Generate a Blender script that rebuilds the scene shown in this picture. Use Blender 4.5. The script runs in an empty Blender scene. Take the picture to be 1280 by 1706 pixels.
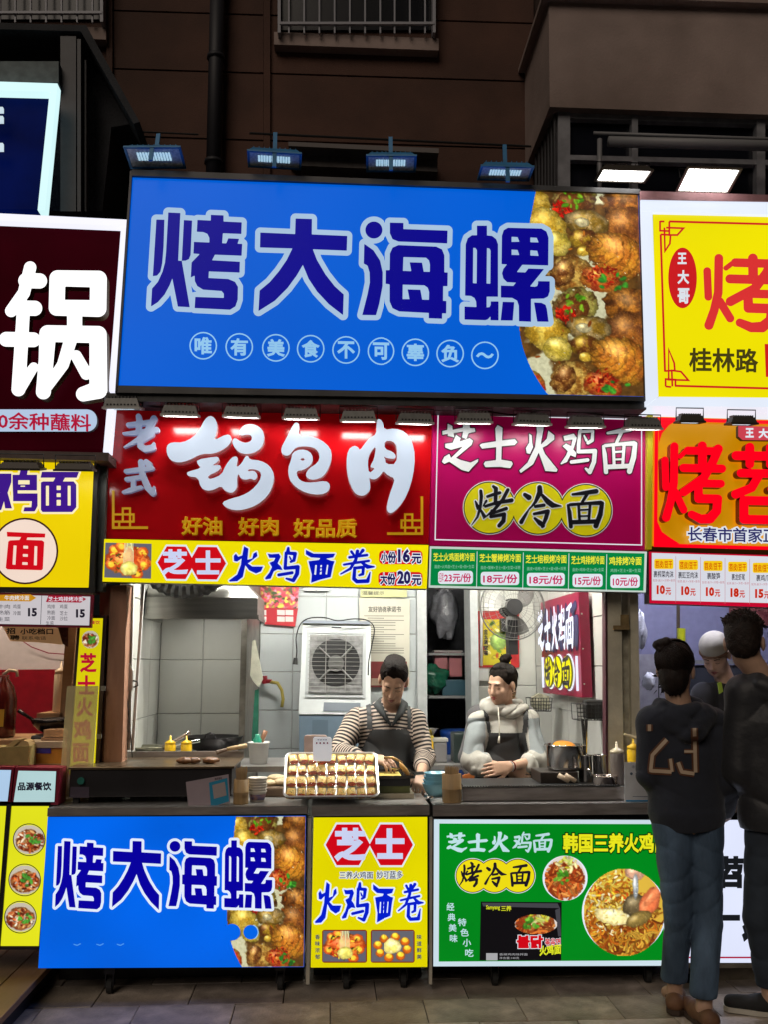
import bpy, math, random
import numpy as np
from mathutils import Vector, Matrix, Euler
random.seed(7); NR = np.random.RandomState(11)
S = bpy.context.scene
R = math.radians
# ------------------------------------------------------------------ camera, world, sun
CAM_H, PITCH, YAW, FPX = 1.50, R(9.52), R(3.4), 1533.0
cam = bpy.data.objects.new('camera', bpy.data.cameras.new('camera')); S.collection.objects.link(cam)
cam.location = (0, 0, CAM_H); cam.rotation_euler = (R(90)+PITCH, 0, -YAW)
cam.data.sensor_fit = 'VERTICAL'; cam.data.sensor_height = 36.0; cam.data.lens = FPX/1706*36
cam.data.clip_start = 0.05; cam.data.clip_end = 400
S.camera = cam
W = bpy.data.worlds.new('World'); S.world = W; W.use_nodes = True
wn = W.node_tree; bg = wn.nodes['Background']
sk = wn.nodes.new('ShaderNodeTexSky'); sk.sky_type = 'NISHITA'; sk.sun_disc = False
sk.sun_elevation = R(38); sk.sun_rotation = R(205)
wn.links.new(sk.outputs[0], bg.inputs[0]); bg.inputs[1].default_value = 0.0006
sun = bpy.data.objects.new('sun', bpy.data.lights.new('sun', 'SUN')); S.collection.objects.link(sun)
sun.data.energy = 0.8; sun.data.angle = R(35); sun.data.color = (1.0, .86, .72)
sun.rotation_euler = (R(52), 0, R(-25))
S.view_settings.view_transform = 'Standard'; S.view_settings.look = 'None'
S.view_settings.exposure = 0; S.view_settings.gamma = 1; S.view_settings.use_curve_mapping = False
S.render.engine = 'CYCLES'
try:
    S.cycles.use_denoising = True; S.cycles.denoiser = 'OPENIMAGEDENOISE'
    S.cycles.denoising_input_passes = 'RGB_ALBEDO_NORMAL'
    S.cycles.max_bounces = 6; S.cycles.sample_clamp_indirect = 4
except Exception: pass
# ------------------------------------------------------------------ camera geometry
ca, sa, cp, sp = math.cos(YAW), math.sin(YAW), math.cos(PITCH), math.sin(PITCH)
cr = np.array([ca, -sa, 0.]); cf = np.array([sa*cp, ca*cp, sp]); cu = np.cross(cr, cf)
def P(px, py, Y):
    """the point seen at (px, py) of the photograph on the vertical plane y = Y"""
    d = cf + cr*(px-640)/FPX + cu*(853-py)/FPX
    t = Y/d[1]
    return Vector((d[0]*t, Y, CAM_H + d[2]*t))
def PZ(px, py, z):
    d = cf + cr*(px-640)/FPX + cu*(853-py)/FPX
    t = (z-CAM_H)/d[2]
    return Vector((d[0]*t, d[1]*t, z))
def XW(px, Y, z):
    t = (px-640)/FPX
    return (Y*sa + t*(Y*ca*cp + (z-CAM_H)*sp))/(ca - t*sa*cp)
def ZW(py, Y, px=640):
    return P(px, py, Y).z
# ------------------------------------------------------------------ materials
def c(r, g, b):
    f = lambda v: (v/255/12.92) if v/255 <= .04045 else ((v/255+.055)/1.055)**2.4
    return (f(r), f(g), f(b))
MATS = {}
def mat(name, col, rough=.55, metal=0., emit=None, es=1., noise=0., nscale=20., bump=0., bscale=60., spec=.5,
        coat=0., trans=0., alpha=1., attr=None, nosample=False, stretch=None, col2=None, ndetail=6., cloth=False, stain=0.):
    if name in MATS: return MATS[name]
    m = bpy.data.materials.new(name); m.use_nodes = True; MATS[name] = m
    nt = m.node_tree; b = nt.nodes['Principled BSDF']; L = nt.links
    b.inputs['Base Color'].default_value = (*col, 1); b.inputs['Roughness'].default_value = rough
    b.inputs['Metallic'].default_value = metal; b.inputs['Specular IOR Level'].default_value = spec
    if coat: b.inputs['Coat Weight'].default_value = coat; b.inputs['Coat Roughness'].default_value = .04
    if trans: b.inputs['Transmission Weight'].default_value = trans
    if alpha < 1: b.inputs['Alpha'].default_value = alpha
    tc = nt.nodes.new('ShaderNodeTexCoord')
    src = tc.outputs['Object']
    if stretch:
        mp = nt.nodes.new('ShaderNodeMapping'); mp.inputs['Scale'].default_value = stretch
        L.new(src, mp.inputs[0]); src = mp.outputs[0]
    if emit is not None:
        b.inputs['Emission Color'].default_value = (*emit, 1); b.inputs['Emission Strength'].default_value = es
        if nosample: m.cycles.emission_sampling = 'NONE'
    if noise:
        n = nt.nodes.new('ShaderNodeTexNoise'); n.inputs['Scale'].default_value = nscale; n.inputs['Detail'].default_value = ndetail
        L.new(src, n.inputs['Vector'])
        mr = nt.nodes.new('ShaderNodeMapRange'); mr.inputs['From Min'].default_value = .3; mr.inputs['From Max'].default_value = .7
        L.new(n.outputs[0], mr.inputs[0])
        if emit is not None and attr is None and not col2:
            mr.inputs['To Min'].default_value = es*(1-noise); mr.inputs['To Max'].default_value = es*(1+noise)
            L.new(mr.outputs[0], b.inputs['Emission Strength'])
        else:
            mx = nt.nodes.new('ShaderNodeMix'); mx.data_type = 'RGBA'
            lo = col2 if col2 else tuple(v*(1-noise) for v in col); hi = tuple(min(1, v*(1+noise*.6)) for v in col)
            mx.inputs[6].default_value = (*lo, 1); mx.inputs[7].default_value = (*hi, 1)
            L.new(mr.outputs[0], mx.inputs[0]); L.new(mx.outputs[2], b.inputs['Base Color'])
            last = mx
            if stain:
                n2 = nt.nodes.new('ShaderNodeTexNoise'); n2.inputs['Scale'].default_value = nscale*.18; n2.inputs['Detail'].default_value = 8
                L.new(src, n2.inputs['Vector'])
                m2 = nt.nodes.new('ShaderNodeMapRange'); m2.inputs['From Min'].default_value = .48; m2.inputs['From Max'].default_value = .66
                m2.inputs['To Max'].default_value = stain
                L.new(n2.outputs[0], m2.inputs[0])
                mx2 = nt.nodes.new('ShaderNodeMix'); mx2.data_type = 'RGBA'
                mx2.inputs[7].default_value = (col[0]*.3, col[1]*.27, col[2]*.22, 1)
                L.new(m2.outputs[0], mx2.inputs[0]); L.new(mx.outputs[2], mx2.inputs[6]); L.new(mx2.outputs[2], b.inputs['Base Color'])
    if attr:
        a = nt.nodes.new('ShaderNodeVertexColor'); a.layer_name = attr
        L.new(a.outputs[0], b.inputs['Base Color'])
        if emit is not None: L.new(a.outputs[0], b.inputs['Emission Color'])
    if bump:
        n = nt.nodes.new('ShaderNodeTexNoise'); n.inputs['Scale'].default_value = bscale; n.inputs['Detail'].default_value = 5
        L.new(src, n.inputs['Vector'])
        bp = nt.nodes.new('ShaderNodeBump'); bp.inputs['Strength'].default_value = bump; bp.inputs['Distance'].default_value = .01
        L.new(n.outputs[0], bp.inputs['Height']); L.new(bp.outputs[0], b.inputs['Normal'])
    if cloth:
        b.inputs['Sheen Weight'].default_value = .12; b.inputs['Sheen Roughness'].default_value = .5
    return m
def lit(name, rgb, k=1., noise=.05, nosample=False, nscale=2.2, rough=.35):
    """a back-lit printed face: emits its own printed colour"""
    col = c(*rgb)
    LITN.add(name)
    return mat(name, tuple(v*.16 for v in col), rough, spec=.2, emit=col, es=k, noise=noise, nscale=nscale, nosample=nosample, ndetail=1.)
# ------------------------------------------------------------------ objects
WL = {}; LITN = set()
def HOUSE(): return mat('sign box housing', (.10, .10, .10), .6, .3)
def parts(name, lst, m, parent=None, **k):
    return [obj(name, v, m, parent, **k) for v in lst]
def link(o): S.collection.objects.link(o); return o
def thing(name, label, cat, loc=(0, 0, 0), rot=(0, 0, 0), group=None, kind=None):
    o = link(bpy.data.objects.new(name, None)); o.location = loc; o.rotation_euler = rot
    o.empty_display_size = .05; WL[o] = Vector(loc)
    tag(o, label, cat, group, kind); return o
def tag(o, label=None, cat=None, group=None, kind=None):
    if label: o['label'] = label
    if cat: o['category'] = cat
    if group: o['group'] = group
    if kind: o['kind'] = kind
    return o
def obj(name, vf, m, parent=None, local=False, smooth=False, label=None, cat=None, group=None, kind=None, rot=None):
    v, f = vf[0], vf[1]
    v = np.array([tuple(p) for p in v], dtype=float).reshape(-1, 3)
    if parent is not None:
        off = Vector((0, 0, 0)) if local else WL.get(parent, Vector((0, 0, 0)))
        loc = Vector((0, 0, 0))
    elif local: off = Vector((0, 0, 0)); loc = off
    else:
        mn, mx = v.min(0), v.max(0)
        off = Vector(((mn[0]+mx[0])/2, (mn[1]+mx[1])/2, mn[2])); loc = off
    me = bpy.data.meshes.new(name)
    me.from_pydata((v-np.array(off)).tolist(), [], f)
    if len(vf) > 2 and not isinstance(m, (list, tuple)): m = [m, HOUSE() if m.name in LITN else m]
    for x in (m if isinstance(m, (list, tuple)) else [m]): me.materials.append(x)
    if smooth: me.polygons.foreach_set('use_smooth', [True]*len(me.polygons))
    if len(vf) > 2 and vf[2] is not None: me.polygons.foreach_set('material_index', vf[2])
    me.update()
    o = link(bpy.data.objects.new(name, me)); o.location = loc
    if parent is not None: o.parent = parent
    WL[o] = off if parent is not None and not local else loc
    tag(o, label, cat, group, kind); return o
def join(*vfs):
    V, F = [], []
    for v, f in [x[:2] for x in vfs]:
        n = len(V); V += [tuple(p) for p in v]; F += [tuple(i+n for i in q) for q in f]
    return V, F
def xf(vf, M):
    return [tuple(M @ Vector(p)) for p in vf[0]], vf[1]
def box(x0, y0, z0, x1, y1, z1, b=0.):
    if b <= 0:
        V = [(x, y, z) for z in (z0, z1) for y in (y0, y1) for x in (x0, x1)]
        return V, [(0, 2, 3, 1), (4, 5, 7, 6), (0, 1, 5, 4), (2, 6, 7, 3), (0, 4, 6, 2), (1, 3, 7, 5)]
    import bmesh
    bm = bmesh.new(); bmesh.ops.create_cube(bm, size=1)
    bmesh.ops.scale(bm, vec=(x1-x0, y1-y0, z1-z0), verts=bm.verts)
    bmesh.ops.bevel(bm, geom=bm.edges[:], offset=b, segments=2, affect='EDGES', profile=.5)
    bmesh.ops.translate(bm, vec=((x0+x1)/2, (y0+y1)/2, (z0+z1)/2), verts=bm.verts)
    V = [tuple(v.co) for v in bm.verts]; bm.verts.index_update(); F = [tuple(v.index for v in f.verts) for f in bm.faces]; bm.free()
    return V, F
def prism(pts, Y, depth, plane=None):
    """px polygon (clockwise or not) on plane Y, extruded straight back by depth"""
    a = [P(x, y, Y) for x, y in pts]
    ar = sum(a[i].x*a[(i+1) % len(a)].z - a[(i+1) % len(a)].x*a[i].z for i in range(len(a)))
    if ar < 0: a = a[::-1]
    n = len(a); V = [tuple(p) for p in a] + [(p.x, p.y+depth, p.z) for p in a]
    F = [tuple(range(n)), tuple(range(2*n-1, n-1, -1))] + [(i, n+i, n+(i+1) % n, (i+1) % n) for i in range(n)]
    return V, F, [0]+[1]*(n+1)
def pxb(x0, y0, x1, y1, Y, depth): return prism([(x0, y0), (x1, y0), (x1, y1), (x0, y1)], Y, depth)
def tube(pts, r, n=8, cap=True, closed=False):
    pts = [Vector(p) for p in pts]; rs = r if isinstance(r, (list, tuple)) else [r]*len(pts)
    V, F = [], []; N = len(pts); up = None
    for i, p in enumerate(pts):
        if closed: t = pts[(i+1) % N]-pts[i-1]
        else: t = pts[min(i+1, N-1)]-pts[max(i-1, 0)]
        t.normalize()
        if up is None:
            up = Vector((0, 0, 1)) if abs(t.z) < .9 else Vector((1, 0, 0))
        a = t.cross(up)
        if a.length < 1e-6: a = t.cross(Vector((0, 1, .3)))
        a.normalize(); b = a.cross(t).normalized(); up = b
        for k in range(n):
            w = 2*math.pi*k/n; V.append(tuple(p + rs[i]*(math.cos(w)*a + math.sin(w)*b)))
    for i in range(N if closed else N-1):
        j = (i+1) % N
        for k in range(n):
            F.append((i*n+k, i*n+(k+1) % n, j*n+(k+1) % n, j*n+k))
    if cap and not closed: F.append(tuple(range(n-1, -1, -1))); F.append(tuple(range((N-1)*n, N*n)))
    return V, F
def lathe(prof, n=20, cx=0, cy=0, z0=0, sx=1, sy=1):
    V, F = [], []
    for r, z in prof:
        for k in range(n):
            w = 2*math.pi*k/n; V.append((cx+r*math.cos(w)*sx, cy+r*math.sin(w)*sy, z0+z))
    m = len(prof)
    for i in range(m-1):
        for k in range(n): F.append((i*n+k, i*n+(k+1) % n, (i+1)*n+(k+1) % n, (i+1)*n+k))
    if prof[0][0] > 1e-5: F.append(tuple(range(n-1, -1, -1)))
    if prof[-1][0] > 1e-5: F.append(tuple(range((m-1)*n, m*n)))
    return V, F
def arc(cx, cy, r, a0, a1, n=10):
    return [(cx+r*math.cos(R(a0+(a1-a0)*i/n)), cy+r*math.sin(R(a0+(a1-a0)*i/n))) for i in range(n+1)]
def rrect(x0, y0, x1, y1, r, n=4):
    return arc(x1-r, y0+r, r, -90, 0, n)+arc(x1-r, y1-r, r, 0, 90, n)+arc(x0+r, y1-r, r, 90, 180, n)+arc(x0+r, y0+r, r, 180, 270, n)
def sheet(pts, Y):
    a = [P(x, y, Y) for x, y in pts]
    ar = sum(a[i].x*a[(i+1) % len(a)].z - a[(i+1) % len(a)].x*a[i].z for i in range(len(a)))
    if ar < 0: a = a[::-1]
    return [tuple(p) for p in a], [tuple(range(len(a)))]
def pline(pts, w, Y, t=.0015, closed=False):
    """flat printed line of px width w: one mitred ribbon with a hair of thickness"""
    q = [np.array(p, float) for p in pts]; n = len(q); L_, Rr = [], []
    for i in range(n):
        a = q[i]-q[i-1] if (i > 0 or closed) else q[1]-q[0]
        b = q[(i+1) % n]-q[i] if (i < n-1 or closed) else q[-1]-q[-2]
        a = a/np.linalg.norm(a); b = b/np.linalg.norm(b)
        m = np.array([-(a+b)[1], (a+b)[0]]); l = np.linalg.norm(m); m = m/l if l > 1e-6 else np.array([-a[1], a[0]])
        k = w/2/max(.35, abs(m @ np.array([-a[1], a[0]])))
        L_.append(q[i]+m*k); Rr.append(q[i]-m*k)
    V, F = [], []
    for s in L_+Rr: V.append(tuple(P(s[0], s[1], Y)))
    for i in range(n if closed else n-1):
        j = (i+1) % n; F.append((i, j, n+j, n+i))
    return V, F
# ------------------------------------------------------------------ glyphs: 2D distance field -> marching squares
def seg_d(X, Y_, a, b):
    ax, ay = a; dx, dy = b[0]-ax, b[1]-ay; l = dx*dx+dy*dy+1e-9
    t = np.clip(((X-ax)*dx+(Y_-ay)*dy)/l, 0, 1)
    return np.hypot(X-ax-t*dx, Y_-ay-t*dy), t
def poly_sdf(X, Y_, loops):
    d = np.full(X.shape, 1e9); ins = np.zeros(X.shape, bool)
    for lp in loops:
        n = len(lp)
        for i in range(n):
            a, b = lp[i], lp[(i+1) % n]
            d = np.minimum(d, seg_d(X, Y_, a, b)[0])
            if a[1] != b[1]:
                cnd = (a[1] > Y_) != (b[1] > Y_)
                ins ^= cnd & (X < (b[0]-a[0])*(Y_-a[1])/(b[1]-a[1])+a[0])
    return np.where(ins, -d, d)
def nums(s): 
    return [tuple(float(v) for v in t.split(',')) for t in s.split()]
def smoothloop(p, it=1):
    for _ in range(it):
        q = []
        for i in range(len(p)):
            a, b = p[i], p[(i+1) % len(p)]
            q += [(a[0]*.75+b[0]*.25, a[1]*.75+b[1]*.25), (a[0]*.25+b[0]*.75, a[1]*.25+b[1]*.75)]
        p = q
    return p
G = {}
def glyph(name, spec, smooth=0):
    """P x,y ... | H hole | S x,y,w ... strokes ; lines separated by newlines"""
    els = []
    for ln in spec.strip().splitlines():
        k, rest = ln.strip().split(' ', 1); n = nums(rest)
        if k in 'PH' and smooth: n = smoothloop(n, smooth)
        if k == 'H': els[-1][1].append(n)
        elif k == 'P': els.append(('P', [n]))
        else: els.append(('S', n))
    xs, ys = [], []
    for k, e in els:
        if k == 'P': xs += [p[0] for p in e[0]]; ys += [p[1] for p in e[0]]
        else:
            for p in e: xs += [p[0]-p[2]/2, p[0]+p[2]/2]; ys += [p[1]-p[2]/2, p[1]+p[2]/2]
    G[name] = (els, (min(xs), min(ys), max(xs), max(ys)))
def glyph_field(items, cell, margin):
    """items: list of (glyph, px box, shear). returns grid in px"""
    x0 = min(i[1][0] for i in items)-margin; y0 = min(i[1][1] for i in items)-margin-3
    x1 = max(i[1][2] for i in items)+margin; y1 = max(i[1][3] for i in items)+margin+3
    nx, ny = int((x1-x0)/cell)+2, int((y1-y0)/cell)+2
    X, Y_ = np.meshgrid(x0+np.arange(nx)*cell, y0+np.arange(ny)*cell)
    D = np.full(X.shape, 1e3)
    for g, bx, sh in items:
        els, bb = G[g]; kx = (bx[2]-bx[0])/(bb[2]-bb[0]); ky = (bx[3]-bx[1])/(bb[3]-bb[1]); ks = (kx+ky)/2
        def T(p):
            u = bx[0]+(p[0]-bb[0])*kx; return (u, bx[1]+(p[1]-bb[1])*ky+(u-(bx[0]+bx[2])/2)*sh)
        m = (X > bx[0]-margin-2) & (X < bx[2]+margin+2) & (Y_ > bx[1]-margin-5) & (Y_ < bx[3]+margin+5)
        xx, yy = X[m], Y_[m]; d = np.full(xx.shape, 1e3)
        for k, e in els:
            if k == 'P': d = np.minimum(d, poly_sdf(xx, yy, [[T(p) for p in lp] for lp in e]))
            else:
                for i in range(len(e)-1 or 1):
                    a, b = e[i], e[min(i+1, len(e)-1)]
                    q, t = seg_d(xx, yy, T(a), T(b)); d = np.minimum(d, q-(a[2]+(b[2]-a[2])*t)*ks/2)
        D[m] = np.minimum(D[m], d)
    return X, Y_, D, cell
def march(X, Y_, D, cell, level, Y, depth=0.):
    """filled region D<level on plane Y; side walls going back by depth"""
    D = D-level; ny, nx = D.shape; ins = D < 0
    x0, y0 = X[0, 0], Y_[0, 0]
    V, F, cache = [], [], {}
    def vert(x, y):
        k = (round(x, 3), round(y, 3))
        if k not in cache: cache[k] = len(V); V.append(tuple(P(x, y, Y)))
        return cache[k]
    code = ins[:-1, :-1].astype(int) + ins[:-1, 1:]*2 + ins[1:, 1:]*4 + ins[1:, :-1]*8
    segs = []
    for j in range(ny-1):
        row = code[j]; nz = np.nonzero(row)[0]
        if not len(nz): continue
        i = 0; run = None
        for i in nz:
            cd = row[i]
            if cd == 15:
                if run is not None and run[1] == i: run[1] = i+1
                else:
                    if run: F.append(tuple(vert(x0+a*cell, y0+b*cell) for a, b in ((run[0], j), (run[0], j+1), (run[1], j+1), (run[1], j))))
                    run = [i, i+1]
                continue
            cor = [(i, j), (i+1, j), (i+1, j+1), (i, j+1)]; val = [D[b, a] for a, b in cor]
            poly, xs = [], []
            for k in range(4):
                a, b = cor[k], cor[(k+1) % 4]; va, vb = val[k], val[(k+1) % 4]
                if va < 0: poly.append(vert(x0+a[0]*cell, y0+a[1]*cell))
                if (va < 0) != (vb < 0):
                    t = va/(va-vb); q = vert(x0+(a[0]+(b[0]-a[0])*t)*cell, y0+(a[1]+(b[1]-a[1])*t)*cell)
                    poly.append(q); xs.append((q, va < 0))
            pp = [poly[k] for k in range(len(poly)) if poly[k] != poly[k-1]]
            if len(pp) > 2: F.append(tuple(pp[::-1]))
            if depth and len(xs) >= 2:
                for k in range(0, len(xs), 1):
                    if xs[k][1]: segs.append((xs[k][0], xs[(k+1) % len(xs)][0]))
        if run: F.append(tuple(vert(x0+a*cell, y0+b*cell) for a, b in ((run[0], j), (run[0], j+1), (run[1], j+1), (run[1], j))))
    mi = [0]*len(F)
    if depth:
        n = len(V); V += [(v[0], v[1]+depth, v[2]) for v in V]
        for a, b in segs:
            if a != b: F.append((a, b, b+n, a+n)); mi.append(1)
    return V, F, mi
# ------------------------------------------------------------------ lettering from Blender's own built-in font
TXC = {}
def text_raw(s, bev, res=2):
    k = (s, round(bev, 4), res)
    if k in TXC: return TXC[k]
    cu_ = bpy.data.curves.new('t', 'FONT'); cu_.body = s; cu_.size = 1; cu_.resolution_u = res
    cu_.fill_mode = 'FRONT' if bev <= 0 else 'BOTH'
    if bev > 0: cu_.bevel_depth = bev; cu_.bevel_resolution = 1
    o = bpy.data.objects.new('t', cu_); S.collection.objects.link(o)
    dg = bpy.context.evaluated_depsgraph_get(); me = o.evaluated_get(dg).to_mesh()
    n = len(me.vertices); v = np.empty(n*3); me.vertices.foreach_get('co', v); v = v.reshape(-1, 3).copy()
    f = [tuple(p.vertices) for p in me.polygons]
    o.evaluated_get(dg).to_mesh_clear(); bpy.data.objects.remove(o); bpy.data.curves.remove(cu_)
    TXC[k] = (v, f); return TXC[k]
def text(s, bx, Y, bev=.02, slope=0., th=.0006, res=2, grow=0., fit=None, lean=0.):
    """text filling the px box bx; bev = stroke weight; grow = extra weight for an outline laid behind"""
    v0, _ = text_raw(s, 0, 1); v, f = text_raw(s, bev+grow, res)
    mn, mx = v0.min(0)-bev, v0.max(0)+bev
    kx = (bx[2]-bx[0])/(mx[0]-mn[0]); ky = (bx[3]-bx[1])/(mx[1]-mn[1]); V = []
    zr = max(1e-6, abs(v[:, 2]).max())
    for x, y, z in v:
        px = bx[0]+(x-mn[0])*kx; py = bx[3]-(y-mn[1])*ky; px += (bx[3]-py)*lean
        py += (px-(bx[0]+bx[2])/2)*slope
        p = P(px, py, Y); V.append((p.x, p.y-(z/zr)*th, p.z))
    return V, f
# ------------------------------------------------------------------ hand-drawn sign characters
glyph('kao', '''P 142,182 238,184 228,500 212,700 190,800 150,845 100,852
P 284,98 428,105 402,668 445,672 540,1220 398,1212 332,878 300,960 240,1070 160,1160 78,1212 90,1000 160,920 215,800 245,690 258,560
P 470,188 568,194 550,600 530,650 490,668 445,670
P 632,186 790,194 792,126 943,132 943,205 1160,215 1155,352 935,344 926,462 975,464 1000,404 1128,410 1110,468 1166,470 1158,610 840,598 806,664 1138,682 1134,810 768,796 764,874 1000,886 1080,920 1115,980 1112,1130 1085,1210 1020,1250 598,1230 606,1098 946,1110 946,1060 920,1028 700,1012 630,970 600,910 598,845 552,868 562,690 660,590 584,584 590,446 774,454 774,400 750,350 700,330 624,326''')
glyph('da', '''P 546,98 740,104 738,286 1158,304 1152,478 750,462 800,590 900,760 1010,900 1116,996 1108,1240 940,1110 800,960 700,810 632,646 560,770 450,920 300,1070 106,1192 120,950 240,850 350,720 440,590 508,452 124,440 128,264 540,282''')
glyph('hai', '''S 226,243,200 227,243,200
P 112,405 220,480 300,600 332,740 330,900 290,1110 252,1242 88,1240 150,1000 178,860 175,740 150,660 106,636
P 428,156 590,160 590,232 1116,250 1112,400 530,378 460,350 428,280
P 530,420 980,438 1050,470 1078,540 1078,740 1118,742 1115,902 1064,902 1062,1074 1102,1076 1100,1222 1052,1220 1050,1284 892,1278 892,1216 540,1198 460,1160 425,1080 425,880 378,874 380,714 425,714 428,520 460,450
H 590,560 860,568 895,600 906,650 904,734 832,732 812,626 665,622 684,726 584,722
H 582,884 840,892 880,920 896,970 894,1062 814,1060 792,944 640,940 662,1054 580,1054''')
glyph('luo', '''P 290,152 410,152 410,266 470,272 520,310 542,370 542,985 406,984 406,1110 440,1106 455,1080 455,1040 548,1040 548,1262 452,1260 452,1215 420,1250 390,1260 142,1252 142,1100 284,1106 280,1040 260,1000 220,976 148,972 156,370 180,300 230,264 290,264
H 246,410 275,415 290,440 286,828 242,826
H 410,414 440,420 453,445 450,832 405,830
P 660,176 1060,186 1120,220 1145,290 1142,618 832,610 766,696 868,700 905,654 1092,660 924,864 980,868 1010,860 1020,830 1020,802 1160,804 1160,920 1140,980 1090,1006 936,1010 936,1278 792,1272 790,1090 770,1030 710,998 576,994 576,854 724,858 756,820 650,814 605,770 590,710 605,660 648,606 584,602 588,270 610,205
H 704,282 775,286 798,340 704,342
H 928,290 1005,294 1026,348 928,346
H 704,432 775,436 796,496 704,494
H 928,440 1010,446 1026,506 928,502
P 598,1044 736,1048 718,1264 574,1262
P 972,1052 1060,1056 1110,1080 1126,1130 1146,1278 1010,1276''')
glyph('guo3', '''P 480,18 530,40 560,110 550,200 520,270 650,205 695,220 700,280 640,350 520,405 400,402 270,470 170,494 90,470 50,400 50,320 100,285 210,290 310,240 380,160 430,60
P 780,225 775,170 820,115 900,100 980,130 1028,200 1020,310 960,380 860,410 770,390 710,310 708,265 735,240 790,280 850,295 900,270 905,230 870,205
P 350,462 540,430 575,440 570,480 500,522 580,512 598,540 560,580 470,620 465,650 500,655 600,612 640,520 700,440 745,425 765,450 745,545 800,500 840,425 865,420 880,460 990,470 1080,520 1128,610 1115,720 1060,830 950,920 820,965 720,970 640,940 600,890 700,850 800,825 900,770 980,680 1000,600 960,565 900,556 860,562 870,580 920,570 955,600 958,640 930,670 890,650 840,665 790,650 770,600 755,640 758,740 720,790 680,795 630,770 595,725 520,765 450,775 390,740 365,640 270,630 250,600 265,582 400,545 360,510''', 1)
glyph('bao', '''P 180,75 210,100 195,195 300,195 400,230 480,300 495,380 470,470 420,550 340,580 280,570 260,530 290,480 370,430 388,370 360,310 290,288 200,290 160,310 125,360 90,372 50,350 45,300 90,220 150,100
P 220,310 300,330 330,390 310,450 240,495 180,500 190,560 240,598 320,602 440,585 480,620 465,680 390,710 270,695 170,640 115,570 105,480 135,400 145,340
H 210,400 235,388 258,398 240,415''', 1)
glyph('rou', '''P 900,45 940,60 965,145 1060,130 1150,160 1210,240 1238,370 1220,550 1170,710 1100,820 1030,880 990,860 990,800 1020,690 1040,640 1060,570 1000,545 955,500 920,550 880,580 835,575 825,550 838,640 830,680 790,720 740,722 690,690 640,570 625,430 640,320 690,280 730,295 745,325 790,260 830,215 890,180 890,90
H 888,280 830,350 812,430 824,530 880,480 840,475 838,455 870,400
H 970,242 1040,240 1080,290 1075,445 980,445 975,390 950,380 960,378 1000,395 1060,400 1070,370 1040,335 970,312''', 1)
glyph('zhi', '''P 80,58 108,72 110,95 170,82 175,55 210,52 212,85 240,85 245,105 205,115 190,150 165,140 172,105 115,115 120,140 80,130 82,118 50,125 48,102 78,96
P 130,125 158,145 150,165 210,145 230,160 222,185 130,262 160,275 215,290 262,268 260,285 225,320 205,345 165,335 90,285 60,298 45,285 60,255 90,238 100,262 170,195 100,215 65,200 65,178 110,172''')
glyph('shi', '''P 385,68 415,85 412,160 490,152 505,170 488,188 410,195 408,275 470,285 478,300 462,326 400,318 310,320 300,300 310,285 375,278 376,200 290,210 275,188 290,178 375,165 370,90''')
glyph('huo', '''P 618,62 655,62 662,85 645,180 670,240 745,332 740,345 672,340 632,232 600,300 525,352 515,338 565,290 610,200 622,110
P 575,120 590,130 592,170 598,200 580,240 560,235 555,205 575,175
P 690,102 725,130 725,155 680,190 650,205 645,185 680,150''')
glyph('ji', '''P 785,135 845,120 862,145 850,190 842,215 860,235 855,262 825,250 805,290 770,305 768,298 800,250 810,225 780,195 800,180 830,195 838,155 790,162
S 893,75,14 882,104,16
S 882,108,16 955,104,18 952,160,20 928,175,20
S 880,106,18 873,190,20 872,228,22 968,224,26 962,290,26 938,350,26 915,330,14
S 905,132,10 918,160,16
S 832,290,22 925,278,22''')
glyph('mian', '''S 1060,108,16 1120,98,26 1190,84,30
S 1140,105,22 1112,168,18
S 1034,190,16 1042,240,26 1050,350,26
S 1045,186,20 1140,176,20 1215,172,28
S 1222,175,26 1212,260,32 1188,345,32
S 1055,318,28 1190,312,28
S 1093,190,18 1098,315,18
S 1156,185,18 1148,315,18
S 1098,226,12 1152,222,12
S 1098,272,12 1152,270,12''')
glyph('kaob', '''S 250,530,10 262,560,22 262,580,10
S 283,465,20 287,500,22 280,570,18 262,630,14 225,682,4
S 283,585,14 305,625,24
S 318,528,16 298,560,8
S 325,500,18 360,488,20 402,476,20
S 362,436,18 378,450,26 374,545,22
S 312,562,18 380,540,20 476,524,26
S 452,458,22 420,520,22 370,580,20 300,640,6
S 362,604,18 442,576,22
S 352,590,18 346,628,20 430,612,24 424,655,28 398,685,24''')
glyph('leng', '''S 545,485,24 570,502,34
S 522,655,26 548,612,18 580,560,5
S 638,440,30 640,470,34 612,530,20 570,580,5
S 645,478,16 690,528,34 720,550,34 775,556,6
S 612,558,20 665,550,22
S 604,604,18 690,588,26 678,630,26 655,685,16
S 608,632,16 640,660,32 660,678,24''')
glyph('huo2', '''P 165,40 200,60 192,150 230,140 240,100 265,85 272,120 215,165 195,180 230,205 318,205 300,245 260,262 205,235 175,195 155,290 110,325 50,328 45,318 110,270 140,190 145,140 110,165 85,160 82,120 100,100 118,125 150,115''')
glyph('ji2', '''P 350,105 380,110 440,105 455,130 430,185 455,210 470,240 430,235 400,250 375,310 335,318 330,305 365,260 385,215 365,180 400,165 412,140 365,140
S 515,60,22 512,90,34
S 500,100,26 570,105,30 560,160,26 535,172,20
S 498,100,26 490,225,28 590,215,34 585,270,34 555,325,30 500,310,16
S 440,280,26 545,262,26
S 525,130,12 535,150,16''')
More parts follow.
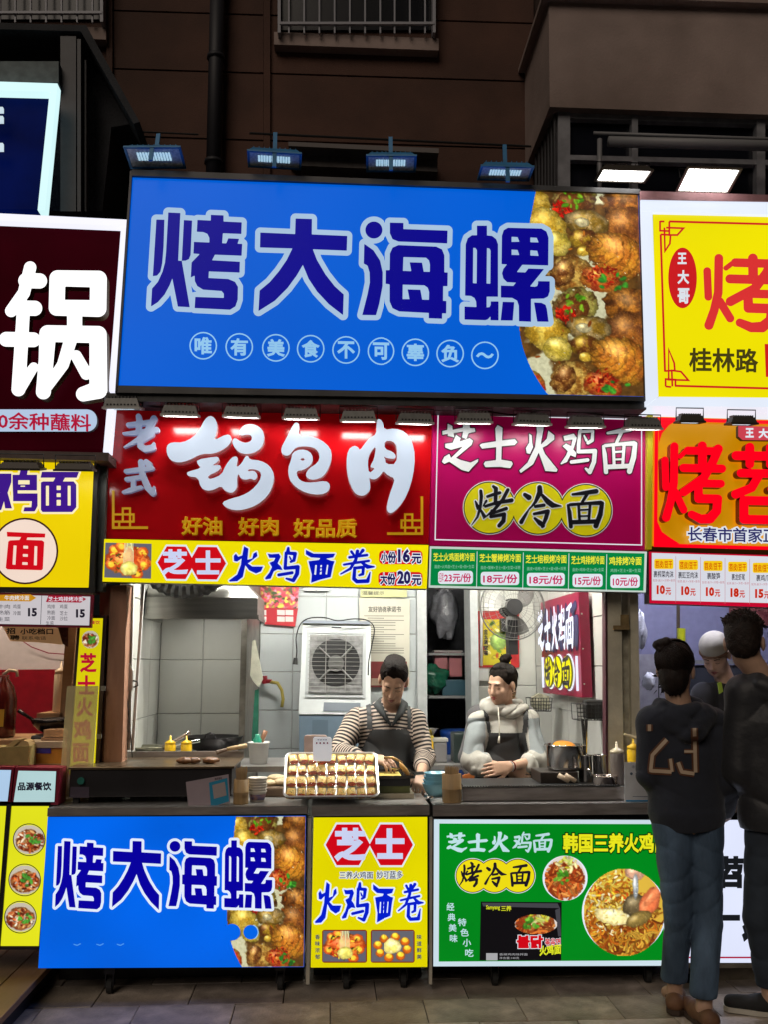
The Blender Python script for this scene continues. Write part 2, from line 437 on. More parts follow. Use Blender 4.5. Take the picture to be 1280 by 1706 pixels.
glyph('mian2', '''P 660,75 720,105 885,105 870,135 815,145 850,160 880,165 868,200 850,290 770,310 700,335 705,270 680,165 760,155 770,140 700,135 660,110
H 732,195 744,195 738,272 724,270
H 822,192 832,195 822,270 810,268
H 772,195 784,195 782,212 770,212
H 770,222 782,222 780,238 768,238
H 768,250 782,246 780,268 766,270''')
glyph('juan2', '''S 1018,85,22 1036,110,20
S 1108,75,28 1080,110,16
S 1003,130,22 1140,112,22
S 960,188,18 1060,172,22 1155,158,20
S 1066,82,28 1052,150,26 1010,220,22 935,262,12
S 1090,165,16 1145,205,34 1195,205,14
S 1044,215,24 1112,208,26 1108,262,24 1080,272,18
S 1044,215,26 1038,300,30 1062,322,30 1145,318,32 1165,250,10''')
glyph('lao', '''S 45,0,16 47,14,18 44,48,16
S 14,28,14 78,20,16
S 0,56,8 30,54,14 100,44,18
S 92,8,20 70,50,18 44,76,16 2,100,5
S 84,58,20 56,78,14
S 52,62,14 50,96,18 66,106,20 88,102,20 92,86,6''')
glyph('shi2', '''S 12,30,14 60,24,16 92,20,14
S 58,0,18 62,40,18 78,82,20 94,100,20 98,80,5
S 74,0,18 84,8,18
S 14,56,14 52,50,14
S 34,54,14 34,88,14
S 4,98,10 24,92,16 58,82,12''')
glyph('kaor', '''S 190,560,75 200,850,75
S 290,412,85 285,800,85 250,1000,85 205,1170,90
S 300,900,80 388,1085,80
S 583,402,95 586,640,95
S 432,455,85 720,455,85
S 352,520,50 400,470,50
S 385,640,88 790,640,88
S 750,432,98 700,560,90 600,740,90 390,895,92
S 560,800,84 778,800,84
S 540,800,90 545,962,95 745,962,95 735,1090,95 665,1172,105 570,1180,95 470,1130,80''')
glyph('shao', '''S 950,510,95 1420,510,95
S 1090,420,95 1090,600,90
S 1300,420,95 1300,600,90
S 1000,695,90 1420,695,90
S 1190,705,90 1110,850,90 945,920,95
S 1420,700,90 1390,850,90 1310,860,80
S 1030,985,95 1030,1185,95 1420,1185,95 1420,985,95 1030,985,95''')
glyph('guow', '''S 132,345,62 100,470,62 35,560,62
S 110,410,76 180,410,76
S 90,545,76 155,545,76
S 10,700,74 148,700,74
S 98,545,66 72,945,70
S 76,940,66 150,835,48
S 272,395,80 482,395,84 480,540,84 268,540,80 272,395,80
S 360,560,76 360,645,76
S 200,955,75 214,800,75 222,668,84 480,668,86 482,940,90 405,962,74
S 345,680,66 300,820,60 225,925,50
S 368,775,56 420,862,60''')
glyph('jib', '''P 0,40 95,40 95,110 62,200 100,330 40,330 30,270 5,345 -60,345 -10,200 -40,110 -60,110 -60,40
P 105,50 165,50 175,10 240,10 232,50 320,50 320,180 150,180 150,205 325,205 325,310 300,355 200,355 210,320 270,320 275,270 110,270 110,230 105,110
H 155,95 255,95 255,130 155,130
H 175,140 215,140 215,150 175,150''')
glyph('mianb', '''P 375,0 720,0 700,55 590,55 570,90 670,90 695,120 695,330 655,375 380,375 365,355 365,100 385,90 480,90 500,55 362,55
H 412,130 440,130 440,315 412,315
H 512,130 550,130 550,170 512,170
H 512,200 550,200 550,235 512,235
H 512,262 550,262 550,315 512,315
H 615,130 642,130 642,315 615,315''')
glyph('hui_mian', '''P 57,772 400,788 396,824 240,824 232,845 370,850 390,865 378,1110 365,1122 62,1114 48,1100 70,862 84,850 168,846 185,820 60,816
H 118,896 144,898 134,1072 108,1070
H 204,898 246,900 246,926 204,924
H 200,974 244,976 244,1000 200,998
H 196,1048 242,1050 242,1074 194,1072
H 304,902 328,904 324,1078 298,1076''')
NAVY = lit('navy print', (8, 4, 140), .95); PALE = lit('pale outline print', (168, 196, 224), .95)
SIGNWHITE = lit('white print', (225, 232, 240), .95)
def gl(name, items, Y, m, level=0., parent=None, cell=.8, depth=0., sidem=None, label=None):
    X_, Y2, D, ce = glyph_field(items, cell, max(4, level+3))
    vf = march(X_, Y2, D, ce, level, Y, depth)
    return obj(name, vf, [m, sidem or m], parent, label=label)
# ------------------------------------------------------------------ printed food pictures (numpy -> vertex colours)
def vnoise(x, y, s, seed=0):
    x = x*s; y = y*s; xi = np.floor(x).astype(int); yi = np.floor(y).astype(int); fx = x-xi; fy = y-yi
    fx = fx*fx*(3-2*fx); fy = fy*fy*(3-2*fy)
    h = lambda a, b: ((np.sin(a*127.1+b*311.7+seed*74.7)*43758.5453) % 1.0)
    return (h(xi, yi)*(1-fx)+h(xi+1, yi)*fx)*(1-fy)+(h(xi, yi+1)*(1-fx)+h(xi+1, yi+1)*fx)*fy
def fbm(x, y, s, seed=0, o=4):
    a = 0; w = .5
    for k in range(o): a = a+vnoise(x, y, s*2**k, seed+k)*w; w *= .5
    return a
class Canvas:
    def __init__(s, w, h, cell, bg):
        s.w, s.h, s.cell = w, h, cell
        s.nx, s.ny = int(w/cell)+1, int(h/cell)+1
        s.x, s.y = np.meshgrid(np.linspace(0, w, s.nx), np.linspace(0, h, s.ny))
        s.c = np.zeros((s.ny, s.nx, 3)); s.c[:] = bg
    def put(s, m, col):
        m = np.clip(m, 0, 1)[..., None]; s.c = s.c*(1-m)+np.array(col)*m
    def blob(s, cx, cy, rx, ry, ang, col, rim=.45, hi=.35, ridges=0, seed=0, rough=.12, col2=None):
        a = R(ang); dx, dy = s.x-cx, s.y-cy; u = (dx*math.cos(a)+dy*math.sin(a))/rx; v = (-dx*math.sin(a)+dy*math.cos(a))/ry
        n = fbm(s.x, s.y, .12, seed)-.47
        r = np.hypot(u, v)*(1+n*rough*3); m = np.clip((1-r)*min(rx, ry)/s.cell*.7, 0, 1)
        sh = 1.15-rim*np.clip(r, 0, 1)**3
        base = np.array(col)[None, None]*np.ones(s.c.shape)
        if col2 is not None:
            t = np.clip((fbm(s.x, s.y, .1, seed+9)-.35)*4, 0, 1)[..., None]; base = base*(1-t)+np.array(col2)*t
        if ridges: sh = sh*(1-.28*np.clip(np.sin(np.hypot(u+.9, v)*ridges+n*5), -.2, 1)**2)
        sh = sh*(.78+.5*fbm(s.x, s.y, .35, seed+3))
        hl = np.exp(-((u+.3)**2+(v+.35)**2)*9)*hi + .5*hi*np.clip(fbm(s.x, s.y, .5, seed+5, 3)-.56, 0, 1)*4
        colr = np.clip(base*sh[..., None]+hl[..., None]*np.array([1., .95, .8]), 0, 1)
        m = m[..., None]; s.c = s.c*(1-m)+colr*m
    def bits(s, cx, cy, r, n, cols, size, rs, asp=2.2):
        for _ in range(n):
            a, q = rs.rand()*6.28, r*math.sqrt(rs.rand()); x, y = cx+q*math.cos(a), cy+q*math.sin(a)*.8
            z = size*(.6+.8*rs.rand()); t = rs.rand()*3.14; co = np.array(cols[rs.randint(len(cols))])*(.7+.5*rs.rand())
            x0, x1 = int(max(0, (x-z*2)/s.cell)), int(min(s.nx, (x+z*2)/s.cell+2)); y0, y1 = int(max(0, (y-z*2)/s.cell)), int(min(s.ny, (y+z*2)/s.cell+2))
            if x1 <= x0 or y1 <= y0: continue
            X_, Y_ = s.x[y0:y1, x0:x1]-x, s.y[y0:y1, x0:x1]-y
            u = (X_*math.cos(t)+Y_*math.sin(t))/z; v = (-X_*math.sin(t)+Y_*math.cos(t))/(z/asp)
            m = np.clip((1.1-np.hypot(u, v))*2.2, 0, 1)[..., None]
            lo = s.c[y0:y1, x0:x1]; s.c[y0:y1, x0:x1] = lo*(1-m)+np.clip(co*(1.1-.35*np.abs(v))[..., None], 0, 1)*m
    def noodles(s, cx, cy, r, n, cols, wd, rs, ln=1.0):
        for _ in range(n):
            a, q = rs.rand()*6.28, r*math.sqrt(rs.rand()); x, y = cx+q*math.cos(a), cy+q*math.sin(a)
            t = rs.rand()*6.28; k = (rs.rand()-.5)*.35; co = np.array(cols[rs.randint(len(cols))])*(.65+.55*rs.rand())
            for j in range(int(r*ln*.9/max(.5, wd*.7))+3):
                x += math.cos(t)*wd*.7; y += math.sin(t)*wd*.7; t += k
                if (x-cx)**2+(y-cy)**2 > r*r*1.1: break
                x0, x1 = int(max(0, (x-wd)/s.cell)), int(min(s.nx, (x+wd)/s.cell+2)); y0, y1 = int(max(0, (y-wd)/s.cell)), int(min(s.ny, (y+wd)/s.cell+2))
                if x1 <= x0 or y1 <= y0: continue
                d = np.hypot(s.x[y0:y1, x0:x1]-x, s.y[y0:y1, x0:x1]-y)/wd
                m = np.clip((1-d)*2.5, 0, 1)[..., None]; lo = s.c[y0:y1, x0:x1]
                s.c[y0:y1, x0:x1] = lo*(1-m)+np.clip(co*(1.15-.5*d)[..., None], 0, 1)*m
    def build(s, name, quad, Y, parent, mask=None, es=.9):
        """quad: px corners TL TR BR BL"""
        V, cols = [], []
        (ax, ay), (bx_, by), (cx_, cy_), (dx_, dy_) = quad
        U, T = s.x/s.w, s.y/s.h
        PX = (ax*(1-U)+bx_*U)*(1-T)+(dx_*(1-U)+cx_*U)*T; PY = (ay*(1-U)+by*U)*(1-T)+(dy_*(1-U)+cy_*U)*T
        for j in range(s.ny):
            for i in range(s.nx): V.append(tuple(P(PX[j, i], PY[j, i], Y)))
        keep = np.ones((s.ny-1, s.nx-1), bool)
        if mask is not None:
            mm = mask(s.x, s.y); keep = mm[:-1, :-1] & mm[1:, 1:] & mm[1:, :-1] & mm[:-1, 1:]
        F = [(j*s.nx+i, (j+1)*s.nx+i, (j+1)*s.nx+i+1, j*s.nx+i+1) for j in range(s.ny-1) for i in range(s.nx-1) if keep[j, i]]
        m = mat('printed photograph', (.5, .5, .5), .35, emit=(1, 1, 1), es=es, attr='Col', nosample=True)
        o = obj(name, (V, F), m, parent)
        C = np.clip(s.c, 0, 1).reshape(-1, 3); C = np.where(C <= .04045, C/12.92, ((C+.055)/1.055)**2.4)
        at = o.data.color_attributes.new('Col', 'FLOAT_COLOR', 'POINT')
        at.data.foreach_set('color', np.hstack([C, np.ones((len(C), 1))]).ravel())
        return o
def whelks(w=206, h=350, cell=1.0, seed=3):
    s = Canvas(w, h, cell, (.36, .25, .12)); rs = np.random.RandomState(seed)
    s.c *= (.6+.8*fbm(s.x, s.y, .08, 1))[..., None]; s.put((fbm(s.x, s.y, .022, 4)-.50)*14, (.78, .80, .76))
    ol, br, dk = (.58, .46, .12), (.60, .36, .12), (.32, .17, .07)
    for oy in (-10, 172):
        sd = seed+int(oy)
        s.blob(28, oy+30, 30, 24, 20, ol, seed=sd, col2=(.72, .62, .3)); s.blob(5, oy+12, 24, 16, 0, (.6, .45, .1), seed=sd+1)
        s.blob(95, oy+28, 42, 34, -30, (.62, .6, .32), seed=sd+2, rim=.6, col2=dk); s.blob(92, oy+32, 30, 24, -30, (.36, .2, .08), seed=sd+20)
        s.bits(78, oy+40, 17, 60, [(.75, .1, .05), (.85, .2, .1), (.6, .05, .03)], 4, rs)
        s.bits(95, oy+22, 22, 14, [(.3, .55, .1), (.45, .65, .15)], 5, rs, 1.6)
        s.blob(190, oy+28, 48, 36, 20, (.55, .34, .12), seed=sd+3, col2=dk, ridges=12); s.blob(185, oy+70, 44, 38, 10, (.36, .2, .1), seed=sd+4, col2=(.5, .3, .12))
        s.blob(118, oy+62, 40, 22, 4, (.46, .36, .12), seed=sd+5, ridges=0, col2=(.58, .5, .36), rim=.7); s.blob(110, oy+62, 14, 9, 5, (.6, .58, .5), seed=sd+25, hi=.5)
        s.blob(112, oy+92, 26, 19, 0, (.5, .4, .1), seed=sd+6, hi=.5, col2=dk); s.blob(112, oy+112, 13, 9, 0, (.66, .55, .2), seed=sd+7, hi=.6)
        s.blob(48, oy+72, 40, 32, 30, ol, seed=sd+8, col2=(.7, .62, .28), hi=.45); s.blob(66, oy+100, 26, 22, 20, (.6, .54, .2), seed=sd+9, hi=.5, col2=(.72, .66, .36))
        s.blob(170, oy+118, 54, 40, 25, (.74, .5, .16), seed=sd+10, ridges=26, rim=.6, hi=.45, col2=(.62, .36, .12))
        s.blob(90, oy+152, 38, 33, -10, (.46, .3, .12), seed=sd+11, col2=(.66, .55, .3), hi=.6); s.blob(76, oy+150, 20, 26, 30, (.55, .4, .2), seed=sd+12, col2=dk, hi=.6)
        s.blob(138, oy+160, 34, 22, 15, (.55, .2, .1), seed=sd+13, col2=(.66, .4, .14), hi=.4)
        s.bits(142, oy+152, 26, 60, [(.7, .16, .08), (.78, .3, .12), (.55, .1, .06)], 4, rs)
        s.bits(160, oy+166, 24, 9, [(.16, .5, .18), (.25, .6, .2)], 6.5, rs, 1.5)
        s.blob(20, oy+160, 26, 24, 30, (.6, .48, .2), seed=sd+14, col2=(.66, .2, .08))
    s.c = np.clip(s.c*np.array([.98, .95, .82])*(.88+.3*fbm(s.x, s.y, .3, 31, 3))[..., None], 0, 1); s.bits(110, 175, 170, 40, [(.5, .24, .06), (.62, .36, .1)], 5, rs)
    s.bits(100, 175, 170, 90, [(.85, .75, .5), (.9, .85, .7), (.3, .15, .05)], 1.8, rs)
    return s
def noodle_pic(w, h, cell, kind, seed=1):
    rs = np.random.RandomState(seed)
    s = Canvas(w, h, cell, (.3, .3, .34)); cx, cy, r = w/2, h/2, max(w, h)*.55
    if kind == 'orange':
        s.put(np.ones_like(s.x), (.85, .82, .8)); s.blob(cx*.95, cy*1.12, r*.8, r*.72, 0, (.55, .22, .08), seed=seed)
        s.noodles(cx*.95, cy*1.1, r*.78, 130, [(.88, .48, .2), (.8, .36, .14), (.92, .6, .3), (.68, .25, .1)], 2.1, rs)
        s.bits(cx*1.1, cy*.4, r*.4, 30, [(.85, .8, .2), (.75, .8, .4), (.9, .85, .6)], 5, rs)
        s.bits(cx*.8, cy*.95, r*.32, 16, [(.3, .6, .15), (.4, .65, .2)], 4, rs, 1.4)
    elif kind == 'cheese':
        s.put(np.ones_like(s.x), (.85, .7, .25)); s.noodles(cx, cy*1.45, r*.85, 330, [(.85, .55, .15), (.72, .38, .1), (.92, .7, .25), (.6, .28, .08)], 2.0, rs, .6)
        s.noodles(cx*.62, cy*.62, r*.48, 160, [(.88, .6, .15), (.78, .45, .12), (.95, .8, .3)], 2.0, rs, .6)
        s.bits(cx*.6, cy*.4, r*.6, 110, [(.95, .88, .45), (.96, .92, .7), (.9, .75, .2), (.85, .35, .1)], 4, rs)
        s.blob(cx*.75, cy*1.1, r*.42, r*.18, 10, (.92, .86, .6), seed=2); s.bits(cx*.6, cy*1.12, r*.45, 70, [(.96, .92, .75), (.95, .85, .5)], 3.2, rs, 3)
        s.blob(cx*1.3, cy*.85, r*.3, r*.25, 0, (.35, .3, .2), seed=3); s.blob(cx*1.62, cy*.78, r*.34, r*.2, -60, (.82, .42, .25), seed=5, hi=.2)
        s.blob(cx*1.72, cy*.6, r*.3, r*.1, -50, (.84, .48, .3), seed=6, hi=.2); s.blob(cx*1.25, cy*.12, r*.22, r*.14, 10, (.72, .55, .45), seed=7)
        s.blob(cx*1.28, cy*.42, r*.07, r*.3, 0, (.55, .58, .6), seed=8, hi=.6); s.blob(cx*1.35, cy*1.15, r*.3, r*.15, -25, (.48, .4, .2), seed=9)
    elif kind == 'rolls':
        s.put(np.ones_like(s.x), (.38, .38, .42)); rs2 = rs
        for k in range(8):
            a = k*math.pi/4+.2; x, y = cx+math.cos(a)*w*.36, cy+math.sin(a)*h*.34
            s.blob(x, y+2, w*.12, h*.15, 0, (.75, .35, .08), seed=k, hi=.1); s.blob(x, y-1, w*.09, h*.1, 8, (.95, .76, .2), seed=k+4, hi=.15, rough=.03)
        s.blob(cx, cy, w*.22, h*.26, 0, (.93, .88, .62), seed=5, col2=(.85, .8, .4))
    elif kind == 'pull':
        s.put(np.ones_like(s.x), (.36, .36, .42)); s.blob(cx, cy, w*.5, h*.42, 0, (.7, .25, .08), seed=seed, col2=(.9, .5, .2))
        for x, y in ((.2, .2), (.8, .25), (.14, .62), (.84, .6), (.7, .88), (.35, .1)):
            s.blob(w*x, h*y, w*.14, h*.17, 0, (.8, .32, .1), seed=int(x*50)); s.blob(w*x, h*y, w*.09, h*.1, 10, (.95, .72, .2), seed=3, hi=.1, rough=.03)
        s.bits(cx, cy, w*.42, 60, [(.9, .75, .2), (.75, .2, .05), (.95, .5, .2), (.3, .3, .1)], 3, rs)
        for k in range(9): s.put((np.abs(s.x-w*(.42+.022*k)-s.y*.05*(k-4)/4) < w*.007) & (s.y < h*.6), (.88, .88, .66))
        s.blob(w*.52, h*.72, w*.2, h*.22, 0, (.9, .86, .5), seed=6, col2=(.8, .76, .35))
    elif kind == 'dish':
        s.put(np.ones_like(s.x), (.75, .72, .66)); s.blob(cx, cy*1.1, r*.82, r*.66, 0, (.45, .22, .1), seed=seed, col2=(.68, .4, .2))
        s.bits(cx, cy*1.1, r*.7, 130, [(.8, .4, .2), (.55, .22, .1), (.85, .65, .4), (.9, .85, .75), (.4, .12, .06)], 4, rs)
        s.bits(cx*1.2, cy, r*.4, 10, [(.3, .6, .2)], 4, rs, 1.4)
    return s
def circmask(w, h): return lambda x, y: ((x-w/2)/(w/2))**2+((y-h/2)/(h/2))**2 <= 1.0
# ------------------------------------------------------------------ common materials
M = {}
M['asphalt'] = mat('ground asphalt', (.05, .048, .045), .85, noise=.4, nscale=8, bump=.3, bscale=90)
M['slab'] = mat('paving slab', (.24, .21, .185), .62, noise=.42, nscale=7, bump=.35, bscale=70, stain=.6)
M['facade'] = mat('brown render', (.098, .044, .029), .85, noise=.25, nscale=3, bump=.5, bscale=110, stain=.6)
M['groove'] = mat('groove', (.035, .018, .013), .9)
M['beige'] = mat('beige render', (.37, .28, .25), .85, noise=.18, nscale=2.5, bump=.3, bscale=60, stain=.8)
M['darkmetal'] = mat('dark metal', (.035, .035, .038), .45, .6, noise=.4, nscale=5, bump=.05)
M['black'] = mat('black plastic', (.012, .012, .013), .5, noise=.3, nscale=9)
M['steel'] = mat('brushed steel', (.55, .54, .51), .3, 1., noise=.22, nscale=3, stretch=(1, 1, 14), bump=.04, bscale=30, stain=.25)
M['steelh'] = mat('brushed steel counter', (.46, .45, .44), .36, .7, noise=.3, nscale=4, bump=.05, bscale=40, stain=.4)
M['edgesteel'] = mat('worn steel edge', (.36, .33, .32), .42, .45, noise=.35, nscale=6, bump=.06, stretch=(1, 1, 6), stain=.5)
M['chrome'] = mat('polished steel', (.72, .71, .69), .13, 1., noise=.08, nscale=9)
M['whitepaint'] = mat('white paint', (.72, .72, .70), .45, noise=.1, nscale=7, stain=.25)
M['cream'] = mat('cream paint', (.55, .52, .44), .5, noise=.25, nscale=5, stain=.5, bump=.1)
M['tile'] = mat('white glazed tile', (.52, .56, .57), .16, noise=.08, nscale=2.5, stain=.15, spec=.6)
M['grout'] = mat('tile grout', (.36, .36, .35), .9)
M['rustwood'] = mat('rust brown timber', (.42, .22, .14), .75, noise=.4, nscale=9, stretch=(1, 1, .18), bump=.4, bscale=50, stain=.8)
M['wood'] = mat('warm timber', (.42, .24, .12), .6, noise=.3, nscale=8, stretch=(.2, 1, 1), bump=.15, stain=.5)
M['palewood'] = mat('pale wood', (.50, .36, .20), .6, noise=.25, nscale=14, stretch=(1, 1, .2))
M['rubber'] = mat('black rubber', (.02, .02, .02), .8)
M['glassdark'] = mat('dark window glass', (.008, .009, .014), .2, spec=.25, noise=.3, nscale=2)
M['darkroof'] = mat('dark roofing', (.022, .023, .028), .8, noise=.4, nscale=6, bump=.4)
M['bluebracket'] = mat('blue painted steel', (.05, .24, .50), .5, .1, noise=.2)
M['greyhousing'] = mat('grey die cast housing', (.22, .22, .21), .5, .4, noise=.2, bump=.1)
M['cable'] = mat('black cable', (.008, .008, .008), .6)
ZC = P(300, 1344, 4.56).z
# ------------------------------------------------------------------ ground and paving
obj('ground', ([(-60, -60, -.012), (60, -60, -.012), (60, 60, -.012), (-60, 60, -.012)], [(0, 1, 2, 3)]), M['asphalt'], kind='structure')
pave = thing('pavement', None, None, (0, 4, 0), kind='structure')
slabmats = [mat('paving slab tone %d' % i, (.44*k, .37*k, .31*k*w_), .38, noise=.45, nscale=6+i, bump=.4, bscale=60+9*i, stain=.65) for i, (k, w_) in enumerate(((1, 1), (.82, .97), (1.16, 1.02), (.92, 1.05), (1.05, .94)))]
SL = box(-.2115, -.1385, -.01, .2115, .1385, 0.0, .004)
slab_me = []
for m_ in slabmats:
    me = bpy.data.meshes.new('slab'); me.from_pydata(SL[0], [], SL[1]); me.materials.append(m_); slab_me.append(me)
for j in range(15):
    y = 2.95+j*.28
    for i in range(-7, 8):
        x = i*.426+(.213 if j % 2 else 0)+.02
        if y < 3.7 and j < 2: continue
        o = link(bpy.data.objects.new('slab', random.choice(slab_me))); o.parent = pave
        o.location = (x, y-4, random.uniform(-.002, .002)); o.rotation_euler = (random.uniform(-.004, .004), random.uniform(-.004, .004), random.uniform(-.004, .004))
# ------------------------------------------------------------------ the building above the stalls
YB = 6.1
bld = thing('apartment_building', 'dark brown rendered apartment building rising behind all the stall signs', 'building', (0, 7, 0))
obj('wall', join(pxb(-260, -160, 1420, 345, YB+.03, .3)), M['groove'], bld)
# rendered panels between dark grooves, slanting with the facade
cols_x = [(-200, 176), (187, 438), (450, 890)]
rows_y = [(-140, 16), (19, 113), (116, 225), (228, 345)]
def gy(x, y): return y + (x-190)*.031
for a, b in cols_x:
    for t, u in rows_y:
        if t == 19 and a == 450: pass
        obj('facade_panel', prism([(a, gy(a, t)), (b, gy(b, t)), (b, gy(b, u)), (a, gy(a, u))], YB, .03), M['facade'], bld)
obj('facade_rib', pxb(176.5, -140, 186.5, 345, YB-.03, .06), M['facade'], bld)
obj('facade_rib', pxb(438.5, -140, 449.5, 345, YB-.03, .06), M['facade'], bld)
# window with bars, top centre
def barred(x0, x1, ytop, ybot, nb, frame):
    w = obj('window', pxb(x0, ytop, x1, ybot, YB-.02, .02), M['glassdark'], bld)
    V = []
    for i in range(nb):
        x = x0+(x1-x0)*(i+.5)/nb; V.append(pxb(x-1.3, ytop, x+1.3, ybot+5, YB-.13, .02))
    V += [pxb(x0-3, ybot-14, x1+3, ybot-10, YB-.145, .02), pxb(x0-6, ytop, x0-1, ybot+4, YB-.14, .1), pxb(x1, ytop, x1+5, ybot+4, YB-.14, .1)]
    obj('window_bar_rack', join(*V), frame, w)
    obj('sill', prism([(x0-12, ybot+3), (x1+10, ybot+14), (x1+10, ybot+34), (x0-12, ybot+24)], YB-.08, .08), M['beige'], w)
mb = mat('pale window bars', (.33, .33, .37), .5)
barred(468, 722, -60, 50, 10, mb)
barred(-40, 166, -60, 32, 8, mb)
# drain pipe
pa, pb = P(364, -120, YB-.12), P(354, 330, YB-.12)
pm = mat('dark drain pipe', (.018, .018, .024), .6)
obj('drain_pipe', join(tube([pa, pb], .052, 12), *[tube([pb+(pa-pb)*t, pb+(pa-pb)*(t+.012)], .064, 12) for t in (.12, .5, .8)]), pm,
    label='black drain pipe running down the brown wall above the blue sign', cat='pipe', smooth=True)
# projecting bay on the right
bay = thing('bay_extension', 'grey beige rendered box bay jutting out above the yellow corner sign', 'building extension', tuple(P(1000, 200, 5.6)))
obj('bay_box', join(prism([(915, -10), (1420, 8), (1420, 196), (917, 178)], 5.35, YB-5.35)), M['beige'], bay)
obj('bay_cap', prism([(906, -16), (1425, 2), (1425, 10), (906, -8)], 5.29, .8), M['beige'], bay)
bw = obj('bay_window', prism([(930, 182), (1420, 198), (1420, 345), (930, 345)], 5.46, .6), M['glassdark'], bay)
fr = [prism([(931, 183), (1420, 200), (1420, 212), (931, 196)], 5.41, .05), pxb(931, 183, 951, 345, 5.40, .06), pxb(1054, 190, 1064, 345, 5.40, .06), pxb(1262, 196, 1276, 345, 5.40, .06),
      prism([(951, 258), (1420, 270), (1420, 278), (951, 266)], 5.405, .05)]
obj('window_frame', join(*fr), mat('grey window frame', (.25, .25, .27), .5, noise=.3, nscale=12), bw)
obj('side_grille', join(*[pxb(893+i*5.2, 200-i*4, 895.4+i*5.2, 345, 5.9-i*.08, .03) for i in range(7)]), mat('dark grille', (.05, .05, .055), .6), bay)
obj('awning_arm', join(tube([P(1015, 236, 5.2), P(1400, 246, 5.2)], .034, 10), tube([P(1000, 232, 5.25), P(1000, 330, 5.25)], .016, 6), tube([P(990, 222, 5.3), P(1400, 236, 5.3)], .012, 6)), mat('grey awning tube', (.22, .22, .23), .5), bay, smooth=True)
# dark shop front top left
dk = thing('upper_shop', 'black clad upper shop with a slanting roof at the top left', 'building', tuple(P(60, 200, 5.4)))
obj('roof', join(prism([(-60, 40), (135, 48), (228, 205), (185, 212), (170, 352), (-60, 352)], 5.45, .6), prism([(-60, 36), (143, 42), (232, 203), (222, 206), (134, 52), (-60, 47)], 5.2, .3)), M['darkroof'], dk)
obj('parapet', pxb(-60, 102, 97, 137, 5.16, .2), mat('grey green parapet', (.13, .15, .15), .7, noise=.3), dk)
obj('corner_post', join(pxb(100, 60, 126, 352, 5.22, .2), pxb(128, 65, 134, 352, 5.20, .05), pxb(140, 100, 143, 352, 5.25, .05)), mat('black cladding', (.02, .02, .026), .5, noise=.3), dk)
usn = thing('neon_framed_sign', 'deep blue glossy sign with thick white light frame at upper left', 'sign', tuple(P(50, 240, 5.1)))
obj('panel', prism([(-60, 150), (84, 155), (62, 349), (-60, 349)], 5.12, .08), mat('deep blue acrylic', (.0, .001, .008), .5, spec=.03, emit=c(0, 10, 62), es=.8, noise=.4, nscale=3), usn)
obj('light_frame', join(prism([(-60, 134), (95, 139), (94, 153), (-60, 149)], 5.05, .07), prism([(82, 153.5), (94, 153.5), (74.5, 350), (62, 350)], 5.05, .07)), lit('cool tube light', (214, 250, 252), 1.0, .03), usn)
obj('lettering', join(*[pxb(-20, y0, 4, y1, 5.04, .02) for y0, y1 in ((178, 186), (193, 203), (238, 250))]), lit('cool letter', (220, 240, 250), .8), usn)
# a few lamps of the dark sky are not seen; a ledge with cable conduit behind the top lamps
obj('conduit', join(tube([P(215, 219, 5.9), P(330, 224, 5.9)], .006, 6), tube([P(415, 222, 5.9), P(930, 246, 5.9)], .008, 6)), M['cable'], label='thin cable conduit across the brown wall behind the top lamps', cat='conduit')
lg = thing('wall_ledge', 'grey metal duct ledge on the brown wall between the unlit lamps', 'ledge', tuple(P(600, 262, 5.9)))
obj('duct', prism([(500, 240), (730, 250), (730, 286), (500, 276)], 5.9, .2), mat('dusty grey duct', (.10, .085, .08), .7, noise=.3), lg)
obj('lip', prism([(480, 236), (732, 247), (732, 255), (480, 243)], 5.8, .3), mat('grey lip', (.16, .14, .135), .7), lg)
# ------------------------------------------------------------------ the big blue sign
YT = 4.70
BQ = [(220, 293), (1066, 323), (1076, 661), (195, 642)]
big = thing('light_box_sign', 'huge blue light box sign with four navy characters and shellfish picture', 'sign', tuple(P(640, 640, YT)))
BLUE = lit('blue sign face', (0, 94, 212), .97, .07, nscale=.9)
obj('panel', prism(BQ, YT, .05), BLUE, big)
FRM = mat('grey sign frame', (.10, .10, .105), .5, .5, noise=.3, nscale=5)
obj('frame', join(prism([(219, 282), (1067, 315), (1067, 322.5), (219, 292.5)], YT-.02, .24), prism([(194, 642.5), (1077, 661.5), (1078, 668), (193, 654)], YT-.02, .24),
                  prism([(216, 284), (219.6, 284), (194.8, 654), (191, 654)], YT-.02, .24), prism([(1066.4, 316), (1068.5, 316), (1078, 668), (1075.6, 668)], YT-.02, .24),
                  prism([(222, 290), (1064, 321), (1074, 664), (197, 648)], YT+.06, .15)), FRM, big)
obj('tray', prism([(176, 655), (1078, 669), (1078, 682), (176, 668)], YT+.0, .28), mat('dark sign tray', (.06, .06, .062), .5, .4, noise=.3), big)
KB = [('kao', (251, 354, 403, 516), .0), ('da', (430, 364, 578, 525), .0), ('hai', (603, 369, 747, 531), .0), ('luo', (775, 376, 917, 536), .0)]
gl('lettering_outline', KB, YT-.0035, PALE, 8.5, big, 1.0)
gl('lettering', KB, YT-.007, NAVY, 0, big, .8)
sc_ = [(338, 576), (398, 578), (459, 579.5), (517, 581), (576, 583), (635, 585), (693, 587), (751, 589), (809, 592)]
SKY = lit('sky blue print', (150, 205, 245), .9)
rg, tx = [], []
for (x, y), ch in zip(sc_, '唯有美食不可辜负'+'～'):
    rg.append(pline(arc(x, y, 22, 0, 360, 28)[:-1], 2.2, YT-.003, closed=True))
    tx.append(text(ch, (x-14.5, y-14.5 if ch != '～' else y-5, x+14.5, y+14.5 if ch != '～' else y+5), YT-.003, .035, .02))
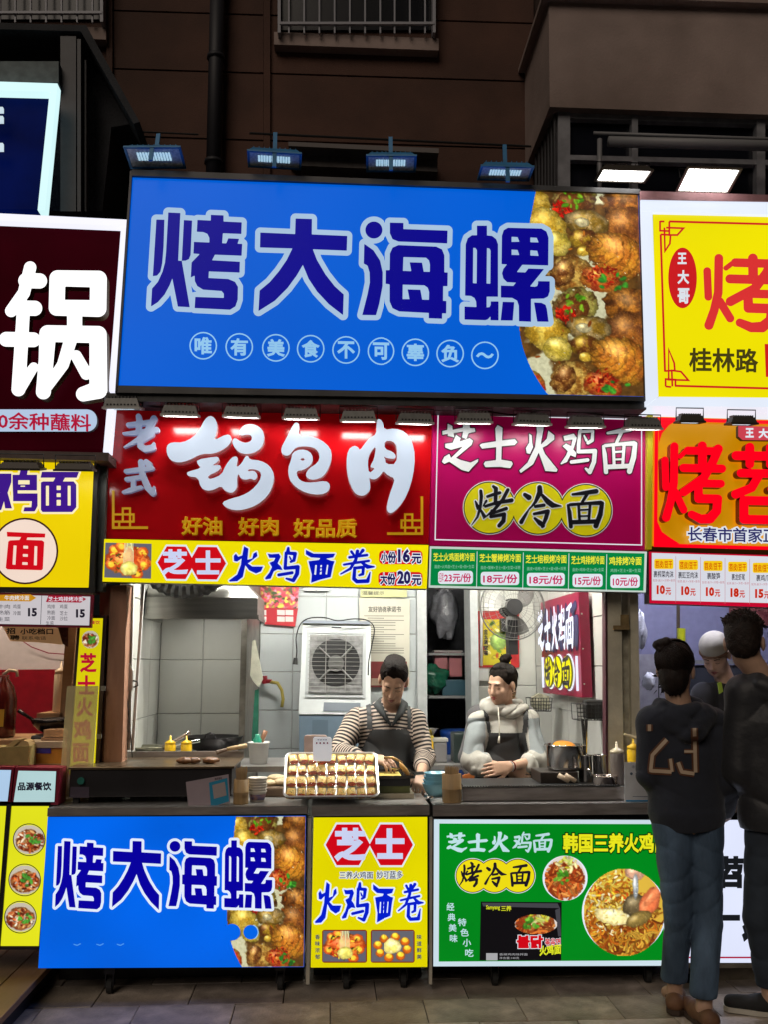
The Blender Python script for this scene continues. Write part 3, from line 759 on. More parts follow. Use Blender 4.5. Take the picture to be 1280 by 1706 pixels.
parts('slogan_ring', rg, SKY, big); parts('slogan', tx, SKY, big)
wk = whelks()
def wmask(x, y):   # curved left edge of the picture
    e = 16+ 32*((y-95)/95)**2*(y < 95)*.2 + 14*((y-230)/100)**2
    e = np.where(y < 130, 28-((y-20)/110)*22, 2+((y-225)/125)**2*46)
    e = np.where((y >= 130) & (y < 225), 6, e)
    return x > np.minimum(e, 60)
wk.build('shellfish_picture', [(862, 316), (1064, 323.5), (1074, 660.5), (864, 656)], YT-.0018, big, wmask)
# ------------------------------------------------------------------ maroon hot-pot sign, far left
hp = thing('channel_letter_sign', 'dark maroon sign with one glowing white character and a pale tube edge', 'sign', tuple(P(90, 740, 4.75)))
obj('panel', prism([(-90, 364), (205, 376), (172, 748), (-90, 748)], 4.80, .10), mat('maroon acrylic', (.008, .0, .001), .6, spec=.02, emit=c(46, 0, 8), es=.75, noise=.2, nscale=3), hp)
obj('light_tube', join(prism([(-90, 351), (213, 366), (212, 377), (-90, 364)], 4.74, .08), prism([(201, 378), (211, 378), (191, 652), (180, 652)], 4.74, .08), prism([(179, 662), (189, 662), (181, 753), (171, 753)], 4.74, .08)), lit('white tube', (236, 236, 250), 1.1, .03), hp)
WHG = lit('glowing white acrylic', (255, 255, 255), 1.25, .04); WHS = mat('white return', (.6, .6, .6), .4)
gl('letter', [('guow', (-2, 436, 178, 668), .02)], 4.70, WHG, 0, hp, 1.2, .06, mat('brown return', (.12, .08, .03), .5))
pl = obj('pill_plate', prism(rrect(-60, 682, 161, 719, 17, 6), 4.765, .03), lit('pale blue plate', (186, 208, 236), .9), hp)
obj('lettering', text('0余种蘸料', (-4, 688, 151, 717), 4.762, .02, .025), lit('crimson print', (190, 10, 60), .8), hp)
obj('lower_shelf', join(prism([(-90, 748), (180, 754), (180, 768), (-90, 760)], 4.7, .3)), mat('dusty shelf', (.12, .08, .07), .6, noise=.3), hp)
# ------------------------------------------------------------------ yellow noodle sign, left
YN = 4.78
ns = thing('light_box_sign', 'yellow lit sign with purple characters and a red noodle disc', 'sign', tuple(P(70, 980, YN)))
obj('frame', prism([(-90, 760), (163, 766), (155, 988), (-90, 986)], YN+.005, .12), M['black'], ns)
obj('panel', prism([(-90, 763), (156, 770), (147, 979), (-90, 977)], YN-.002, .02), lit('yellow face left', (236, 206, 0), .98, .07, nscale=1.2), ns)
gl('lettering_outline', [('jib', (-11, 783, 62, 852), .0), ('mianb', (67, 786, 131, 853), .0)], YN-.006, lit('cream print', (255, 240, 190), .95), 3.4, ns, .7)
gl('lettering', [('jib', (-11, 783, 62, 852), .0), ('mianb', (67, 786, 131, 853), .0)], YN-.009, lit('violet print', (62, 20, 140), .9), 0, ns, .7)
obj('disc_ring', pline(arc(41, 918, 54, 0, 360, 40)[:-1], 3, YN-.006, closed=True), lit('dark brown print', (60, 20, 24), .8), ns)
obj('disc', sheet(arc(41, 918, 53, 0, 360, 40)[:-1], YN-.004), lit('blush print', (246, 222, 206), .95), ns)
gl('disc_lettering', [('hui_mian', (9, 886, 75, 950), .0)], YN-.009, lit('red print', (214, 6, 24), .9), 0, ns, .6)
obj('side_cover', prism([(157, 762), (178, 766), (170, 985), (157, 985)], 4.84, .08), mat('grey side cover', (.09, .1, .09), .4), ns)
# menu strip below
mn = thing('menu_board', 'white snack menu strip with red frame under the yellow noodle sign', 'menu', tuple(P(70, 1044, YN)))
obj('frame', prism([(-90, 986), (154, 991), (151, 1046), (-90, 1042)], YN-.01, .03), mat('crimson frame', (.25, .01, .04), .4), mn)
obj('panel', prism([(-90, 989), (150, 994), (148, 1042), (-90, 1038)], YN-.013, .01), lit('menu white left', (206, 200, 204), .9), mn)
DKT = lit('dark ink', (30, 24, 40), .8); 
ob = []
ob += [text('牛肉', (-4, 1007, 16, 1014), YN-.0155, .0), text('熟筋', (-4, 1017, 16, 1024), YN-.0155, .0), text('生菜', (-4, 1028, 16, 1035), YN-.0155, .0),
       text('鸡蛋', (21, 1007, 34, 1014), YN-.0155, .0), text('冷面', (21, 1018, 34, 1025), YN-.0155, .0), text('15', (46, 1013, 61, 1027), YN-.0155, .05),
       text('鸡排', (78, 1007, 91, 1014), YN-.0155, .0), text('熟筋', (78, 1017, 91, 1024), YN-.0155, .0), text('冷面', (78, 1026, 91, 1033), YN-.0155, .0), text('生菜', (76, 1035, 89, 1041), YN-.0155, .0),
       text('鸡蛋', (99, 1007, 112, 1014), YN-.0155, .0), text('芝士', (99, 1018, 112, 1025), YN-.0155, .0), text('沙拉', (99, 1027, 112, 1034), YN-.0155, .0), text('15', (126, 1015, 141, 1029), YN-.0155, .05), pline([(69, 992), (67, 1040)], .8, YN-.0155)]
parts('lettering', ob, DKT, mn)
obj('heading_brush', join(sheet([(-10, 991), (50, 990), (60, 996), (50, 1002), (-10, 1001)], YN-.0152)), lit('ochre print', (214, 150, 20), .8), mn)
obj('heading_brush', join(sheet([(76, 1003), (80, 992), (134, 993), (143, 998), (134, 1004)], YN-.0152)), lit('crimson brush print', (176, 10, 50), .8), mn)
parts('heading_lettering', (text('牛肉烤冷面', (7, 992, 48, 1000), YN-.018, .01), text('芝士鸡排烤冷面', (80, 994, 138, 1002), YN-.018, .01)), SIGNWHITE, mn)
# ------------------------------------------------------------------ red main sign
YR = 4.88
rs_ = thing('channel_letter_sign', 'glossy red sign with three big white glowing brush characters', 'sign', tuple(P(450, 900, YR)))
RED = mat('glossy red acrylic', (.52, .004, .008), .16, spec=.6, noise=.06, nscale=1.5, emit=c(120, 0, 4), es=.22)  # panel is not backlit; some floodlit brightness is put in as emission
obj('panel', prism([(181, 650), (722, 664), (715, 906), (173, 897)], YR, .05), RED, rs_)
WH = lit('white acrylic letter', (196, 208, 224), .95, .06, nscale=5)
RET = mat('pale pink return', (.62, .45, .45), .4, emit=c(150, 90, 90), es=.35)
gl('letter', [('guo3', (277, 693, 456, 850), .0)], YR-.065, WH, 0, rs_, .8, .05, RET)
gl('letter', [('bao', (468, 704, 552, 824), .0)], YR-.065, WH, 0, rs_, .8, .05, RET)
gl('letter', [('rou', (577, 698, 692, 855), .0)], YR-.065, WH, 0, rs_, .8, .05, RET)
GY = mat('pale blue grey letter', (.50, .56, .70), .4, emit=c(120, 140, 180), es=.35)  # letters give no light; the faint emission adds floodlit brightness
gl('letter', [('lao', (203, 689, 265, 753), .0)], YR-.035, GY, 0, rs_, .7, .03, GY)
gl('letter', [('shi2', (202, 765, 259, 826), .0)], YR-.035, GY, 0, rs_, .7, .03, GY)
YEL = mat('raised yellow', (.72, .42, .01), .4, emit=c(200, 150, 0), es=.35)
for s_, b_ in (('好油', (302, 861, 370, 892)), ('好肉', (396, 862, 464, 893)), ('好品质', (488, 864, 594, 896))):
    obj('small_lettering', text(s_, b_, YR-.02, .035, .005, th=.012), YEL, rs_)
def fret(x, y, sx, k=1.0):
    q = lambda a, b: (x+a*sx*k, y+b*k)
    return join(pline([q(0, -62), q(0, 0), q(58, 0)], 4.2, YR-.012), pline([q(0, -10), q(16, -10), q(16, -32), q(28, -32), q(28, 0)], 3.4, YR-.0135), pline([q(0, -22), q(34, -22), q(34, -10), q(10, -10), q(10, 0)], 3.4, YR-.0145))
obj('corner_fret', xf(fret(188, 879, 1), Matrix.Identity(4)), YEL, rs_); obj('corner_fret', fret(704, 889, -1), YEL, rs_)
# yellow strip under the red sign
ys = thing('price_strip_sign', 'yellow lit strip with red hexagons and blue brush characters under red sign', 'sign', tuple(P(440, 975, YR)))
obj('panel', prism([(173, 898), (715, 908), (712, 981), (170, 969)], YR-.06, .09), lit('yellow face', (238, 222, 0), .97, .05, nscale=1.5), ys)
REDP = lit('red print', (214, 6, 24), .9); BLP = lit('royal blue print', (0, 20, 186), .9)
YS = YR-.06
def hexes(cx1, cx2, cy, rx, ry, Y, par, slope=0.):
    for k, (ex, m_) in enumerate(((3.2, SIGNWHITE), (0, REDP))):
        V = []
        for cx in (cx1, cx2):
            V.append(sheet([(cx+a*(rx+ex), cy+b*(ry+ex)+(cx+a*rx-cx1)*slope) for a, b in ((-1, 0), (-.5, -1), (.5, -1), (1, 0), (.5, 1), (-.5, 1))], Y-.002-.002*k-(.0004 if cx == cx2 else 0)))
        parts('hexagon_outline' if k == 0 else 'hexagon', V, m_, par)
hexes(293, 345, 937.5, 31, 27, YS, ys, .015)
LAV = lit('lavender print', (206, 214, 246), .95)
parts('hexagon_lettering', (text('芝', (270, 915, 312, 957), YS-.007, .045), text('士', (325, 917, 367, 957), YS-.007, .045)), LAV, ys)
YSG = [('huo2', (381, 910, 438, 969), .0), ('ji2', (441, 911, 499, 970), .0), ('mian2', (509, 916, 558, 971), .0), ('juan2', (566, 914, 624, 972), .0)]
gl('lettering_outline', YSG, YS-.003, SIGNWHITE, 2.2, ys, .6); gl('lettering', YSG, YS-.006, BLP, 0, ys, .5)
noodle_pic(77, 58, 1.0, 'pull', 4).build('food_picture', [(175, 904), (252, 906), (251, 964), (173, 962)], YS-.0025, ys)
parts('price_pill', (sheet(rrect(631, 917, 705, 940, 7), YS-.002), sheet(rrect(630, 953, 705, 976, 7), YS-.002)), REDP, ys)
pt = [('小份', (634, 919, 661, 938)), ('16', (664, 915, 684, 937)), ('元', (687, 922, 703, 939)), ('大份', (633, 955, 660, 974)), ('20', (663, 951, 685, 973)), ('元', (687, 958, 703, 975))]
parts('price_outline', ([text(a, b, YS-.004, .05, .015, grow=.07) for a, b in pt]), SIGNWHITE, ys)
parts('price_lettering', ([text(a, b, YS-.007, .045, .015) for a, b in pt]), lit('ink blue print', (30, 20, 90), .85), ys)
# ------------------------------------------------------------------ magenta sign
mg = thing('painted_sign', 'magenta sign with white brush characters above three yellow discs', 'sign', tuple(P(900, 910, YR)))
obj('panel', prism([(722, 664), (1079, 674), (1079, 917), (717, 908)], YR+.004, .05), mat('magenta vinyl', (.46, .001, .12), .3, noise=.06, nscale=2, emit=c(150, 0, 64), es=.3), mg)  # sign is not backlit; panel and its vinyl prints carry a painted-in glow
obj('white_border', pline([(731, 690), (1070, 699), (1070, 908), (726, 899)], 1.8, YR+.001, closed=True), SIGNWHITE, mg)
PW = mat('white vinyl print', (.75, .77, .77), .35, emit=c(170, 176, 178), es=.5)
MGG = [('zhi', (737, 704, 798, 786), 0), ('shi', (800, 708, 863, 780), 0), ('huo', (866, 706, 930, 788), 0), ('ji', (935, 708, 996, 790), 0), ('mian', (1004, 711, 1063, 790), 0)]
gl('lettering_outline', MGG, YR+.0, mat('dark plum print', (.05, .0, .03), .4), 1.8, mg, .6); gl('lettering', MGG, YR-.003, PW, 0, mg, .6)
def discs(par, cs, r, Y, yel, ringw, dark, white):
    for k, (rr, m_) in enumerate(((r+3*ringw, white), (r+1.6*ringw, dark), (r, yel))):
        parts(('disc_ring', 'disc_edge', 'disc')[k], ([sheet(arc(x, y, rr, 0, 360, 44)[:-1], Y-.001*k-.0002*i) for i, (x, y) in enumerate(cs)]), m_, par)
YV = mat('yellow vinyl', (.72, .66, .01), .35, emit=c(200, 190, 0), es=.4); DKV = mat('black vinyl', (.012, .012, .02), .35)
discs(mg, [(817, 846), (897.5, 847), (977, 850)], 42, YR-.0, YV, 1.0, DKV, PW)
KM = [('kaob', (786, 808, 857, 879), 0), ('leng', (866, 808, 937, 880), 0), ('mian', (945, 815, 1008, 880), 0)]
gl('disc_lettering_outline', KM, YR-.0045, PW, 2.0, mg, .6); gl('disc_lettering', KM, YR-.0075, DKV, 0, mg, .6)
# green menu strip
gm = thing('menu_board', 'green lit price strip with five columns under the magenta sign', 'menu', tuple(P(900, 980, YR)))
obj('frame', prism([(717, 910), (1079, 919), (1077, 987), (715, 979)], YR-.05, .08), lit('pale frame lit', (206, 220, 210), .85), gm)
YG = YR-.055
obj('panel', prism([(720, 914), (1075, 922), (1073, 984), (718, 975)], YG, .01), lit('green face', (0, 132, 66), .92, .04), gm)
cb = [719, 796, 873, 949, 1012, 1074]
parts('divider', ([pline([(x, 917+(x-719)*.022), (x-1, 977+(x-719)*.022)], .9, YG-.0015) for x in cb[1:-1]]), SIGNWHITE, gm)
hd = ['芝士火鸡面烤冷面', '芝士蟹棒烤冷面', '芝士培根烤冷面', '芝士鸡排烤冷面', '鸡排烤冷面']; pr_ = ['23', '18', '18', '15', '10']
H, Sm, Pb, Pt = [], [], [], []
for i in range(5):
    a, b = cb[i], cb[i+1]; o_ = (a-719)*.022; w = b-a; mid = (a+b)/2
    H.append(text(hd[i], (a+4, 921+o_, b-4, 935+o_), YG-.002, .02))
    Sm.append(text(['面皮+火鸡面+芝士+蛋+肠+生菜', '面皮+蟹棒+芝士+蛋+生菜+洋葱', '面皮+培根+芝士+蛋+肠+洋葱', '面皮+鸡排+芝士+蛋+生菜', '鸡排+芝士+蛋+生菜'][i], (a+6, 941+o_, b-5, 947+o_), YG-.002, .0))
    lx = a+(14 if i == 0 else 8)
    Pb.append(sheet(rrect(lx-2 if i else a+12, 951+o_, b-7, 973+o_, 5), YG-.002))
    Pt.append(text(pr_[i]+'元/份', ((a+22) if i == 0 else lx+2, 955+o_, b-10, 970+o_), YG-.0045, .025))
Pt.append(text('招牌', (a0 := cb[0]+13, 954, a0+8, 970), YG-.0045, 0.))
parts('heading_lettering', H, lit('lemon print', (246, 240, 60), .9), gm); parts('ingredient_lettering', Sm, lit('mint print', (150, 210, 180), .85), gm)
parts('price_plate', Pb, SIGNWHITE, gm); parts('price_lettering', Pt, lit('magenta print', (206, 0, 96), .85), gm)
# ------------------------------------------------------------------ right-hand neighbour signs
yg = thing('light_box_sign', 'yellow lit sign in a thick glowing white frame at the right edge', 'sign', tuple(P(1180, 670, YT)))
WFR = lit('glowing white frame', (222, 230, 244), 1.05, .05, nscale=2)
obj('frame', join(prism([(1068.5, 333), (1460, 340), (1460, 361), (1068.5, 352)], YT-.03, .26), prism([(1068.5, 352.5), (1088, 353), (1098, 661), (1078, 676)], YT-.03, .26), prism([(1098.5, 661), (1460, 664), (1460, 680), (1078.5, 676)], YT-.03, .26)), WFR, yg)
obj('top_cover', prism([(1068.5, 318), (1460, 330), (1460, 339), (1068.5, 332)], YT-.035, .3), mat('dusty pink cover', (.40, .2, .22), .5, noise=.2), yg)
obj('panel', prism([(1088.5, 353), (1460, 360), (1460, 664), (1097, 661)], YT+.002, .06), lit('yellow face right', (240, 226, 4), .97, .05, nscale=1.3), yg)
YY = YT-.001
def q5(zx, zy): return (1070+zx/4.876, 330+zy/4.876)
orn = [pline([q5(225, 190), q5(1900, 235)], 3.4, YY), pline([q5(155, 295), q5(190, 1410)], 3.4, YY-.0004), pline([q5(270, 1525), q5(1900, 1570)], 3.4, YY),
       pline([q5(150, 185), q5(150, 265), q5(225, 268), q5(225, 190)], 3, YY-.0008), pline([q5(150, 190), q5(185, 190)], 3, YY), pline([q5(225, 190), q5(225, 300), q5(290, 300), q5(340, 245), q5(200, 240)], 3, YY-.0012), pline([q5(185, 240), q5(190, 430), q5(230, 370), q5(235, 300), q5(155, 295)], 3, YY-.0016),
       pline([q5(195, 1530), q5(195, 1470), q5(275, 1475), q5(275, 1525)], 3, YY-.0008), pline([q5(250, 1530), q5(245, 1400), q5(320, 1410), q5(380, 1480), q5(210, 1475)], 3, YY-.0012), pline([q5(220, 1470), q5(220, 1230), q5(265, 1340), q5(270, 1400), q5(190, 1405)], 3, YY-.0016), pline([q5(195, 1530), q5(240, 1535)], 3, YY)]
RD2 = lit('brick red print', (208, 30, 34), .92)
obj('corner_ornament', join(*orn), RD2, yg)
obj('oval_plate', sheet([(1138.2+23.8*math.cos(t), 463+50.5*math.sin(t)) for t in np.linspace(0, 2*math.pi, 41)[:-1]], YY-.001), RD2, yg)
parts('oval_lettering', (text('王', (1130, 421, 1145, 440), YY-.003, .04), text('大', (1130, 450, 1149, 473), YY-.003, .04), text('哥', (1130, 480, 1150, 506), YY-.003, .04)), SIGNWHITE, yg)
gl('lettering', [('kaor', (1172, 423, 1304, 552), .03)], YY-.002, lit('coral red print', (222, 52, 52), .92), 0, yg, .8)
obj('place_lettering', text('桂林路', (1149, 580, 1264, 620), YY-.002, .025, .012), lit('olive ink print', (74, 66, 20), .85), yg)
obj('red_tag', sheet([(1275, 573), (1400, 576), (1400, 630), (1277, 628)], YY-.001), RD2, yg)
gd = thing('channel_letter_sign', 'gold sign with bright red raised characters in a red light border', 'sign', tuple(P(1180, 915, YR)))
obj('panel', prism([(1090, 694), (1460, 704), (1460, 918), (1088, 908)], YR, .05), mat('gold mirror face', (.42, .22, .01), .35, .1, noise=.06, nscale=3, emit=c(204, 136, 0), es=.8), gd)
RL = lit('red tube light', (250, 0, 26), 1.05, .03)
obj('red_border', join(pline([(1094, 698), (1460, 709)], 6, YR-.012), pline([(1095, 702), (1093, 906)], 6, YR-.0125), pline([(1090, 908), (1460, 918)], 6, YR-.013), sheet([(1098, 700), (1130, 700), (1116, 708), (1104, 722), (1099, 738)], YR-.008), sheet([(1096, 868), (1104, 886), (1118, 896), (1134, 906), (1094, 906)], YR-.008)), RL, gd)
obj('yellow_edge', prism([(1080, 690), (1089, 692), (1087, 915), (1079, 915)], YR-.03, .08), mat('yellow side', (.55, .48, .02), .4, emit=c(150, 130, 0), es=.3), gd)
RR = mat('dark red return', (.25, 0, .01), .4)
gl('letter', [('kaor', (1103, 735, 1211, 872), .02)], YR-.07, RL, 0, gd, .9, .05, RR)
gl('letter', [('shao', (1219, 738, 1312, 873), .02)], YR-.07, RL, 0, gd, .9, .05, RR)
obj('plaque', prism([(1231, 709), (1400, 716), (1400, 735), (1238, 733), (1231, 727)], YR-.05, .03), lit('rose plaque', (214, 70, 84), .85), gd)
parts('plaque_lettering', (text('王', (1243, 713, 1257, 729), YR-.053, .05), text('大', (1265, 714, 1281, 730), YR-.053, .05)), SIGNWHITE, gd)
tb = (1147, 879, 1296, 903)
obj('address_outline', text('长春市首家正', tb, YR-.03, .03, .02, th=.004, grow=.09), SIGNWHITE, gd)
obj('address_lettering', text('长春市首家正', tb, YR-.038, .02, .02), lit('slate print', (50, 50, 110), .85), gd)
wm = thing('menu_board', 'white price strip with five yellow tags in a red frame, at right', 'menu', tuple(P(1180, 1005, YR)))
obj('frame', prism([(1082, 919), (1460, 930), (1460, 1018), (1083, 1005)], YR-.05, .08), lit('red frame print', (206, 10, 50), .85), wm)
obj('panel', prism([(1087, 921), (1460, 933), (1460, 1009), (1087, 1000)], YR-.055, .01), lit('menu white right', (220, 222, 232), .92), wm)
tg, tl, ti, si, pc, yc = [], [], [], [], [], []
for i, (nm, pr) in enumerate((('裹榨菜肉沫', 10), ('裹豇豆肉沫', 10), ('裹酸笋', 10), ('裹龙虾尾', 18), ('裹鸡爪', 15))):
    x = 1089+i*41; o_ = i*1.6; Yq = YR-.0575
    tg.append(sheet(rrect(x+2, 931+o_, x+34, 948+o_, 3), Yq)); tl.append(text('苕皮/豆干', (x+4, 934+o_, x+32, 946+o_), Yq-.002, .015))
    ti.append(text(nm, (x+(1 if len(nm) > 4 else 8), 951+o_, x+(34 if len(nm) > 4 else 30), 962+o_), Yq, .01)); si.append(text('配菜:酱汁+洋葱+香菜', (x, 965+o_, x+37, 969+o_), Yq, 0))
    pc.append(text(str(pr), (x+6, 975+o_, x+20, 990+o_), Yq-.001, .06)); pc.append(text('元', (x+21, 979+o_, x+30, 991+o_), Yq-.001, .03))
    if i: yc.append(pline([(x-3, 925+o_), (x-3, 1003+o_*.6)], .7, Yq))
parts('tag', tg, lit('amber print', (250, 206, 20), .9), wm); parts('tag_lettering', tl, lit('orange red print', (214, 70, 10), .85), wm)
parts('dish_lettering', ti, DKT, wm); obj('note_lettering', join(*si, *yc), lit('grey rose print', (200, 130, 140), .85), wm); parts('price_lettering', pc, lit('vermilion print', (206, 44, 10), .88), wm)
# ------------------------------------------------------------------ stall shell
def tiles(parent, name, O, U, V_, N_, nu, nv, tu, tv, m, gap=.004, skip=None):
    """proud tiles on a wall: origin O, unit vectors U, V_, normal N_"""
    O, U, V_, N_ = map(Vector, (O, U, V_, N_)); me = None; WL.setdefault(parent, Vector((0, 0, 0)))
    a, b = tu/2-gap/2, tv/2-gap/2; e = .003
    vs = []
    for d, k in ((0, 0), (1, 0), (1, 1), (0, 1)):
        vs.append(((d*2-1)*a, (k*2-1)*b))
    VV = [tuple(U*x+V_*y) for x, y in vs]+[tuple(U*(x-math.copysign(e, x))+V_*(y-math.copysign(e, y))+N_*.006) for x, y in vs]
    FF = [(4, 5, 6, 7)]+[(i, (i+1) % 4, 4+(i+1) % 4, 4+i) for i in range(4)]
    if U.cross(V_).dot(N_) < 0: FF = [f[::-1] for f in FF]
    me = bpy.data.meshes.new(name); me.from_pydata(VV, [], FF); me.materials.append(m)
    for i in range(nu):
        for j in range(nv):
            if skip and skip(i, j): continue
            o = link(bpy.data.objects.new(name, me)); o.parent = parent
            o.location = O+U*(tu*(i+.5))+V_*(tv*(j+.5))-WL[parent]
ZCEIL = 2.62
shell = thing('stall_building', 'row of open food stall rooms with tiled walls behind the counters', 'building', (0, 6, 0))
CEILM = mat('stained ceiling', (.16, .16, .155), .8, noise=.3)
obj('ceiling', box(-4, 4.97, ZCEIL, 4, 8.2, ZCEIL+.05), CEILM, shell)
obj('ceiling_front_board', join(box(-4, 4.99, 1.97, XW(168, 4.95, 2), 5.03, ZCEIL), box(XW(172, 4.95, 2), 4.99, 2.03, XW(1082, 4.95, 2), 5.03, 2.9), box(XW(1084, 4.95, 2), 4.99, 2.0, 4, 5.03, ZCEIL)), M['darkmetal'], shell)
obj('sign_backing', box(-4, 5.05, 2.64, 4, 5.6, 4.0), mat('dark void cladding', (.03, .025, .022), .9), shell)
XL, XR = -1.075, 1.53
XRec = XW(408, 6.0, 1.5)
wallm = M['grout']
# recess under the hood
rw = obj('recess_wall', join(box(XL-.05, 5.05, 0, XL-.006, 6.0, ZCEIL), box(XL-.05, 6.006, 0, XRec, 6.06, ZCEIL)), wallm, shell)
WL[rw] = Vector(WL[shell])
rt = mat('greasy recess tile', (.62, .63, .59), .28, noise=.12, nscale=2, stain=.3)
tiles(rw, 'wall_tile', (XL-.006, 5.05, .20), (0, 1, 0), (0, 0, 1), (1, 0, 0), 3, 7, .316, .335, rt)
tiles(rw, 'wall_tile', (XL, 6.006, .20), (1, 0, 0), (0, 0, 1), (0, -1, 0), 2, 7, (XRec-XL)/2, .335, rt)
obj('partition_edge', join(box(XRec-.008, 5.75, 0, XRec+.028, 6.8, ZCEIL)), mat('metal partition', (.30, .28, .25), .4, .6, noise=.3, stain=.4), shell)
# back wall of the left room
XB1 = XW(706, 6.8, 1.5)
bw_ = obj('back_wall', join(box(XRec+.03, 6.806, 0, XB1, 6.9, ZCEIL)), wallm, shell); WL[bw_] = Vector(WL[shell])
tiles(bw_, 'wall_tile', (XRec+.03, 6.806, .1), (1, 0, 0), (0, 0, 1), (0, -1, 0), 5, 9, (XB1-XRec-.03)/5, .272, M['tile'])
obj('door_jamb', join(box(XB1-.05, 6.72, 0, XB1+.02, 6.9, ZCEIL)), mat('pale jamb', (.42, .44, .44), .4, noise=.1), shell)
XD = XW(779, 6.8, 1.5)
obj('door_jamb', box(XD, 6.6, 0, XD+.055, 6.9, ZCEIL), mat('pale jamb', (.42, .44, .44), .4), shell)
# store room behind the doorway
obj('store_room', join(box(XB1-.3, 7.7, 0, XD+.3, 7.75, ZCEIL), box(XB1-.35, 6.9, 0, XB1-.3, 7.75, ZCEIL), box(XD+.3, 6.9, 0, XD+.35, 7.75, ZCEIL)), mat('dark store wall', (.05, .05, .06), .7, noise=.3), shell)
# right room back wall and side wall
bw2 = obj('back_wall', box(XD+.056, 6.806, 0, XR+.02, 6.9, ZCEIL), wallm, shell); WL[bw2] = Vector(WL[shell])
tiles(bw2, 'wall_tile', (XD+.056, 6.806, .1), (1, 0, 0), (0, 0, 1), (0, -1, 0), 2, 6, (XR-XD-.056)/2, .42, mat('warm white tile', (.56, .56, .52), .18, noise=.08, nscale=2.5, stain=.2))
sw = obj('side_wall', box(XR+.006, 5.0, 0, XR+.06, 6.806, ZCEIL), wallm, shell); WL[sw] = Vector(WL[shell])
tiles(sw, 'wall_tile', (XR+.006, 5.0, .1), (0, 1, 0), (0, 0, 1), (-1, 0, 0), 4, 9, .45, .28, mat('side wall tile', (.60, .60, .57), .2, noise=.08, nscale=2.5, stain=.25))
obj('left_end_wall', join(box(XL-.06, 5.06, 0, XL-.052, 8, ZCEIL)), M['whitepaint'], shell)
obj('corner_trim', join(prism([(207, 975), (222, 975), (216, 1250), (196, 1250)], 5.02, .03), prism([(236, 975), (240, 975), (222, 1250), (217, 1250)], 5.01, .02)), M['whitepaint'], shell)
floor_in = obj('stall_floor', box(-4, 5.0, -.01, 4, 8.2, .012), mat('dark wet stall floor', (.09, .085, .08), .4, noise=.3, nscale=4, stain=.5), kind='structure')
# neighbours' rooms
XN = XW(118, 5.9, 1.3)
obj('neighbour_wall', join(box(-4, 6.0, 0, XN, 6.05, ZCEIL)), mat('lavender white wall', (.50, .46, .52), .5, noise=.08), shell)
obj('maroon_panel', join(prism([(-200, 1117), (112, 1115), (108, 1330), (-200, 1330)], 5.985, .012)), mat('maroon gloss panel', (.22, .006, .016), .3, noise=.15), shell)
obj('timber_edge', prism([(110, 1038), (127, 1038), (107, 1290), (92, 1290)], 5.3, .5), M['wood'], shell)
obj('neighbour_wall', join(box(XR+.2, 6.6, 0, 4, 6.65, ZCEIL)), mat('lilac lit wall', (.25, .25, .38), .45, noise=.1), shell)
wt = thing('wall_arc_print', 'thin maroon ring line painted on the pale wall left', 'wall decal', tuple(P(80, 1085, 5.98)))
obj('ring', pline([(10, 1040), (28, 1062), (52, 1078), (80, 1088), (108, 1090)], 1.8, 5.975), mat('maroon line', (.2, .01, .05), .5), wt)
# ------------------------------------------------------------------ posts between the stalls
obj('stall_post', join(prism([(166, 975), (183, 975), (178, 1282), (160, 1282)], 4.94, .1), prism([(183.5, 975), (211, 975), (202, 1282), (171.5, 1282)], 4.90, .12)), M['rustwood'], label='peeling brown timber post beside the yellow vertical noodle sign', cat='post')
cpst = thing('stall_post', 'cream painted steel post with rust marks right of the squeeze bottles', 'post', tuple(P(1040, 1345, 4.95)))
CR = mat('rusty cream paint', (.60, .56, .43), .45, noise=.25, nscale=8, stain=.75, bump=.15)
obj('box_section', prism([(1013, 985), (1036, 985), (1041, 1345), (1015, 1345)], 4.93, .1), CR, cpst)
obj('channel', prism([(1036.5, 985), (1050, 985), (1055, 1345), (1041.5, 1345)], 4.98, .06), mat('old channel', (.38, .36, .28), .5, noise=.4, stain=.7), cpst)
obj('flange', prism([(1050.5, 985), (1064, 985), (1070, 1345), (1055.5, 1345)], 4.94, .09), CR, cpst)
obj('dark_edge', prism([(1009.5, 985), (1012.5, 985), (1014.5, 1345), (1011, 1345)], 4.92, .06), mat('plum edge', (.07, .02, .03), .5), cpst)
obj('hinge', join(pxb(1024, 1042, 1050, 1049, 4.915, .02), pxb(1036, 1024, 1049, 1046, 4.918, .05)), mat('rusted hinge', (.22, .15, .06), .7, noise=.4), cpst)
# ------------------------------------------------------------------ room lamps (ceiling tubes behind the sign band)
def ceil_lamp(x0, x1, y, col, e, label):
    t = thing('ceiling_lamp', label, 'lamp', ((x0+x1)/2, y, ZCEIL))
    obj('lamp_housing', box(x0, y-.05, ZCEIL-.03, x1, y+.05, ZCEIL), M['whitepaint'], t)
    obj('tube', tube([(x0+.03, y, ZCEIL-.055), (x1-.03, y, ZCEIL-.055)], .018, 10), mat('lit tube %g %g' % (col[2], e), (.8, .8, .8), .4, emit=col, es=e), t, smooth=True)
ceil_lamp(-.95, .35, 5.21, (1, .97, .88), 340, 'white tube lamp under the ceiling of the left stall room')
ceil_lamp(.65, 1.4, 5.24, (1, .97, .86), 380, 'white tube lamp under the ceiling of the right stall room')
ceil_lamp(-2.4, -1.4, 5.35, (1, .80, .55), 180, 'warm tube lamp under the ceiling of the left neighbour stall')
ceil_lamp(1.75, 2.7, 5.3, (.80, .80, 1), 210, 'bluish tube lamp under the ceiling of the right neighbour stall')
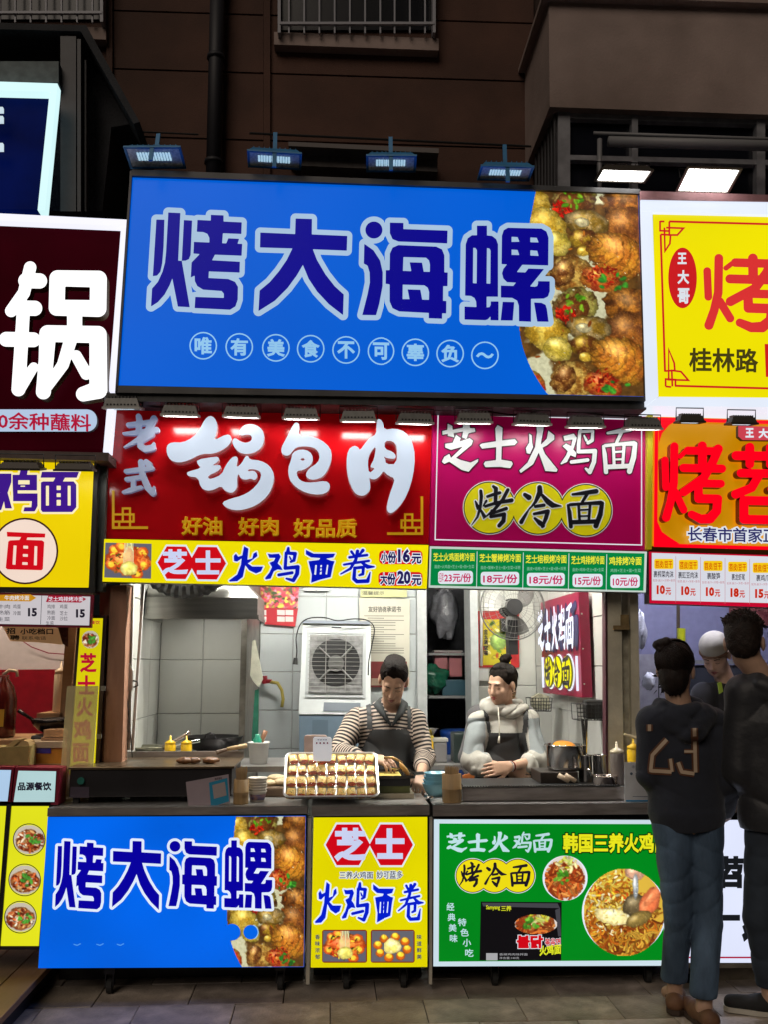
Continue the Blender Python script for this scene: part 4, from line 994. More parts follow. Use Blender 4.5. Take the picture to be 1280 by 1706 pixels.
# ------------------------------------------------------------------ floodlights
def flood(px, py, w, Y, on, label, group, tilt=0., hk=.55, style='mid', e=14, hang=True, yaw=0.):
    p = P(px, py, Y); k = w/ (FPX/ (Y*1.02)); h = k*hk
    t = thing('flood_light', label, 'floodlight', tuple(p), (R(tilt), 0, R(yaw)), group)
    hm = M['greyhousing'] if style == 'mid' else (M['bluebracket'] if style == 'blue' else mat('dark lamp housing', (.06, .05, .04), .5, .3))
    d = .035 if style == 'mid' else .018
    # housing: tapered pan, lens faces -z
    a, b, a2, b2 = k/2, h/2, k/2*.84, h/2*.72
    V = [(-a, -b, 0), (a, -b, 0), (a, b, 0), (-a, b, 0), (-a2, -b2, d+.015), (a2, -b2, d+.015), (a2, b2, d+.015), (-a2, b2, d+.015)]
    F = [(4, 5, 6, 7), (0, 1, 5, 4), (1, 2, 6, 5), (2, 3, 7, 6), (3, 0, 4, 7), (3, 2, 1, 0)]
    obj('housing', (V, F), hm, t, local=True)
    rim = join(box(-a-.004, -b-.004, -.007, a+.004, -b+.008, .004), box(-a-.004, b-.008, -.007, a+.004, b+.004, .004), box(-a-.004, -b+.008, -.007, -a+.008, b-.008, .004), box(a-.008, -b+.008, -.007, a+.004, b-.008, .004))
    obj('rim', rim, hm if style != 'mid' else mat('white lamp rim', (.7, .7, .68), .4, emit=c(200, 196, 190) if on else (0, 0, 0), es=.9 if on else 0), t, local=True)
    if on:
        n = 9; V, F = [], []
        for i in range(n):
            x = -a+.014+(2*a-.028)*(i+.12)/n; w_ = (2*a-.028)/n*.76
            vf = box(x, -b+.012, -.0035, x+w_, b-.012, -.0015); V, F = join((V, F), vf)
        obj('lens', (V, F), mat('lit led lens %g' % e, (.9, .9, .9), .4, emit=(1, .97, .92), es=e), t, local=True)
        obj('reflector', box(-a+.009, -b+.009, -.001, a-.009, b-.009, .001), mat('reflector glow', (.8, .8, .8), .3, emit=(1, .97, .92), es=2.0), t, local=True)
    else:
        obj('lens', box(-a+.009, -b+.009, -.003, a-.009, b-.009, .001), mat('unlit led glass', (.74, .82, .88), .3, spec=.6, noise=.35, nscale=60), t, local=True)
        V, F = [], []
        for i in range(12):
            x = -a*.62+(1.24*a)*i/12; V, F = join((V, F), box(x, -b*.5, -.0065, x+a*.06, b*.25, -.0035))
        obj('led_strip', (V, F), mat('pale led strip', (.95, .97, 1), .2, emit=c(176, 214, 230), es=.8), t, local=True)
    V, F = [], []
    for i in range(9):
        x = -a2+.006+(2*a2-.016)*i/8; V, F = join((V, F), box(x, -b2*.9, d+.015, x+.0035, b2*.9, d+.026))
    obj('cooling_fin', (V, F), hm, t, local=True, kind='stuff')
    if style == 'mid':   # front face of the housing with louvre holes
        V, F = [], []
        for r_ in range(2):
            for i in range(9):
                x = -a*.76+a*1.52*i/8; V, F = join((V, F), box(x-.004, -b+.006+r_*.012-.008*0-.0045+(r_*.004), .012+r_*.015, x+.004, -b+.012+r_*.012, .020+r_*.015))
        obj('vent_slot', (V, F), M['black'], t, local=True, kind='stuff')
    if hang:
        bm_ = hm if style == 'blue' else M['darkmetal']
        if style == 'blue':
            obj('bracket', box(-.011, .0, .045, .011, .012, .17), bm_, t, local=True); obj('mounting_foot', box(-.011, -b-.0, -.09, .011, -b+.012, -.008), bm_, t, local=True)
        else:
            obj('bracket', join(tube([(-a-.006, 0, .01), (-a-.006, 0, .075), (a+.006, 0, .075), (a+.006, 0, .01)], .0035, 6, False)), bm_, t, local=True)
    return t
gm_ = 'small floodlights in a row under the big blue sign'
pos = [(205, 680), (300, 692), (402, 694), (501, 697), (597, 701), (692, 705), (790, 704), (887, 707), (976, 711), (1071, 714)]
ordn = ['first (unlit)', 'second', 'third', 'fourth', 'fifth', 'sixth', 'seventh', 'eighth', 'ninth', 'tenth']
for i, (x, y) in enumerate(pos):
    flood(x, y, 60, YR-.155, i not in (0,), '%s small grey floodlight from the left in the row under the big blue sign' % ordn[i], gm_, tilt=12, hk=.5, e=30 if i not in (6, 7, 8, 9) else 16, yaw=random.uniform(-3, 3))
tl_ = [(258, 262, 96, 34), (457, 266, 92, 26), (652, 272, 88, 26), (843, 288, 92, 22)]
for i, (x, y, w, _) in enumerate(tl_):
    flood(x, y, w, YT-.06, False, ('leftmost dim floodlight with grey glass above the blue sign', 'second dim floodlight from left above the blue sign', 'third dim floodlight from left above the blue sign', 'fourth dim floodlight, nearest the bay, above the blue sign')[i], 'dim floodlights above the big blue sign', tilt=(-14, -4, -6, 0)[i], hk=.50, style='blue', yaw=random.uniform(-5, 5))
flood(1040, 292, 92, YT-.06, True, 'narrow lit floodlight above the corner of the yellow sign', 'lit floodlights at upper right', tilt=2, hk=.5, style='dark', e=10, hang=True)
flood(1181, 300, 98, YT-.05, True, 'large lit floodlight with brass rim above the yellow sign', 'lit floodlights at upper right', tilt=-14, hk=.62, style='dark', e=12)
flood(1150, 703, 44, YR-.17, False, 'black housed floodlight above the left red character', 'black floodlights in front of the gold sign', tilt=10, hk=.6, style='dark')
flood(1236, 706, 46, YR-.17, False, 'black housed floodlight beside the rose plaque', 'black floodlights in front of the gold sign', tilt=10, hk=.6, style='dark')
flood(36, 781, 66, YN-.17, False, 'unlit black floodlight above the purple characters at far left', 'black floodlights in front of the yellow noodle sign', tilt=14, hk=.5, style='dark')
flood(125, 783, 60, YN-.17, True, 'lit black floodlight at the corner of the yellow noodle sign', 'black floodlights in front of the yellow noodle sign', tilt=12, hk=.5, style='dark', e=9)
def cab(pts, r, label, cat='cable', m=None, group=None):
    q = [Vector(p) for p in pts]; out = []
    for i in range(len(q)-1):
        for k in range(6):
            t = k/6; a = q[max(i-1, 0)]; b = q[i]; c_ = q[i+1]; d = q[min(i+2, len(q)-1)]
            out.append(.5*((2*b)+(-a+c_)*t+(2*a-5*b+4*c_-d)*t*t+(-a+3*b-3*c_+d)*t**3))
    out.append(q[-1])
    return obj('cable', tube(out, r, 6), m or M['cable'], label=label, cat=cat, smooth=True, group=group)
cab([P(x, y+random.uniform(-4, 5), YR-.10) for x, y in ((230, 668), (270, 675), (350, 671), (430, 676), (500, 672), (560, 679), (640, 675), (700, 681))], .005, 'sagging black cable behind the floodlights above the red sign')
cab([P(x, y+random.uniform(-3, 4), YR-.10) for x, y in ((725, 684), (800, 682), (860, 688), (930, 684), (1000, 690), (1070, 692))], .005, 'sagging black cable behind the floodlights above the magenta sign')
# ------------------------------------------------------------------ counters
YF = 4.56
def counter(name, label, top, face_pts, Yf, cab_depth, mats):
    pass
def lightbox_cabinet(label, x0, x1, ytop, ybot, px_face, facem, depth=.62):
    """steel topped cabinet on castors; px_face = TL TR BR BL of the lit front"""
    t = thing('counter_cabinet', label, 'counter', tuple(P((x0+x1)/2, 1640, YF)))
    t.location.z = 0; WL[t] = Vector(t.location)
    a, b = XW(x0, YF, ZC), XW(x1, YF, ZC); ze = P(x0, ytop+17, YF).z
    obj('worktop', join(box(a, YF-.012, ZC-.004, b, YF+depth, ZC, 0)), M['steelh'], t)
    obj('top_edge', box(a, YF-.012, ze+.002, b, YF+.01, ZC-.0045), M['edgesteel'], t)
    zb = P(x0, ybot, YF).z
    obj('cabinet_body', box(a+.01, YF+.03, zb-.004, b-.01, YF+depth, ZC-.0045), M['darkmetal'], t)
    obj('gap_shade_board', box(a+.015, YF+.30, 0, b-.015, YF+.32, zb-.005), M['black'], t)  # black board added to stop light leaking through and keep the castor gap dark
    obj('front_panel', prism(px_face, YF, .028), facem, t)
    for i, (dx, dy) in enumerate(((.12, .10), (1, .10), (.12, depth-.1), (1, depth-.1))):
        x = a+.3*min(1, b-a) if dx < 1 else b-.12; y = YF+dy
        wobj = obj('castor', join(tube([(x-.012, y, .034), (x+.012, y, .034)], .033, 14)), M['rubber'], t, smooth=False)
        obj('castor_fork', join(box(x-.02, y-.02, .034, x-.015, y+.02, .09), box(x+.015, y-.02, .034, x+.02, y+.02, .09), box(x-.025, y-.025, .09, x+.025, y+.025, zb-.004)), M['darkmetal'], t)
    return t
c1 = lightbox_cabinet('left counter cabinet with the blue lit front showing four navy characters', 80, 512, 1343, 1612, [(79, 1361), (509, 1359), (506, 1611), (63, 1613)], lit('blue counter face', (0, 100, 232), .98, .15, nscale=1.9))
KB2 = [('kao', (91, 1401, 172, 1515), 0), ('da', (186, 1401, 268, 1516), 0), ('hai', (280, 1400, 361, 1514), 0), ('luo', (373, 1400, 453, 1514), 0)]
whelks(206, 350, 1.5, 8).build('shellfish_picture', [(376, 1360.5), (508.5, 1360), (505.5, 1610.5), (374, 1611)], YF-.0016, c1, lambda x, y: x > np.where(y < 140, 25-y*.12, 4+((y-230)/130)**2*46))
gl('lettering_outline', KB2, YF-.004, lit('bright white print', (226, 236, 252), .98), 4.4, c1, .7); gl('lettering', KB2, YF-.007, lit('navy print low', (6, 0, 160), .95), 0, c1, .5)
parts('blue_spot', (sheet(arc(386, 1553, 14, 0, 360, 20)[:-1], YF-.003), sheet(arc(417, 1553, 12, 0, 360, 20)[:-1], YF-.003)), lit('blue counter face', (0, 100, 232), .98), c1)
obj('ring_fragment', pline(arc(417, 1553, 12.5, -70, 60, 10), 1.6, YF-.0045), SKY, c1)
parts('slogan_remnant', ([pline([(x, 1573+k), (x+6, 1575+k), (x+12, 1572+k)], 1.6, YF-.003) for x, k in ((122, 0), (160, 0), (194, 0))]), lit('pale glare print', (90, 170, 255), .8), c1)
c2 = lightbox_cabinet('middle counter cabinet with the yellow lit front and red hexagons', 519, 716, 1343, 1612, [(522, 1362), (713, 1361), (713, 1611), (517, 1612)], lit('yellow counter face', (226, 214, 0), .97, .07, nscale=2.4))
YQ = YF
hexes(579, 652, 1407.5, 37, 34, YQ, c2)
parts('hexagon_lettering', (text('芝', (557, 1379, 609, 1434), YQ-.007, .05), text('士', (625, 1380, 675, 1431), YQ-.007, .055)), LAV, c2)
parts('small_lettering_outline', (text('三养火鸡面', (565, 1452, 621, 1464), YQ-.002, .03, grow=.07), text('妙可蓝多', (627, 1451, 672, 1464), YQ-.002, .03, grow=.07)), SIGNWHITE, c2)
parts('small_lettering', (text('三养火鸡面', (565, 1452, 621, 1464), YQ-.004, .01), text('妙可蓝多', (627, 1451, 672, 1464), YQ-.004, .01)), DKT, c2)
C2G = [('huo2', (524, 1469, 568, 1538), 0), ('ji2', (569, 1469, 614, 1536), 0), ('mian2', (621, 1473, 657, 1537), 0), ('juan2', (664, 1470, 707, 1535), 0)]
gl('lettering_outline', C2G, YQ-.003, lit('bright white print', (226, 236, 252), .98), 2.6, c2, .6); gl('lettering', C2G, YQ-.006, lit('royal blue low', (0, 30, 210), .92), 0, c2, .5)
for x0, k in ((537, 'pull'), (618, 'rolls')):
    obj('picture_border', sheet(rrect(x0-1, 1549, x0+74, 1604, 4), YQ-.0015), lit('rust border print', (150, 50, 20), .8), c2)
    noodle_pic(72, 52, 1.0, k, 6).build('food_picture', [(x0+1, 1551), (x0+72, 1551), (x0+72, 1602), (x0, 1602)], YQ-.003, c2)
parts('side_lettering', (*[text(ch, (524.5, 1557+i*11, 532.5, 1565+i*11), YQ-.002, .02) for i, ch in enumerate('香味浓郁')], *[text(ch, (695.5, 1557+i*11, 703.5, 1565+i*11), YQ-.002, .02) for i, ch in enumerate('味道鲜美')]), lit('teal ink print', (20, 60, 110), .8), c2)
c3 = lightbox_cabinet('right counter cabinet with the green lit front and noodle pictures', 722, 1118, 1343, 1610, [(724, 1365), (1116, 1366), (1112, 1609), (723, 1610)], lit('pale face border', (206, 226, 236), .95, .04))
obj('green_face', sheet([(733, 1372), (1110, 1373), (1106, 1600), (732, 1602)], YF-.002), lit('green counter face', (0, 136, 28), .95, .08, nscale=2.2), c3)
G3 = [('zhi', (745, 1387, 779, 1420), 0), ('shi', (780, 1388, 814, 1419), 0), ('huo', (815, 1386, 850, 1420), 0), ('ji', (855, 1386, 887, 1420), 0), ('mian', (889, 1388, 922, 1420), 0)]
gl('lettering', G3, YF-.004, lit('ice print', (190, 226, 232), .95), .3, c3, .5)
tq = ('韩国三养火鸡面', (939, 1388, 1116, 1421))
obj('yellow_lettering_outline', text(*tq, YF-.004, .03, grow=.06), lit('deep green print', (0, 50, 10), .9), c3); obj('yellow_lettering', text(*tq, YF-.007, .035), lit('bright lemon print', (236, 232, 30), .95), c3)
discs(c3, [(788.5, 1459), (825, 1459), (864, 1459)], 27, YF-.0035, lit('yellow disc print', (240, 222, 20), .95), .8, DKT, SIGNWHITE)
K3 = [('kaob', (766, 1436, 804, 1478), 0), ('leng', (808, 1437, 845, 1478), 0), ('mian', (851, 1440, 885, 1477), 0)]
gl('disc_lettering', K3, YF-.009, DKT, .4, c3, .45)
for cx, cy, r, k, cell in ((942.5, 1463, 35, 'orange', 1.0), (1041, 1520, 68, 'cheese', 1.1)):
    obj('picture_ring', sheet(arc(cx, cy, r+2.5, 0, 360, 48)[:-1], YF-.004), lit('bright white print', (226, 236, 252), .98), c3)
    noodle_pic(2*r, 2*r*1.08, cell, k, 3).build('food_picture', [(cx-r, cy-r*1.08), (cx+r, cy-r*1.08), (cx+r, cy+r*1.08), (cx-r, cy+r*1.08)], YF-.006, c3, circmask(2*r, 2*r*1.08))
parts('side_lettering', (*[text(ch, (745+i*1.8, 1504+i*17.6, 758+i*1.8, 1517+i*17.6), YF-.004, .02) for i, ch in enumerate('经典美味')], *[text(ch, (764+i*4, 1530+i*17, 778+i*4, 1543+i*17), YF-.004, .02) for i, ch in enumerate('特色小吃')]), lit('ice print', (190, 226, 232), .95), c3)
obj('packet_print', sheet([(802, 1502), (937, 1503), (936, 1600), (800, 1600)], YF-.004), lit('black packet print', (16, 14, 18), .9), c3)
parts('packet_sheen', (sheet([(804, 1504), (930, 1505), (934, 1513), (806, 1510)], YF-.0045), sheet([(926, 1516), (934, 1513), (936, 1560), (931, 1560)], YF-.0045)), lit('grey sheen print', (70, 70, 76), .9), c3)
noodle_pic(66, 36, .9, 'orange', 9).build('packet_food_picture', [(858, 1522), (930, 1522), (930, 1558), (858, 1558)], YF-.0055, c3, lambda x, y: ((x-33)/33)**2+((y-18)/17)**2 < 1)
parts('packet_lettering', (text('불닭', (862, 1558, 906, 1580), YF-.007, .06), text('볶음면', (909, 1563, 935, 1576), YF-.007, .03)), REDP, c3)
parts('packet_lettering_outline', (text('불닭', (862, 1558, 906, 1580), YF-.0062, .06, grow=.05), text('볶음면', (909, 1563, 935, 1576), YF-.0062, .03, grow=.05)), SIGNWHITE, c3)
parts('packet_brand', (text('Samyang', (811, 1508, 834, 1517), YF-.0055, .02), text('三养', (836, 1509, 853, 1518), YF-.0055, .02), text('火鸡面', (900, 1574, 936, 1591), YF-.0085, .04, -.1)), lit('lime print', (226, 232, 40), .9), c3)
parts('packet_small_print', (pxb(811, 1588, 830, 1600, YF-.006, .001), text('香辣鸡肉味拌面', (833, 1588, 880, 1592), YF-.0055, 0), text('净含量:140克', (833, 1594, 866, 1598), YF-.0055, 0)), lit('grey print', (180, 180, 184), .85), c3)
# steel legs between cabinets
obj('gap_strip', prism([(512.5, 1362), (518, 1362), (515, 1640), (509, 1640)], YF+.02, .03), M['cream'], label='scuffed cream steel strip between the blue and yellow lit cabinets', cat='steel strip')
obj('gap_strip', prism([(716.5, 1362), (721.5, 1362), (721, 1640), (716, 1640)], YF+.02, .03), M['cream'], label='scuffed cream steel strip between the yellow and green lit cabinets', cat='steel strip')
# ------------------------------------------------------------------ right neighbour counter
c4 = thing('counter_cabinet', 'white lit counter front with black characters behind the two customers', 'counter', (XW(1300, YF, .5), YF, 0))
obj('panel', pxb(1124, 1366, 1480, 1604, YF+.02, .5), lit('cool white counter face', (226, 232, 255), 1.0, .04), c4)
obj('border_line', prism([(1128, 1594), (1480, 1594), (1480, 1596.5), (1128, 1596.5)], YF+.017, .002), lit('crimson print', (190, 10, 60), .8), c4)
parts('lettering', (text('一', (1198, 1524, 1234, 1534), YF+.015, .05), text('家', (1238, 1490, 1276, 1572), YF+.015, .05), text('苕皮', (1196, 1426, 1290, 1480), YF+.015, .05)), lit('charcoal print', (24, 26, 30), .9), c4)
obj('worktop', join(box(XW(1122, YF, ZC), YF+.0, ZC-.05, 3.4, YF+.6, ZC)), M['steelh'], c4)
obj('plinth', join(pxb(1124, 1605, 1480, 1613, YF+.02, .5), pxb(1180, 1614, 1480, 1636, YF+.1, .3)), mat('stone plinth', (.30, .26, .19), .7, noise=.3, stain=.5), c4)
obj('base_shadow_board', pxb(1130, 1637, 1480, 1655, YF+.08, .3), M['black'], c4)
# ------------------------------------------------------------------ left neighbour counter
YLn = 4.62
c5 = thing('counter_cabinet', 'yellow lit counter front with three round dish pictures, left edge', 'counter', (XW(30, YLn, .5), YLn, 0))
obj('panel', prism([(19, 1343), (81, 1343), (64, 1576), (0, 1576)], YLn, .3), lit('yellow panel left', (228, 228, 30), .97, .06, nscale=2), c5)
obj('panel', prism([(-120, 1343), (10, 1343), (-8, 1576), (-120, 1576)], YLn, .3), lit('yellow panel left', (228, 228, 30), .97), c5)
obj('frame', join(prism([(11, 1340), (18, 1340), (-1, 1579), (-8, 1579)], YLn-.01, .3), pxb(-120, 1577, 64, 1582, YLn-.005, .4), prism([(-120, 1336), (84, 1336), (84, 1342), (-120, 1342)], YLn-.0, .5)), M['black'], c5)
for i, (cx, cy) in enumerate(((48, 1399), (40.5, 1466), (33.5, 1528))):
    w = noodle_pic(54, 50, 1.0, 'dish', 20+i)
    w.build('food_picture', [(cx-27, cy-25), (cx+27, cy-25), (cx+27, cy+25), (cx-27, cy+25)], YLn-.003, c5, circmask(54, 50))
    obj('picture_ring', pline(arc(cx, cy, 26.5, 0, 360, 30)[:-1], 1.4, YLn-.004, closed=True), DKT, c5)
lb = thing('lit_name_box', 'pale lit box reading four dark characters in a crimson frame', 'sign', tuple(P(60, 1341, 4.6)))
obj('frame', join(prism([(25, 1278), (99, 1280), (96, 1341), (18, 1341)], 4.62, .12)), mat('crimson frame', (.25, .01, .04), .4), lb)
obj('panel', prism([(30, 1284), (93, 1285), (90, 1336), (22, 1336)], 4.615, .01), lit('pale teal face', (180, 212, 214), .95, .07, nscale=4), lb)
obj('lettering', text('品源餐饮', (29, 1303, 85, 1317), 4.613, .04), DKT, lb)
lb2 = thing('lit_name_box', 'cropped pale blue lit box at the far left edge', 'sign', tuple(P(-30, 1341, 4.6)))
obj('frame', join(prism([(-80, 1276), (23, 1278), (16, 1341), (-80, 1341)], 4.62, .12)), mat('crimson frame', (.25, .01, .04), .4), lb2)
obj('panel', prism([(-80, 1282), (18, 1283), (12, 1335), (-80, 1335)], 4.615, .01), lit('pale blue face', (176, 206, 236), .95), lb2)
# wooden deck at the bottom left
dkk = thing('timber_deck', 'low worn timber deck at the bottom left corner', 'deck', (-1.6, 4.7, 0))
for i in range(6):
    x1 = XW(70, 4.6, .1)-.01-i*.14
    obj('deck_board', box(x1-.135, 3.9, .07, x1, 5.1, .10, .003), mat('deck wood %d' % (i % 2), (.30*(1-.12*(i % 2)), .17, .085), .55, noise=.4, nscale=5, stretch=(1, .15, 1), bump=.2, stain=.6), dkk)
obj('deck_frame', box(XW(70, 4.6, .1)-.85, 3.9, .0, XW(70, 4.6, .1)-.03, 5.1, .068), M['black'], dkk)
# dark space behind cabinets
# ------------------------------------------------------------------ loose things, placed in metres via P / XW
def on(px, Y, z=None): z = ZC if z is None else z; return Vector((XW(px, Y, z), Y, z))
def pxw(w, Y): return w*Y*1.02/FPX            # px width -> metres at distance Y
# --- griddle box on the left counter
GZ0 = ZC+.03; GX0, GX1 = XW(116, 4.68, 1.0), XW(386, 4.68, 1.0); GZ1 = P(250, 1277, 4.68).z
gr = thing('griddle', 'long black electric griddle with greasy steel top on the left counter', 'griddle', ((GX0+GX1)/2, 4.9, ZC))
gr.location.z = ZC
obj('housing', box(GX0, 4.68, GZ0, GX1, 5.14, GZ1-.012, .004), mat('dusty black enamel', (.017, .015, .018), .4, noise=.4, nscale=5, stain=.2), gr)
obj('hotplate', box(GX0-.008, 4.67, GZ1-.0115, GX1+.012, 5.16, GZ1, .002), mat('greasy hotplate', (.23, .17, .11), .3, .8, noise=.5, nscale=6, stain=.6, bump=.1), gr)
obj('splash_lip', join(box(GX0-.008, 5.145, GZ1+.0005, GX1+.012, 5.16, GZ1+.03)), M['edgesteel'], gr)
for x in (GX0+.03, GX1-.03):
    for y in (4.71, 5.1): obj('leg', box(x-.014, y-.014, ZC, x+.014, y+.014, GZ0), M['rubber'], gr)
obj('knob', tube([P(134, 1301, 4.68), P(134, 1301, 4.665)], .017, 16), mat('teal badge', (.02, .15, .12), .4), gr)
obj('rating_label', prism([(117, 1311), (148, 1311), (148, 1329), (116, 1329)], 4.678, .0015), mat('dull label', (.06, .045, .07), .5), gr)
# payment cards (codes left out)
pc_ = thing('payment_card', 'tilted laminated card, half pale half blue, leaning on the griddle', 'card', tuple(P(345, 1350, 4.60)))
def cardm(n, col): return mat(n, col, .25, noise=.08, nscale=9)
obj('card', prism([(309, 1303), (380, 1290), (383, 1337), (314, 1353)], 4.60, .004), cardm('pinkish card', (.40, .33, .37)), pc_)
obj('blue_half', sheet([(347.5, 1304), (378, 1296), (381, 1335), (351, 1345)], 4.599), cardm('card blue', (.04, .30, .50)), pc_)
obj('blank_square', sheet([(353, 1308), (374, 1302.5), (377, 1325), (356, 1331)], 4.5982), cardm('card blank', (.42, .36, .36)), pc_)
obj('lettering', text('推荐使用', (357, 1295, 369, 1299), 4.598, 0, -.15), DKV, pc_)
# --- acrylic guard left of the griddle
FROST = mat('frosted acrylic', (.80, .72, .42), .45, trans=.0, alpha=.55, noise=.2, nscale=3)
ag = thing('acrylic_guard', 'frosted clear acrylic splash guard in front of the vertical yellow sign', 'screen', tuple(P(130, 1341, 4.75)))
obj('sheet', prism([(111, 1143), (163, 1143), (155, 1268), (146, 1341), (96, 1341)], 4.76, .006), FROST, ag)
for x, y in ((171, 1147), (164, 1227)):
    obj('bolt_plate', pxb(x-4, y-4, x+4, y+4, 4.86, .01), M['greyhousing'], ag)
vs = thing('vertical_sign', 'narrow yellow vertical sign with red characters beside the brown post', 'sign', tuple(P(145, 1290, 4.86)))
obj('frame', prism([(130, 1026), (177, 1025), (163, 1290), (110, 1290)], 4.875, .05), mat('dark brown frame', (.04, .02, .012), .5), vs)
obj('panel', prism([(134, 1030), (171, 1030), (157, 1290), (115, 1290)], 4.872, .01), lit('yellow vertical face', (228, 214, 10), .85, .06), vs)
obj('lettering', join(text('餐饮', (150, 1034, 166, 1040), 4.869, .02), text('芝', (133, 1088, 160, 1120), 4.869, .035), text('士', (129, 1125, 158, 1157), 4.869, .035), text('火', (127, 1162, 154, 1194), 4.869, .035), text('鸡', (122, 1199, 152, 1232), 4.869, .035), text('面', (120, 1238, 148, 1270), 4.869, .035)), lit('crimson vertical print', (190, 8, 50), .85), vs)
noodle_pic(30, 30, 1., 'dish', 41).build('food_picture', [(135, 1050), (165, 1050), (165, 1081), (135, 1081)], 4.868, vs, circmask(30, 30))
# --- left neighbour things
pp = thing('paper_poster', 'tan paper notice hanging crooked below the white menu strip', 'poster', tuple(P(50, 1060, 4.9)))
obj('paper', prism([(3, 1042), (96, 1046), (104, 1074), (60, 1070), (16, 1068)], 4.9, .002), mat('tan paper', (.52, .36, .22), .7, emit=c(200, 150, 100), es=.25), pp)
obj('lettering', join(text('招', (10, 1046, 25, 1056), 4.898, .03), text('聘', (16, 1058, 32, 1066), 4.898, .03), text('小吃档口', (33, 1047, 88, 1057), 4.898, .03), text('联系电话', (36, 1060, 76, 1066), 4.898, .0)), DKV, pp)
obj('dark_print', prism([(93, 1042), (113, 1044), (113, 1078), (103, 1072)], 4.903, .002), mat('dark food print', (.14, .05, .02), .6, noise=.6, nscale=60), pp)
def bottle(name, x, y, z0, r, h, bodym, capm, label, group=None, tip=True, shoulder=.72):
    t = thing(name, label, 'bottle', (x, y, z0), group=group)
    obj('body', lathe([(r*.9, 0), (r, .006), (r, h*shoulder), (r*.92, h*(shoulder+.02)), (r*.92, h*(shoulder+.03))], 18), bodym, t, local=True, smooth=True)
    if tip: obj('nozzle_cap', lathe([(r*.96, h*(shoulder+.03)), (r*.96, h*(shoulder+.09)), (r*.6, h*(shoulder+.12)), (r*.55, h*(shoulder+.13)), (r*.22, h*(shoulder+.15)), (r*.1, h), (0, h)], 14), capm, t, local=True, smooth=True)
    return t
nz = P(60, 1185, 5.5).z
obj('shelf_board', box(XW(70, 5.4, nz), 5.3, nz-.03, XW(112, 5.4, nz), 5.6, nz-.001), M['wood'], label='small timber shelf carrying the pale squeeze bottle at left', cat='shelf')
bottle('squeeze_bottle', XW(97, 5.42, nz), 5.42, nz, .034, .285, mat('translucent cream plastic', (.62, .48, .34), .35), mat('cream cap', (.62, .5, .38), .4), 'tall pale squeeze bottle on the small shelf of the left stall')
jz = P(10, 1228, 5.2).z
jg = thing('sauce_jug', 'large clear jug of dark red sauce at the left edge', 'jug', (XW(-2, 5.2, jz), 5.2, jz))
obj('body', lathe([(.075, 0), (.08, .01), (.08, .20), (.06, .27), (.03, .31), (.03, .33)], 20), mat('red sauce plastic', (.10, .012, .01), .15, spec=.7), jg, local=True, smooth=True)
obj('label', box(-.03, -.0825, .06, .045, -.0805, .15), mat('ochre label', (.5, .28, .02), .4), jg, local=True)
obj('handle', tube([(.0, 0, .33), (.03, 0, .355), (.07, 0, .35), (.075, 0, .32)], .009, 8), mat('cream cap', (.62, .5, .38), .4), jg, local=True, smooth=True)
obj('side_table', box(XW(-60, 5.2, jz), 5.0, jz-.05, XW(60, 5.2, jz), 5.5, jz-.002), M['wood'], label='timber shelf under the red sauce jug in the left stall', cat='shelf')
wz = P(80, 1222, 5.1).z
wk_ = thing('wok', 'black wok with turned up handle in the left neighbour stall', 'wok', (XW(92, 5.1, wz), 5.1, wz))
obj('bowl', lathe([(.05, 0), (.09, .02), (.12, .05), (.13, .075), (.125, .078), (.085, .03), (0, .012)], 22), mat('wok iron', (.03, .025, .025), .22, .7), wk_, local=True, smooth=True)
obj('handle', tube([(-.12, 0, .07), (-.17, 0, .10), (-.2, 0, .12)], [.008, .009, .011], 8), mat('wok iron', (.03, .025, .025), .22, .7), wk_, local=True, smooth=True)
obj('camping_stove', join(box(XW(52, 5.0, wz), 4.98, wz-.13, XW(112, 5.0, wz), 5.25, wz-.002, .01)), M['black'], label='black stove block under the wok at left', cat='stove')
for i, (a, b, y0, y1, col, lbl) in enumerate(((72, 112, 1216, 1228, (.45, .25, .13), 'upper flat timber block stacked left of the acrylic guard'), (68, 110, 1229, 1240, (.40, .22, .12), 'lower flat timber block stacked left of the acrylic guard'))):
    obj('wooden_block', pxb(a, y0, b, y1, 4.88, .2), mat('block wood %d' % i, col, .6, noise=.2), label=lbl, cat='block')
tubx = thing('storage_tub', 'orange food tub with a blue label strip left of the acrylic guard', 'tub', tuple(P(80, 1272, 4.84)))
obj('body', pxb(44, 1246, 106, 1273, 4.82, .2), mat('orange tub', (.50, .22, .03), .35, noise=.2), tubx)
obj('lid', pxb(40, 1236, 107, 1246, 4.81, .22), mat('pale tub lid', (.45, .36, .26), .35), tubx)
obj('strip', pxb(52, 1246.5, 84, 1255, 4.815, .004), mat('blue strip', (.04, .03, .30), .4), tubx)
obj('serving_shelf', pxb(-60, 1273, 104, 1278, 4.8, .35), M['wood'], label='worn timber serving shelf above the lit name boxes', cat='shelf')
cbx = thing('cardboard_box', 'open olive brown cardboard box at the lower left stall', 'box', tuple(P(25, 1278, 4.8)))
obj('carton', prism([(-20, 1246), (48, 1243), (46, 1277), (-20, 1277)], 4.70, .16), mat('olive carton', (.33, .26, .09), .8, noise=.2), cbx)
obj('flap', join(prism([(7, 1245), (24, 1232), (34, 1232), (20, 1245)], 4.72, .1), prism([(26, 1244), (38, 1233), (46, 1236), (49, 1244)], 4.72, .1)), mat('pale carton flap', (.48, .33, .15), .8), cbx)
